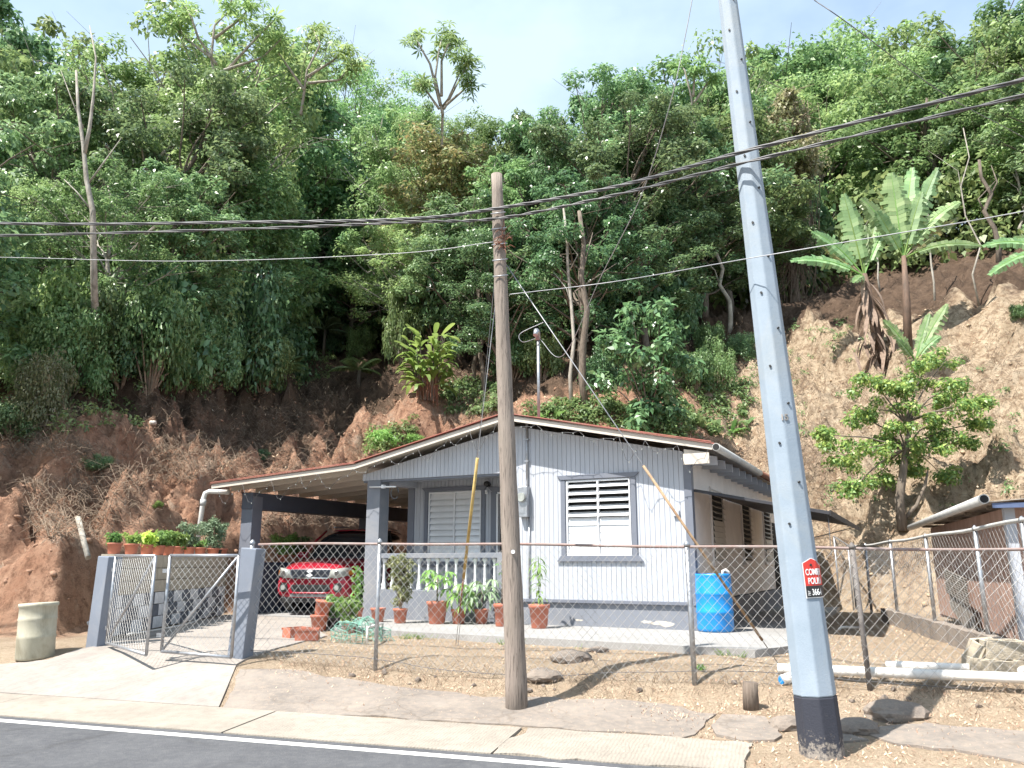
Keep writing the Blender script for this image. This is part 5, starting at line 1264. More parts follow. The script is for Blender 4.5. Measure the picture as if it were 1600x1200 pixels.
back = [(-60, 37, -10, 330, 'dark'), (70, 35, 5, 330, 'open'), (190, 34, 40, 320, 'pale'), (290, 33, 25, 300, 'open'), (390, 32, 35, 280, 'broad'), (470, 34, 55, 260, 'airy'),
        (560, 35, 105, 260, 'fine'), (640, 37, 150, 230, 'pale'), (705, 38, 165, 220, 'fine'), (770, 40, 190, 200, 'broad'), (835, 36, 140, 170, 'dark'), (900, 37, 130, 220, 'dark2'), (985, 38, 108, 230, 'dark'),
        (1080, 37, 80, 240, 'broad'), (1160, 40, 55, 240, 'open'), (1255, 38, 60, 260, 'broad'), (1340, 40, 40, 270, 'pale'), (1430, 39, 22, 280, 'open'), (1520, 38, 15, 280, 'broad'), (1620, 37, 0, 300, 'dark'), (1740, 36, -10, 300, 'broad'), (-190, 34, 0, 330, 'broad')]
mid = [(-20, 28, 60, 300, 'broad'), (95, 27, 95, 280, 'dark'), (215, 27.5, 95, 280, 'dark2'), (330, 27, 90, 280, 'pale'), (440, 28, 130, 260, 'dark'), (535, 30, 180, 230, 'dark2'), (615, 31, 205, 230, 'rusty'), (700, 32, 220, 230, 'rusty'), (770, 33, 235, 200, 'pale'),
       (850, 31, 200, 210, 'dark'), (935, 31.5, 170, 250, 'dark2'), (1030, 32, 160, 260, 'dark'), (1130, 33, 150, 250, 'broad'), (1290, 34, 130, 240, 'broad'), (1390, 34, 110, 270, 'fine'), (1490, 33, 110, 270, 'broad'), (1590, 32, 90, 280, 'pale'), (1700, 32, 60, 280, 'dark')]
front = [(-50, 21, 250, 250, 'dark'), (60, 21.5, 290, 220, 'fine'), (160, 22, 240, 230, 'pale'), (265, 22.5, 260, 240, 'dark'), (365, 23, 230, 240, 'broad'), (455, 25, 290, 210, 'dark2'), (545, 27, 330, 200, 'dark'), (640, 28, 330, 200, 'pale'), (720, 28, 300, 200, 'dark'),
         (800, 29, 330, 180, 'dark2'), (900, 28, 270, 230, 'dark'), (1010, 28.5, 260, 230, 'dark2'), (1100, 29.5, 270, 220, 'dark'), (1175, 30, 300, 190, 'broad'), (1340, 30, 240, 200, 'fine'), (1450, 30.5, 210, 220, 'airy'), (1560, 29.5, 190, 240, 'fine'), (1660, 28, 170, 240, 'broad')]
LBL = {'back': {'dark': 'dark glossy crown rising on the crest against the sky', 'broad': 'mid green broadleaf crown on the crest against the sky', 'open': 'open crowned tree with pale limbs on the crest', 'fine': 'feathery yellow green crown on the crest', 'airy': 'sparse flat crowned tree on the crest above the dark wood'},
       'mid': {'dark': 'dark glossy tree half way up the wooded slope', 'dark2': 'tall dense dark tree half way up the wooded slope', 'broad': 'mid green broadleaf tree half way up the wooded slope', 'rusty': 'tree with rusty orange tinged leaves above the wooden pole', 'fine': 'feathery light green tree half way up the right slope'},
       'front': {'dark': 'dark glossy tree at the lower edge of the wood', 'dark2': 'dense dark tree with small leaves at the lower edge of the wood', 'broad': 'mid green broadleaf tree at the lower edge of the wood', 'fine': 'light yellow green tree at the lower edge of the wood', 'airy': 'loose flat crowned tree above the banana plants'}}
PLACE = [(-120, 'beyond the left picture edge'), (-20, 'at the left picture edge'), (60, 'above the weathered barrel'), (150, 'above the left gate post'), (230, 'above the left gate leaf'), (310, 'above the downpipe'), (385, 'above the carport corner column'), (460, 'above the grille of the red car'), (535, 'above the tree fern'), (600, 'above the porch column'), (660, 'above the ginger clump'), (715, 'just left of the wooden pole'), (775, 'directly behind the wooden pole top'), (835, 'just right of the wooden pole'), (900, 'above the front window'), (965, 'above the stay guard top'), (1030, 'above the coffee bush'), (1090, 'above the right front corner of the house'), (1140, 'immediately left of the concrete pole'), (1190, 'immediately behind the concrete pole'), (1250, 'beside the vine smothered trunk'), (1310, 'above the left banana plant'), (1380, 'between the two banana crowns'), (1440, 'above the tallest banana plant'), (1500, 'above the gutter end of the shed'), (1570, 'above the shed corner post'), (1640, 'at the right picture edge'), (1760, 'beyond the right picture edge')]
def place(px): return min(PLACE, key=lambda q: abs(q[0]-px))[1]
SEEN = set()
def uniq(base, px):
    s_ = base+', '+place(px)
    if s_ in SEEN:
        for q in sorted(PLACE, key=lambda q: abs(q[0]-px))[1:]:
            if base+', '+q[1] not in SEEN: s_ = base+', '+q[1]; break
    SEEN.add(s_); return s_
for v_k in LBL.values():
    v_k['dark2'] = v_k.get('dark2', v_k['dark'])
LS = {'dark': 'dark glossy tree', 'dark2': 'dense dark tree', 'broad': 'mid green broadleaf tree', 'open': 'open pale limbed tree', 'fine': 'feathery yellow green tree', 'airy': 'sparse flat tree', 'rusty': 'rusty orange tinged tree', 'pale': 'light yellow green tree'}
LT = {'back': 'on the crest', 'mid': 'half way up', 'front': 'low on the slope'}
for tier, lst in (('back', back), ('mid', mid), ('front', front)):
    for i, (px, Y, tp_, wpx, var) in enumerate(lst):
        bpy_ = float(np.interp(px, [0, 430, 470, 640, 760, 900, 1010, 1100, 1175, 1340, 1450, 1660], [575, 572, 550, 560, 600, 605, 560, 520, 480, 415, 398, 375])); Yb = TH(px, bpy_).y
        Y = Yb+.4 if tier == 'front' else max(Y, Yb+(4.5 if tier == 'mid' else 9))
        tree_px(var, px+rng.normal()*6, Y+rng.normal()*.5, tp_+rng.normal()*6, wpx*1.12, uniq(LS[var]+' '+LT[tier], px), GR)
# tall trees on the left bank beyond the picture edge: their shade falls on the bank
for i, (X, Y, top, wd, var) in enumerate(((-16.2, 15.0, 14, 8, 'broad'), (-15.4, 18.2, 14.5, 8, 'dark'))):
    put_tree(var, X, Y, top, wd, ['nearer', 'further'][i]+' tall tree on the left bank past the picture edge', GR)
# far-off wood behind the crest that reads as one mass
rg = np.random.default_rng(77); n = 900
X = rg.uniform(-75, 85, n); Y = rg.uniform(44, 62, n); Z = terrain(X, Y)+rg.uniform(.5, 6.0, n)
keep = np.abs(X/Y) < 1.2; X, Y, Z = X[keep], Y[keep], Z[keep]
V, F_ = leaves(np.stack([X, Y, Z], -1), rg.uniform(1.2, 2.2, len(X)), 60, .55, .35, rg)
o = link('far_wood', npmesh('far_wood', V, F_, m_leafA), None); tag(o, 'far leafy wood closing the gaps behind the crest trees', 'wood', kind='stuff')

# pale forked trunk standing out in the left wood
def bare_tree(loc, pts_list, mat, lab, grp=None, leafy=None, name='tree', crown_mat=m_leafA, L=.16):
    r = empty(name, loc, 0, lab, 'tree', grp); m = MB()
    for pts, r0, r1 in pts_list: m.tube([Vector(p)-Vector(loc) for p in pts], list(np.linspace(r0, r1, len(pts))), 8)
    m.build('trunk', mat, r)
    if leafy:
        C = np.array([tuple(Vector(p)-Vector(loc)) for p, _, _ in leafy]); R = np.array([q for _, q, _ in leafy])
        V, F_ = leaves(C, R, leafy[0][2], L, L*.55, np.random.default_rng(len(leafy)), .4, .75, .2, .3); link('crown', npmesh('crown', V, F_, crown_mat), None, r)
    return r
yt = 20.2
bp = lambda *a: [at(x, y, yt) for x, y in a]
bare_tree(at(147, 430, yt), [([TH(150, 560)-Vector((0, 0, .2)), at(149, 500, TH(150, 560).y*.5+yt*.5)]+bp((147, 440), (145, 330), (135, 280), (130, 225), (122, 170), (119, 110)), .11, .03), (bp((132, 240), (140, 200), (146, 150), (150, 90), (140, 40)), .06, .015), (bp((136, 290), (165, 250), (190, 215)), .03, .008), (bp((144, 330), (120, 300), (100, 280)), .03, .008), (bp((130, 200), (110, 150), (95, 110)), .025, .006)], m_barkpale, 'pale forked bare trunk standing out in the left wood', GR)
# cecropia-like sparse trees with big star leaves against the sky
def star_leaves(C, n, r, rg, L=.32):
    V = []; F_ = []; k0 = 0
    for c in C:
        for i in range(n):
            p = np.array(c)+rg.normal(size=3)*r; nrm = rg.normal(size=3)*.5+np.array([0, -.25, 1]); nrm /= np.linalg.norm(nrm)
            a = np.cross(nrm, [0, 1, 0]); a /= np.linalg.norm(a); b = np.cross(nrm, a); s = L*rg.uniform(.7, 1.2); off = rg.uniform(0, 6)
            for j in range(7):
                t = off+j*2*PI/7.6; d = a*math.cos(t)+b*math.sin(t); e = np.cross(nrm, d)
                V += [p, p+d*s*.55-e*s*.13, p+d*s-nrm*s*.3, p+d*s*.55+e*s*.13]; F_.append((k0, k0+1, k0+2, k0+3)); k0 += 4
    return np.array(V), np.array(F_)
def cecropia(base, Y, limbs, lab, seed, grp='large leaved trees on the skyline'):
    rg = np.random.default_rng(seed); b0 = at(*base, Y); r = empty('trumpet_tree', b0, 0, lab, 'tree', grp); m = MB(); C = []
    for L_ in limbs:
        pts = [at(x, y, Y+(i*.25 if i else 0)*(1 if k % 2 else -1)) for i, (k, (x, y)) in enumerate(zip(range(len(L_)), L_))]
        m.tube([p-b0 for p in pts], list(np.linspace(.07, .022, len(pts))), 6); C.append(tuple(pts[-1]-b0)); C.append(tuple((pts[-1]*.8+pts[-2]*.2)-b0))
        if len(pts) > 2: C.append(tuple((pts[-2]*.7+pts[-1]*.3)-b0))
    m.build('trunk', m_barkpale, r); V, F_ = star_leaves(C, 7, .22, rg, .42); link('crown', npmesh('crown', V, F_, m_leafA), None, r)
cecropia((690, 230), 33, [[(690, 230), (692, 165), (700, 155), (718, 115), (722, 88)], [(692, 180), (680, 120), (685, 85), (692, 50)], [(688, 165), (672, 100), (655, 70), (648, 58)], [(694, 170), (715, 130), (735, 95)], [(690, 150), (690, 95), (700, 70), (710, 65)], [(696, 165), (725, 140), (737, 125)], [(686, 170), (665, 140), (655, 130)]], 'sparse large leaved tree standing alone against the sky', 4)
cecropia((345, 170), 30, [[(345, 170), (330, 90), (335, 40), (355, 20), (362, 0)], [(338, 100), (310, 60), (300, 30), (290, 10)], [(335, 60), (375, 30), (395, 5)], [(330, 90), (290, 60), (262, 30)], [(345, 120), (400, 60), (430, 30)], [(350, 110), (410, 90), (440, 60)]], 'large leaved tree branching over the skyline left of the gap', 6)
cecropia((470, 180), 31, [[(470, 180), (480, 110), (500, 70), (487, 40)], [(480, 120), (520, 95), (540, 75)], [(475, 140), (440, 90), (420, 60)], [(480, 130), (530, 125), (550, 100)]], 'large leaved tree with curling tips beside the sky gap', 8)
cecropia((1085, 200), 34, [[(1085, 200), (1080, 150), (1070, 110), (1060, 95)], [(1085, 160), (1105, 130), (1120, 115)], [(1083, 150), (1085, 120), (1092, 105)]], 'large pale leaved tree left of the concrete pole top', 9)

# bare slender trunks at the forest edge
TR = 'slender trunks at the forest edge'
def slender(px0, py0, px1, py1, Y, r, lab, mat=None, bend=12, name='tree', forks=2):
    P = TH(px0, py0) if Y is None else at(px0, py0, Y); Y = P.y; rr = random.Random(px0)
    pts = [P-Vector((0, 0, .2))]; n = 6
    for i in range(1, n+1): t = i/n; pts.append(at(px0+(px1-px0)*t+rr.uniform(-bend, bend)*math.sin(PI*t), py0+(py1-py0)*t, Y+rr.uniform(-.15, .15)))
    rt_ = empty(name, P, 0, lab, 'tree', TR); m = MB(); m.tube([p-P for p in pts], list(np.linspace(r, r*.5, n+1)), 8)
    for k in range(forks): q = pts[3+k]; m.tube([q-P, q-P+Vector((rr.uniform(-.5, .5), 0, .7)), q-P+Vector((rr.uniform(-1.2, 1.2), rr.uniform(-.4, .4), 1.8))], [r*.4, r*.25, r*.1], 5)
    m.build('trunk', mat or m_bark, rt_); return pts[-1]
slender(915, 640, 905, 330, None, .14, 'thick pale trunk rising behind the ridge right of the mast')
slender(893, 640, 880, 320, None, .08, 'thinner trunk paired beside the thick one right of the mast', m_barkpale)
slender(757, 620, 752, 400, None, .10, 'slim dark trunk left of the wooden pole')
slender(742, 600, 735, 420, None, .09, 'straight trunk seen between the torch clump and the wooden pole')
slender(1140, 520, 1118, 370, None, .12, 'leaning bare trunk on the shaded slope left of the concrete pole', m_barkpale)
slender(1290, 440, 1285, 330, None, .05, 'thin pale stem behind the left banana plant', m_barkpale, 5)
slender(1375, 455, 1368, 330, None, .05, 'thin grey stem between the two banana plants', m_barkpale, 5)
slender(1460, 470, 1450, 300, None, .05, 'thin pale stem right of the tall banana plant', m_barkpale, 5)
slender(1530, 475, 1505, 200, None, .04, 'crooked thin stem at the right of the bare slope', m_barkpale, 14)
slender(1560, 410, 1530, 250, None, .15, 'thick leaning trunk at the right edge of the wood', m_bark)
slender(460, 520, 455, 400, None, .12, 'dark trunk in the shade left of the tree fern')
slender(1600, 380, 1590, 240, None, .10, 'pale trunk at the far right edge', m_barkpale)
slender(1075, 480, 1070, 350, None, .06, 'thin dark trunk above the coffee bush')
slender(1018, 500, 1010, 360, None, .06, 'slim upright trunk behind the coffee bush')

# vine wrapped trunk
P = TH(1262, 470); Yv = P.y
vt = tree_px('vine', 1235, Yv+.3, 128, 150, 'vine smothered tree with a curtain of dead hanging stems', None, name='vine_tree')
m = MB(); rr = random.Random(12)
for i in range(110):
    x = rr.gauss(1238, 17); y0 = rr.uniform(150, 260); y1 = rr.uniform(390, 500); pts = []
    for k in range(7): t = k/6; pts.append(at(x+rr.gauss(0, 4)+(rr.gauss(0, 14) if k == 6 else 0), y0+(y1-y0)*t, Yv-.5+rr.uniform(-.5, .5)))
    m.tube(pts, rr.uniform(.008, .022), 4, False)
o = m.build('hanging_stems', m_deadwood, None); o.matrix_world = vt.matrix_basis.inverted(); o.parent = vt; o['kind'] = 'stuff'
o.matrix_parent_inverse = Matrix(); o.matrix_basis = vt.matrix_basis.inverted()

# ------------------------------------------------------------------ shrubs and undergrowth
def shrub_mesh(seed, mat, n=26, nleaf=170, L=.13, W=.065, r=1.0, h=1.0, clump=.33):
    rg = np.random.default_rng(seed); a = rg.uniform(0, 2*PI, n); rad = np.sqrt(rg.uniform(0, 1, n))*r*.75
    C = np.stack([rad*np.cos(a), rad*np.sin(a), rg.uniform(.15, 1, n)*h*(1-.45*(rad/r)**2)], -1); m = MB()
    for c in C: m.tube([(c[0]*.1, c[1]*.1, -.1), tuple(c*np.array([.6, .6, .6])), tuple(c)], [.02, .012, .005], 4, False)
    V, F_ = leaves(C, np.full(n, clump)*rg.uniform(.6, 1.3, n), nleaf, L, W, rg, .4, .8, .2, .3)
    st_ = bpy.data.meshes.new('stems'); st_.from_pydata(m.v, [], m.f); st_.materials.append(m_twig)
    return npmesh('foliage', V, F_, mat), st_
SH = {k: shrub_mesh(*v) for k, v in {'dark': (21, m_leafB, 26, 300, .075, .038), 'green': (22, m_leafA, 26, 280, .08, .04), 'yellow': (23, m_leafC, 24, 260, .07, .035), 'fresh': (24, m_fresh, 20, 110, .15, .07), 'olive': (25, m_leafE, 24, 260, .07, .035), 'big': (26, m_leafB, 24, 170, .12, .065)}.items()}
def shrub(kind, P, w_, h_, lab, grp='shrubs of the undergrowth', name='shrub', sink=.1):
    fm, sm_ = SH[kind]; r = empty(name, P-Vector((0, 0, sink)), rng.uniform(0, 6.3), lab, 'shrub', grp); r.scale = (w_/2, w_/2, h_/1.15)
    link('stems', sm_, None, r); link('foliage', fm, None, r); return r
us2 = [7, 6, 5, 4, 3, 2, 1, 0]
cnt = 0
for row, (ys, pys, sz) in enumerate(((1, 585, 3.2), (2, 540, 3.6), (3, 495, 4.0), (4, 450, 4.2))):
    x = -40
    while x < 1230:
        px = x+rng.normal()*12; py = pys+rng.normal()*12
        if px > 420: py -= 25
        if px > 700: py -= 20
        if px > 960: py -= 30*(px-960)/270+20
        k = ['dark', 'green', 'dark', 'big', 'green'][rng.integers(5)]
        if px < 80 and rng.random() < .6: k = 'yellow'
        if (py < 545 or px < 420) and not (720 < px < 830 and row < 1):
            P = TH(px, py); s = sz*rng.uniform(.75, 1.2)*P.y/24
            lab = uniq({'dark': 'dark leafy shrub', 'green': 'mid green shrub', 'big': 'big leaved shrub', 'yellow': 'sunlit yellow green shrub'}[k]+[' at the wood edge', ' lower undergrowth', ' upper undergrowth', ' under crowns'][row], px)
            shrub(k, P, s, s*rng.uniform(.8, 1.25), lab)
        x += 52+rng.normal()*8
FR = [(x, 598+rng.normal()*8) for x in range(-30, 430, 44)]+[(x, 560+rng.normal()*8) for x in range(430, 600, 44)]+[(x, 600+rng.normal()*8) for x in (800, 845, 940, 1085, 1120)]+[(x, 560) for x in (1110, 1160)]
for i, (px, py) in enumerate(FR):
    P = TH(px, py); k = ['green', 'dark', 'green', 'yellow'][i % 4]; sc_ = rng.uniform(.8, 1.15)*(1 if px < 430 else .7)
    shrub(k, P, 2.6*sc_, 2.9*sc_*rng.uniform(.7, 1.2), uniq({'dark': 'dark shrub', 'green': 'mid green shrub', 'yellow': 'light green shrub'}[k]+' at the bank brow', px))
for px, py, s, k in ((-10, 420, 3.2, 'olive'), (15, 520, 2.6, 'olive'), (40, 470, 2.6, 'yellow'), (20, 350, 3, 'yellow'), (120, 470, 2.6, 'yellow'), (180, 440, 2.4, 'yellow'), (90, 560, 2.2, 'green'), (60, 610, 1.8, 'olive')):
    P = TH(px, py+60); shrub(k, P, s, s*1.2, ['lower vine covered', 'middle vine covered', 'tall sunlit', 'topmost sunlit', 'broad sunlit', 'drooping sunlit', 'low mid green', 'low olive'][us2.pop()]+' shrub at the left end of the wood')
# thicker shrubs between trees high on the right slope
for px, py in ((1290, 400), (1340, 395), (1240, 455), (1410, 380), (1600, 500), (1500, 350), (1570, 360)):
    P = TH(px, py); shrub('green', P, 1.6 if py < 420 else .9, 1.3 if py < 420 else .7, uniq('low green bush on the upper right slope', px))

# coffee bush right of the mast (big glossy leaves)
P = TH(1015, 670); rg = np.random.default_rng(31)
cb_ = empty('coffee_bush', P, 0, 'big glossy leaved bush behind the roof right of the mast', 'bush'); m = MB(); C = []
for i in range(34):
    x = rg.uniform(935, 1095); y = rg.uniform(478, 665)
    if ((x-1015)/85)**2+((y-575)/105)**2 > 1: continue
    q = at(x, y, P.y+rg.uniform(-.9, .4))-P; C.append(tuple(q)); m.tube([(0, 0, 0), tuple(q*.55+Vector((0, 0, .2))), tuple(q)], [.03, .02, .008], 4, False)
V, F_ = leaves(np.array(C), np.full(len(C), .5), 85, .27, .12, rg, .5, .8, .2, .5); m.build('stems', m_bark, cb_); link('foliage', npmesh('foliage', V, F_, m_leafB), None, cb_)

# broad strap-leaved plants
def blade(m, o, ang, L, W, rise, droop, n=7, fold=.2, torn=0, rr=random):
    """one long arching leaf from point o"""
    d = Vector((math.cos(ang), math.sin(ang), 0)); s = Vector((-d.y, d.x, 0)); pts = []
    for i in range(n+1):
        t = i/n; pts.append((Vector(o)+d*(L*(math.sin(t*PI/2*.9)*math.cos(rise)+t*.15*droop))+Vector((0, 0, L*(t*math.sin(rise)-droop*t*t))), t))
    k = len(m.v)
    for p, t in pts:
        w_ = W*.5*(math.sin(PI*min(1, max(0, (t*.93+.05)))))**.7
        m.v += [tuple(p+s*w_+Vector((0, 0, w_*fold))), tuple(p), tuple(p-s*w_+Vector((0, 0, w_*fold)))]
    for i in range(n):
        a = k+3*i; m.f += [(a, a+3, a+4, a+1), (a+1, a+4, a+5, a+2)]; m.sm += [True]*2
def rosette(name, P, n, L, W, mat, lab, cat, grp=None, rise=(.7, 1.35), droop=.45, seed=0, parent=None, stem=0):
    rr = random.Random(seed); m = MB()
    for i in range(n): blade(m, (rr.uniform(-.03, .03), rr.uniform(-.03, .03), stem), i*2.4+rr.uniform(-.3, .3), L*rr.uniform(.6, 1.15), W*rr.uniform(.8, 1.2), rr.uniform(*rise), droop*rr.uniform(.6, 1.4))
    o = m.build(name, mat, parent); o.location = P
    if parent is None: tag(o, lab, cat, grp)
    return o
for i, (px, py, n_, L_) in enumerate(((1142, 678, 12, .8), (1120, 672, 10, .7), (1165, 665, 10, .7), (1095, 668, 10, .6), (870, 655, 9, .6), (850, 660, 9, .6), (905, 660, 9, .5), (1050, 690, 9, .5))):
    P = TH(px, py); rosette('broadleaf_clump', P-Vector((0, 0, .05)), n_, L_, .16, m_fresh if i in (0, 4, 5) else m_leafA, ['bright tall strap leaved plant on the bank near the right eave', 'dark strap leaved plant left of the bright tall one', 'dark strap leaved plant closest to the concrete pole', 'small dark strap leaved plant under the leaning trunk', 'bright strap leaved plant right of the roof mast', 'bright strap leaved plant next to the roof mast', 'dark strap leaved plant at the foot of the thick pale trunk', 'dark strap leaved plant under the coffee bush'][i], 'plant', 'strap leaved plants behind the roof', seed=i)
# ground cover sheet behind the roof
def gcover(name, boxes, n, L, mat, lab, seed, hgt=.25):
    rg = np.random.default_rng(seed); C = []
    for x0, x1, y0, y1 in boxes:
        for i in range(n): C.append(tuple(TH(rg.uniform(x0, x1), rg.uniform(y0, y1))+Vector((0, 0, rg.uniform(.05, hgt)))))
    V, F_ = leaves(np.array(C), np.full(len(C), .22), 26, L, L*.5, rg, .6, .6, .1, .2); o = link(name, npmesh(name, V, F_, mat), None); tag(o, lab, 'ground cover', kind='stuff')
gcover('ground_cover', [(820, 960, 630, 670), (940, 1080, 640, 700), (1040, 1170, 600, 690), (690, 780, 600, 650)], 120, .14, m_leafA, 'low leafy ground cover on the bank behind the roof', 3)
gcover('bank_weeds', [(570, 650, 675, 715), (420, 520, 540, 600), (300, 480, 560, 610), (0, 220, 590, 680)], 70, .11, m_leafA, 'scattered weeds and creepers on the shaded red bank', 4, .4)
gcover('slope_weeds', [(1230, 1330, 500, 560), (1200, 1260, 560, 700), (1300, 1450, 520, 640), (1100, 1200, 560, 640), (1290, 1420, 700, 800), (1450, 1600, 560, 800)], 22, .09, m_leafA, 'thin tufts of weeds on the bare right slope', 6, .1)
for i, (px, py, k, w_, h_, lab) in enumerate(((600, 705, 'fresh', 1.3, .9, 'bright green bush on the bank just above the roof slope'), (645, 700, 'fresh', 1.0, .5, 'low bright bush right of the one above the roof slope'), (410, 715, 'big', .55, .35, 'small pale leaved weed on the crest of the red spur'), (20, 680, 'dark', 1.6, 1.0, 'dark creeper patch at the far left of the bank'), (150, 740, 'dark', .8, .4, 'small dark weed patch low on the left bank'), (245, 790, 'fresh', .3, .2, 'tiny fresh weed on the sunlit red spur'))):
    shrub(k, TH(px, py), w_, h_, lab, 'small bushes on the cut bank')
# dry tangled grass and roots on the banks
def tangle(name, boxes, n, L, mat, lab, seed, thick=.006, drop=.5):
    rr = random.Random(seed); m = MB()
    for x0, x1, y0, y1 in boxes:
        for i in range(n):
            P = TH(rr.uniform(x0, x1), rr.uniform(y0, y1))+Vector((0, 0, .03)); a = rr.uniform(0, 2*PI); l = L*rr.uniform(.4, 1.5); u = rr.uniform(.1, 1.0)
            q = P+Vector((math.cos(a)*l*.5, math.sin(a)*l*.3-.05, u*l*.7)); e = P+Vector((math.cos(a)*l+rr.uniform(-.2, .2), math.sin(a)*l*.4-.12, l*(u*.7-drop*rr.random())))
            m.tube([P, q, e], [thick, thick*.8, thick*.4], 3, False)
    o = m.build(name, mat); tag(o, lab, 'dry brush', kind='stuff')
tangle('dry_brush', [(100, 230, 700, 830), (0, 120, 640, 720), (200, 480, 620, 760), (380, 620, 640, 745), (470, 560, 560, 640), (240, 370, 690, 760), (40, 160, 760, 850), (400, 640, 800, 830)], 420, .42, m_twig, 'dead grass and dry roots hanging on the left bank', 5)
tangle('root_curtain', [(1090, 1240, 690, 760), (1200, 1290, 660, 760), (1195, 1290, 560, 640), (1240, 1300, 420, 480), (700, 790, 620, 670)], 260, .5, m_deadwood, 'dead roots and brush on the cut behind the right eave', 6, .006, .9)
tangle('slope_brush', [(1290, 1460, 850, 900), (1300, 1450, 600, 650), (1420, 1600, 560, 640), (1300, 1600, 640, 800), (1230, 1420, 480, 700), (1230, 1300, 700, 860), (1440, 1600, 470, 560)], 260, .38, m_deadwood, 'dry brush scattered on the sandy right slope', 7)

# torch-ginger like clump at centre
P = TH(668, 628); tc_ = empty('ginger_clump', P, 0, 'bright strap leaved clump with a skirt of dead brown leaves above the roof', 'plant'); rr = random.Random(8)
m = MB(); m2 = MB(); 
for i in range(46):
    a = rr.uniform(0, 2*PI); hgt = rr.uniform(.9, 2.5); o_ = Vector((math.cos(a)*.28, math.sin(a)*.25, 0)); e = o_+Vector((math.cos(a)*.5*rr.random(), math.sin(a)*.4*rr.random(), hgt))
    m2.tube([o_, (o_+e)*.5+Vector((0, 0, .1)), e], [.022, .018, .012], 5, False)
    for k in range(4): f = .45+.18*k; q = o_+(e-o_)*f; blade(m, q, a+rr.uniform(-1.2, 1.2), rr.uniform(.55, .95), rr.uniform(.15, .24), rr.uniform(.3, 1.2), rr.uniform(.3, .8), 6)
m2.build('stems', m_bark, tc_); m.build('leaves', m_fresh, tc_); m = MB()
for i in range(90): a = rr.uniform(0, 2*PI); q = Vector((math.cos(a)*.35, math.sin(a)*.3-.02, rr.uniform(.5, 1.3))); m.tube([q, q+Vector((rr.uniform(-.06, .06), -.05, -rr.uniform(.4, 1.0)))], [.018, .006], 4, False)
o = m.build('dead_leaves', m_rust, tc_); o['kind'] = 'stuff'
P = TH(630, 560); shrub('yellow', P, 1.9, 4.4, 'tall light green shrub rising left of the ginger clump', 'small bushes on the cut bank')
# fronds / tree fern
def frond_plant(P, n, L, lab, mat, seed, grp, hgt=1.0, rise=(.2, 1.2), name='fern'):
    rr = random.Random(seed); r = empty(name, P, 0, lab, 'fern', grp); m = MB()
    if hgt > .2: m2 = MB(); m2.tube([(0, 0, -.2), (.02, 0, hgt)], [.10, .08], 8); m2.build('trunk', m_bark, r)
    for i in range(n):
        a = i*2.4+rr.uniform(-.3, .3); ri = rr.uniform(*rise); l = L*rr.uniform(.7, 1.1); d = Vector((math.cos(a), math.sin(a), 0)); s = Vector((-d.y, d.x, 0)); K = 26; prev = None
        for k in range(K+1):
            t = k/K; p = Vector((0, 0, hgt))+d*l*t*math.cos(ri)+Vector((0, 0, l*(t*math.sin(ri)-.5*t*t)))
            if k > 2:
                w_ = l*.26*math.sin(PI*min(1, t*.9+.08))**.8
                for sg in (-1, 1): b = len(m.v); u = d*.35*w_; m.v += [tuple(p), tuple(p+s*sg*w_*.5+u*.6+d*.02), tuple(p+s*sg*w_+u-Vector((0, 0, w_*.35))), tuple(p+s*sg*w_*.5+u*.4-d*.035)]; m.f.append((b, b+1, b+2, b+3)); m.sm.append(False)
            if prev is not None: m.tube([prev, p], .008, 3, False)
            prev = p
    m.build('fronds', mat, r)
FG = 'large ferns in the shaded hollow'
frond_plant(TH(505, 560), 15, 1.9, 'tall tree fern in the dark hollow left of centre', m_sage, 3, FG, 1.7)
frond_plant(TH(590, 470, 20), 11, 2.2, 'feathery fern fronds catching light above the tree fern', m_leafC, 4, FG, 1.6)
frond_plant(TH(560, 600), 9, 1.6, 'dark arching fern left of the ginger clump', m_leafA, 5, FG, .6)
frond_plant(TH(445, 585), 9, 1.2, 'low dark fern at the foot of the left wood', m_leafA, 6, FG, .3)

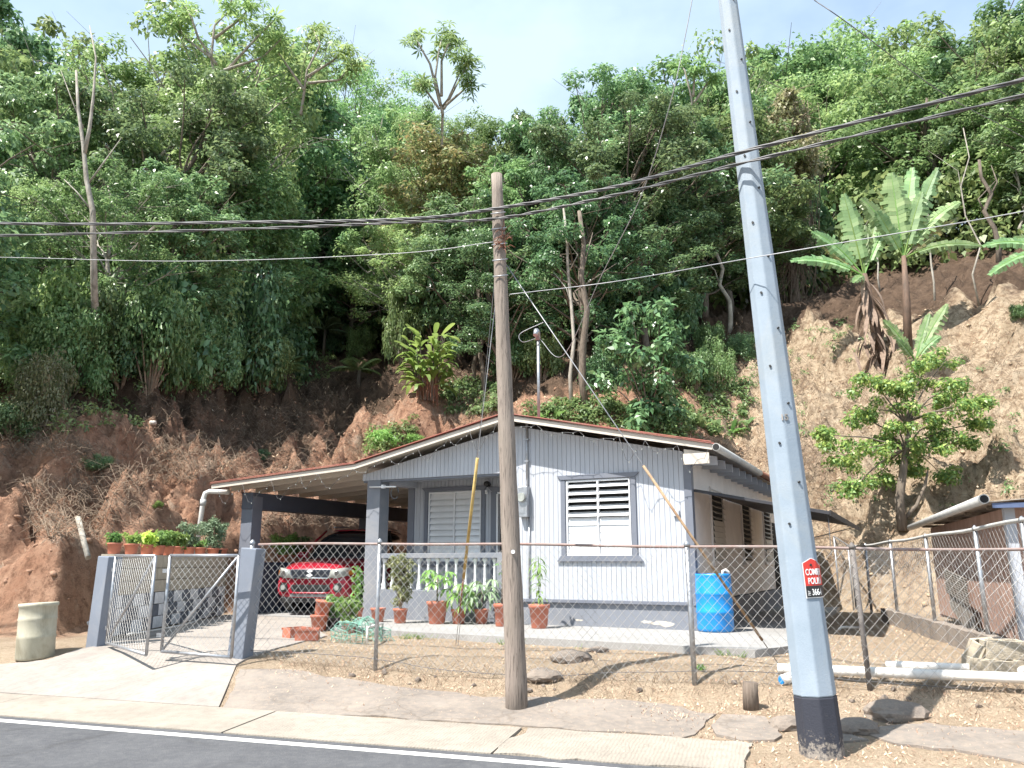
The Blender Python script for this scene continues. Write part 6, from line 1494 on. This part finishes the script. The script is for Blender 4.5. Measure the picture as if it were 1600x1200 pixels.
# bananas
def banana(P, lean_top, leaves_spec, lab, tr, seed, skirt=True, s=1.0):
    """leaves_spec: list of (tip pixel x, tip pixel y, width, kind) leaf tips seen in the picture, at the plant's distance"""
    rr = random.Random(seed); r = empty('banana_plant', P, 0, lab, 'banana plant', 'banana plants on the right slope'); T = lean_top-P
    MB().tube([(0, 0, -.3), T*.5+Vector((.04, 0, 0)), T], [tr*1.25, tr, tr*.6], 12).build('stem', m_barkbanana, r)
    for (tx, ty, W, kind, dy) in leaves_spec:
        W *= 1.45
        tip = at(tx, ty, lean_top.y+dy)-P; o = T-Vector((0, 0, .1)); L = (tip-o).length; n = 22
        c = o.lerp(tip, .5)+Vector((0, 0, L*(.22 if kind == 'arch' else .08))); ax_ = []
        for i in range(n+1): t = i/n; ax_.append(o*(1-t)**2+c*2*t*(1-t)+tip*t*t)
        m = MB(); mr = MB()
        for i in range(n):
            t0 = i/n; t1 = (i+1)/n
            if t0 < .14: continue
            p0, p1 = ax_[i], ax_[i+1]; tg = (p1-p0).normalized(); view = (P+p0-Vector((0, 0, CAMZ))).normalized()
            nrm = (Vector((0, 0, 1))*.6-view*.8); nrm = (nrm-tg*nrm.dot(tg)).normalized(); sd_ = tg.cross(nrm)
            for sg in (-1, 1):
                w0 = W*.5*math.sin(PI*min(1, (t0-.12)/.88*.92+.07))**.55; w1 = W*.5*math.sin(PI*min(1, (t1-.12)/.88*.92+.07))**.55
                hang = .15+.9*rr.random()**3; g = .0 if rr.random() < .35 else .22*rr.random()
                wl_ = (w0+w1)/2*rr.uniform(.72, 1.08)
                a = p0+(p1-p0)*g*.2; b = p1-(p1-p0)*g*.2; dn = -nrm*hang*wl_; fw = tg*wl_*.18
                q = len(m.v); m.v += [tuple(a), tuple(b), tuple(b+sd_*sg*wl_*.55+nrm*wl_*.12+fw*.5), tuple(a+sd_*sg*wl_*.55+nrm*wl_*.12+fw*.5), tuple(b+sd_*sg*wl_-(p1-p0)*g+dn+fw), tuple(a+sd_*sg*wl_+(p1-p0)*g+dn+fw)]
                m.f += [(q, q+1, q+2, q+3), (q+3, q+2, q+4, q+5)]; m.sm += [False]*2
        lf = m.build('leaf', m_banana if kind != 'dry' else m_leafD, r)
        mr.tube(ax_, list(np.linspace(.035, .008, n+1)), 5, False); mr.build('midrib', m_fresh if kind != 'dry' else m_twig, lf)
    if skirt:
        m = MB()
        for i in range(26): a = rr.uniform(0, 2*PI); f = rr.uniform(.55, 1); q = T*f+Vector((math.cos(a)*tr, math.sin(a)*tr, 0)); blade(m, q, a, rr.uniform(.5, 1.1), .16, -1.1, .35, 5)
        o = m.build('dead_leaves', m_drybanana, r); o['kind'] = 'stuff'
    return r
m_barkbanana = M_basic('banana_stem', (.16, .10, .07), (.08, .055, .04), 8, .8, bs=.5, stretch=(1, 1, .3))
m_drybanana = M_basic('dry_banana_leaf', (.30, .22, .17), (.17, .12, .09), 8, .9, bs=.3)
PB1 = TH(1378, 570); PB2 = TH(1418, 545)
banana(PB1, at(1350, 428, PB1.y), [(1235, 408, .45, 'arch', -.2), (1268, 362, .5, 'arch', 0), (1318, 303, .62, 'up', .1), (1350, 352, .5, 'up', .3), (1400, 340, .5, 'arch', .2), (1333, 442, .35, 'arch', -.6), (1285, 385, .3, 'dry', .1), (1372, 330, .45, 'up', .6)], 'left banana plant with a thick skirt of dead leaves', .17, 1)
banana(PB2, at(1412, 400, PB2.y), [(1392, 270, .72, 'up', 0), (1425, 262, .6, 'up', .4), (1345, 310, .5, 'arch', .2), (1465, 262, .5, 'up', .2), (1500, 315, .55, 'arch', -.2), (1497, 340, .38, 'dry', -.1), (1533, 384, .42, 'arch', -.4), (1440, 300, .6, 'up', -.2), (1370, 330, .5, 'up', -.3)], 'tallest banana plant with upright torn leaves', .13, 2, False)
PB3 = TH(1422, 600); banana(PB3, at(1430, 560, PB3.y), [(1380, 500, .3, 'arch', 0), (1480, 475, .4, 'up', 0), (1452, 490, .3, 'up', .2), (1470, 525, .3, 'arch', -.2), (1400, 530, .3, 'arch', -.3)], 'young banana sucker at the foot of the tall ones', .07, 3, False)
PB4 = TH(1660, 480); banana(PB4, at(1650, 390, PB4.y), [(1535, 385, .42, 'arch', 0), (1545, 430, .4, 'arch', -.3), (1585, 370, .4, 'up', .2), (1600, 350, .5, 'up', .3), (1740, 380, .5, 'arch', 0), (1700, 330, .5, 'up', 0)], 'banana plant cut by the right edge of the picture', .14, 4, False)
m = MB(); rr = random.Random(15)
for i in range(80):
    x = rr.gauss(1378, 20); y = rr.uniform(500, 590); P = at(x, y, PB1.y-.15+rr.uniform(-.3, .2)); a = rr.uniform(0, 6.3); blade(m, P, a, rr.uniform(.5, 1.0), .15, -1.2, .2, 4)
o = m.build('dead_leaf_skirt', m_drybanana); tag(o, 'heap of dead banana leaves at the foot of the left plant', 'dead leaves', kind='stuff')

# citrus tree on the right slope
P = TH(1412, 826); Yc = P.y; cit = empty('citrus_tree', P, 0, 'small open citrus tree with dark twin trunk on the sandy slope', 'tree'); m = MB(); rg = np.random.default_rng(41)
A = lambda x, y, d=0: at(x, y, Yc+d)-P
m.tube([A(1410, 830), A(1405, 780), A(1412, 730), A(1418, 690), A(1425, 650)], [.13, .12, .10, .07, .04], 8); m.tube([A(1412, 812), A(1432, 790), A(1445, 760), A(1450, 735)], [.06, .05, .045, .02], 8)
ends = []
for (x, y, s) in ((1300, 700, .45), (1330, 720, .5), (1290, 680, .35), (1345, 650, .45), (1375, 640, .5), (1400, 670, .55), (1430, 650, .6), (1460, 660, .55), (1450, 700, .55), (1480, 690, .5), (1400, 720, .5), (1440, 730, .5), (1350, 590, .4), (1385, 600, .4), (1450, 565, .45), (1480, 560, .4), (1440, 600, .45), (1505, 640, .45), (1530, 660, .4), (1540, 630, .35), (1490, 600, .35), (1470, 625, .45), (1380, 690, .45), (1330, 765, .25), (1370, 750, .35), (1415, 610, .4), (1510, 690, .3), (1470, 740, .35), (1360, 700, .4)):
    d = rg.uniform(-.8, .6); q = A(x, y, d); ends.append((tuple(q), s)); k = A(1415, 700 if y > 640 else 660); m.tube([k, k.lerp(q, .5)+Vector((0, 0, .12)), q], [.035, .02, .008], 4, False)
m.build('trunk', m_bark, cit)
C = np.concatenate([np.array([e[0]])+rg.normal(size=(5, 3))*e[1]*.55*np.array([1, .8, .45]) for e in ends]); V, F_ = leaves(C, np.full(len(C), .24), 85, .11, .06, rg, .5, .7, .1, .25); link('crown', npmesh('crown', V, F_, m_leafcit), None, cit) if False else None
m_leafcit = M_leaf('citrus_leaf', [(.05, .12, .02), (.085, .175, .03), (.14, .24, .04), (.26, .33, .05), (.07, .14, .03)]); link('crown', npmesh('crown', V, F_, m_leafcit), None, cit)

# ------------------------------------------------------------------ pots and their plants
def pot_mesh(r, h):
    return MB().lathe([(r*.72, 0), (r*.75, .01), (r*.92, h*.82), (r*1.0, h*.83), (r*1.04, h*.98), (r*1.0, h), (r*.93, h), (r*.90, h*.9), (.01, h*.88)], n=28)
def pot(P, r, h, lab, grp, plant=None, mat=None, tilt=0, seed=0, name='potted_plant'):
    e = empty(name, P, 0, lab, 'potted plant' if plant else 'flower pot', grp); e.rotation_euler = (0, tilt, seed)
    pot_mesh(r, h).build('pot', mat or m_terra, e)
    MB().lathe([(r*.89, h*.86), (r*.6, h*.90), (.01, h*.91)], n=20).build('soil', m_soil, e)
    if plant: plant(e, h*.9, random.Random(seed), np.random.default_rng(seed))
    return e
def pl_bush(mat, w_, h_, L=.05, n=22, nl=40, clump=.09):
    def f(e, z, rr, rg):
        a = rg.uniform(0, 6.3, n); rad = np.sqrt(rg.uniform(0, 1, n))*w_/2*.8; zz = rg.uniform(.12, 1, n)*h_; C = np.stack([rad*np.cos(a)*(.4+.8*zz/h_), rad*np.sin(a)*(.4+.8*zz/h_), z+zz], -1)
        m = MB()
        for c in C: m.tube([(0, 0, z-.02), (c[0]*.4, c[1]*.4, z+(c[2]-z)*.6), tuple(c)], [.006, .005, .002], 4, False)
        m.build('stems', m_twig, e); V, F_ = leaves(C, np.full(n, clump), nl, L, L*.5, rg, .4, .8, .1, .2); link('foliage', npmesh('foliage', V, F_, mat), None, e)
    return f
def pl_papaya(h_, nleaf, L, mat=None, droopy=.25):
    def f(e, z, rr, rg):
        MB().tube([(0, 0, z-.03), (.01, .0, z+h_*.5), (.0, 0, z+h_)], [.016, .013, .009], 6).build('stem', m_fresh if h_ < .3 else m_bark, e); m = MB(); m2 = MB()
        for i in range(nleaf):
            a = i*2.4; zz = z+h_*(1-.35*i/nleaf); q = Vector((math.cos(a)*L*.8, math.sin(a)*L*.8, zz+L*.35-droopy*L*(i/nleaf)*1.6)); m2.tube([(0, 0, zz), tuple((Vector((0, 0, zz))+q)*.5+Vector((0, 0, .03))), tuple(q)], .004, 4, False)
            for j in range(7):
                b = a+(j-3)*.62; blade(m, q, b, L*rr.uniform(.55, .8), L*.2, -.15+rr.uniform(-.2, .1), .25+droopy, 4)
        m2.build('petioles', m_fresh, e); m.build('leaves', mat or m_fresh, e)
    return f
def pl_tall(h_, mat, L=.13):
    def f(e, z, rr, rg):
        MB().tube([(0, 0, z-.03), (.02, 0, z+h_*.6), (.06, 0, z+h_)], [.012, .009, .005], 6).build('stem', m_fresh, e); m = MB()
        for i in range(64): t = rr.uniform(.08, 1); blade(m, (.06*t, 0, z+h_*t), rr.uniform(0, 6.3), L*rr.uniform(.8, 1.5), .035, rr.uniform(-.2, .6), rr.uniform(.5, 1.1), 4)
        m.build('leaves', mat, e)
    return f
def pl_vine(h_, mat):
    def f(e, z, rr, rg):
        C = np.stack([.05*np.cos(np.arange(26)*1.1), .05*np.sin(np.arange(26)*1.1), z+np.linspace(0, h_, 26)], -1); MB().tube([(0, 0, z-.03), (0, 0, z+h_)], .008, 6).build('stake', m_twig, e)
        V, F_ = leaves(C, np.full(26, .07), 16, .06, .04, rg); link('foliage', npmesh('foliage', V, F_, mat), None, e)
    return f
def pl_twigs(h_, w_):
    def f(e, z, rr, rg):
        m = MB()
        for i in range(30): a = rr.uniform(0, 6.3); m.tube([(0, 0, z), (math.cos(a)*w_*.3, math.sin(a)*w_*.3, z+h_*.5), (math.cos(a)*w_*rr.random(), math.sin(a)*w_*rr.random(), z+h_*rr.uniform(.6, 1))], .003, 3, False)
        m.build('stems', m_twig, e)
    return f
m_conifer = M_leaf('olive_needles', [(.08, .10, .035), (.13, .15, .05), (.17, .18, .07), (.10, .12, .05)], rough=.6, trans=.15)
PG = 'potted plants along the edge of the porch slab'
def spot(px, py, z=.555): g = G(px, py, z); return Vector((g.x, g.y, z))
def podep(P): return P.y*cp+(P.z-CAMZ)*sp
for i, (px, py, wpx, hpx, pl, lab) in enumerate((
    (555, 972, 22, 20, pl_vine(.72, m_fresh), 'tall climbing vine in a small pot left of the porch column'),
    (589, 974, 23, 21, None, 'empty clay pot at the foot of the porch column'),
    (624, 976, 23, 22, pl_bush(m_conifer, .55, .95, .05, 60, 46, .09), 'bushy olive conifer in a clay pot beside the fence post'),
    (682, 977, 33, 34, pl_papaya(.50, 9, .24), 'young papaya in the largest pot before the balusters'),
    (716, 977, 24, 22, pl_papaya(.38, 9, .26, None, .6), 'drooping papaya behind the yellow stay guard'),
    (752, 977, 23, 22, pl_papaya(.45, 10, .26, m_sage, .6), 'bluish papaya in a small pot left of the wooden pole'),
    (784, 981, 26, 34, pl_papaya(.75, 4, .10), 'large pot half hidden behind the wooden pole'),
    (843, 984, 33, 36, pl_tall(.82, m_fresh), 'tall narrow leaved plant in a large pot right of the wooden pole'))):
    P = spot(px, py-2, .552 if i else .56); P.y += .08; d = podep(P); pot(P, wpx/2*d/FPX, hpx*d/FPX, lab, PG, pl, seed=i+1)
WGp = 'clay pots lined up on the block wall'
wl_specs = [(188, 'sg', 'leftmost green leaved pot on the block wall'), (214, 'sg', 'second pot from the left with soft green leaves on the wall'), (238, 'lime', 'pot with the bright lime yellow plant on the wall'), (256, 'g', 'pot with dark green leaves right of the lime plant'), (271, 'g', 'pot with a low green rosette in the middle of the wall row'), (286, 'g', 'pot with broad green leaves in the middle of the wall row'), (303, 'sage', 'pot with pale feathery plant left of the downpipe'), (320, 's2', 'pot with short grassy leaves under the downpipe'), (340, 'sage2', 'pot with the tall grey green bush right of the downpipe'), (361, 'tw', 'rectangular looking pot with dry twigs at the column')]
wbt = Vector((math.cos(ba), math.sin(ba), 0))
for i, (px, k, lab) in enumerate(wl_specs):
    a = (px-800)/FPX; t = ((a*(WA.y*cp+(1.75-CAMZ)*sp))-WA.x)/(wbt.x-a*wbt.y*cp); t = min(max(t, .15), BL-.1); P = WA+wbt*t+Vector((-.10, 0, 0)); P.z = 1.736
    pl = {'sg': pl_bush(m_fresh, .26, .16, .06, 16, 26, .06), 'lime': pl_bush(m_lime, .26, .20, .09, 14, 22, .06), 'g': pl_bush(m_fresh, .30, .24, .08, 16, 30, .08), 'sage': pl_bush(m_sage, .55, .45, .05, 36, 50, .09), 's2': pl_bush(m_fresh, .25, .14, .05, 12, 30, .05), 'sage2': pl_bush(m_sage, .62, .62, .05, 44, 60, .10), 'tw': pl_twigs(.6, .25)}[k]
    pot(P, .112 if i < 8 else .125, .17, lab, WGp, pl, seed=20+i)
P = WA+wbt*(BL-.35)+Vector((-.1, 0, 1.736)); P.z = 1.736; pot(P, .08, .15, 'small black pot among the clay ones on the wall', WGp, None, m_blkplastic, seed=50)
# pots on the far low wall of the carport
for k, y in enumerate((1.2, 1.7)):
    q = hw(cx, y, 1.625); pot(q, .12, .16, ['leafy dark green pot on the carport low wall', 'second leafy pot on the carport low wall behind the first'][k], 'pots on the carport wall', pl_bush(m_leafA if k else m_fresh, .6, .45, .07, 30, 44, .10), seed=60+k)
# cluster left of the porch: stacked pots, planters, greenery, netting
q = spot(498, 985, .50); q.z = tz(q.x, q.y)+.0; pot(q, .15, .26, 'upright clay pot carrying the tilted one by the netting', 'clay pots heaped by the netting', None, seed=70)
q2 = q+Vector((.02, .02, .255)); pot(q2, .15, .24, 'tilted clay pot stacked on another by the netting', 'clay pots heaped by the netting', None, tilt=.22, seed=.0)
def planter(P, L, W, H_, rz, lab, seed):
    e = empty('planter_box', P, rz, lab, 'planter', 'long clay planters on the ground'); m = MB(); t = .012
    for (x0, x1, y0, y1) in ((-L/2, L/2, -W/2, -W/2+t), (-L/2, L/2, W/2-t, W/2), (-L/2, -L/2+t, -W/2+t, W/2-t), (L/2-t, L/2, -W/2+t, W/2-t)): m.bx(x0, x1, y0, y1, 0, H_)
    m.bx(-L/2-.012, L/2+.012, -W/2-.012, -W/2, H_-.03, H_); m.bx(-L/2-.012, L/2+.012, W/2, W/2+.012, H_-.03, H_); m.build('box', m_terra, e, .004)
    MB().bx(-L/2+t, L/2-t, -W/2+t, W/2-t, .01, H_-.03).build('soil', m_soil, e)
q = spot(480, 1000, .48); q.z = tz(q.x, q.y)+.01; planter(q, .34, .20, .17, .1, 'front clay planter box with a tuft of grass', 1); q = spot(462, 996, .48); q.z = tz(q.x, q.y)+.01; planter(q, .36, .20, .16, .9, 'left clay planter box turned sideways', 2)
q = spot(545, 988, .5); q.z = tz(q.x, q.y); pot(q, .12, .16, 'low clay pot with a leafy bush beside the netting', 'clay pots heaped by the netting', pl_bush(m_fresh, .4, .35, .08, 20, 26, .09), seed=81)
q = spot(520, 984, .5); q.z = tz(q.x, q.y); pot(q, .12, .2, 'dark blue pot with green leaves behind the clay heap', 'clay pots heaped by the netting', pl_bush(m_fresh, .42, .36, .09, 20, 24, .1), m_blkplastic, seed=82)
q = spot(590, 998, .5); q.z = tz(q.x, q.y)
bm = bmesh.new(); bmesh.ops.create_uvsphere(bm, u_segments=30, v_segments=14, radius=1)
for v in bm.verts:
    k = 1+.18*math.sin(v.co.x*7+v.co.y*5)+.10*math.sin(v.co.y*13+v.co.z*9); v.co = Vector((v.co.x*.42*k, v.co.y*.25*k, max(v.co.z, -.05)*.30*k))
me = bpy.data.meshes.new('netting'); bm.to_mesh(me); bm.free(); gp_ = spot(558, 1000, .5); o = link('netting', me, m_net); o.location = (gp_.x, gp_.y+.2, tz(gp_.x, gp_.y)); tag(o, 'crumpled heap of pale green netting beside the fence post', 'netting')
wm = o.modifiers.new('wire', 'WIREFRAME'); wm.thickness = .012; wm.use_replace = True
m = MB(); a0_ = spot(573, 1008, .47); b0_ = spot(597, 1000, .47); up_ = Vector((0, 0, .24))
m.tube([a0_, a0_+up_, b0_+up_, b0_], .018, 8); o = m.build('pipe_stand', m_pvc); tag(o, 'small white pipe frame standing over the netting', 'pipe frame')
rosette('weed', Vector((G(1095, 1062, .3).x, G(1095, 1062, .3).y, tz(G(1095, 1062, .3).x, G(1095, 1062, .3).y))), 12, .12, .03, m_fresh, 'green weed at the foot of the middle fence post', 'weed', seed=3)
# small dry tufts and clods along the fence ledge
rr = random.Random(31); m = MB()
for i in range(900):
    t = rr.uniform(.2, 11); p = FA+fu*t+Vector((.0, rr.gauss(-.05, .16), 0)); z = tz(p.x, p.y); a = rr.uniform(0, 6.3); l = rr.uniform(.04, .14)
    m.tube([(p.x, p.y, z), (p.x+math.cos(a)*l*.6, p.y+math.sin(a)*l*.6, z+l*.7), (p.x+math.cos(a)*l*1.2, p.y+math.sin(a)*l*1.2, z+l*.4)], .0025, 3, False)
o = m.build('dry_grass', m_twig); tag(o, 'dry grass stubble along the foot of the front fence', 'dry grass', kind='stuff')
for k in range(18):
    t = rr.uniform(1.0, 9.5); p = FA+fu*t+Vector((0, rr.gauss(-.12, .12), 0)); s = rr.uniform(.02, .055)
    if k == 0: cm_ = [rock_mesh(60+j, 1, .8, .6) for j in range(3)]; [c_.materials.append(m_terrain_clod) for c_ in cm_] if False else None
    o = link('clod', cm_[k % 3], m_rock if not cm_[k % 3].materials else None); o.location = (p.x, p.y, tz(p.x, p.y)+s*.2); o.scale = (s, s, s); o.rotation_euler = (rr.random()*3, 0, rr.random()*6); tag(o, 'small stone on the eroded ledge under the fence', 'stone', 'stones on the ledge under the fence')
# green grass along slab front edge
m = MB()
for i in range(700):
    t = rr.random(); q = hw(-4.8+6.0*t, -2.42-.1*t+rr.gauss(0, .04)); z = tz(q.x, q.y); a = rr.uniform(0, 6.3); l = rr.uniform(.03, .09)
    if vnoise(np.array([q.x*2.5]), np.array([q.y*2.5]), 3)[0] < .5: continue
    m.tube([(q.x, q.y, z), (q.x+math.cos(a)*l, q.y+math.sin(a)*l, z+l)], .003, 3, False)
o = m.build('grass_fringe', m_fresh); tag(o, 'sparse green grass along the front edge of the walkway', 'grass', kind='stuff')
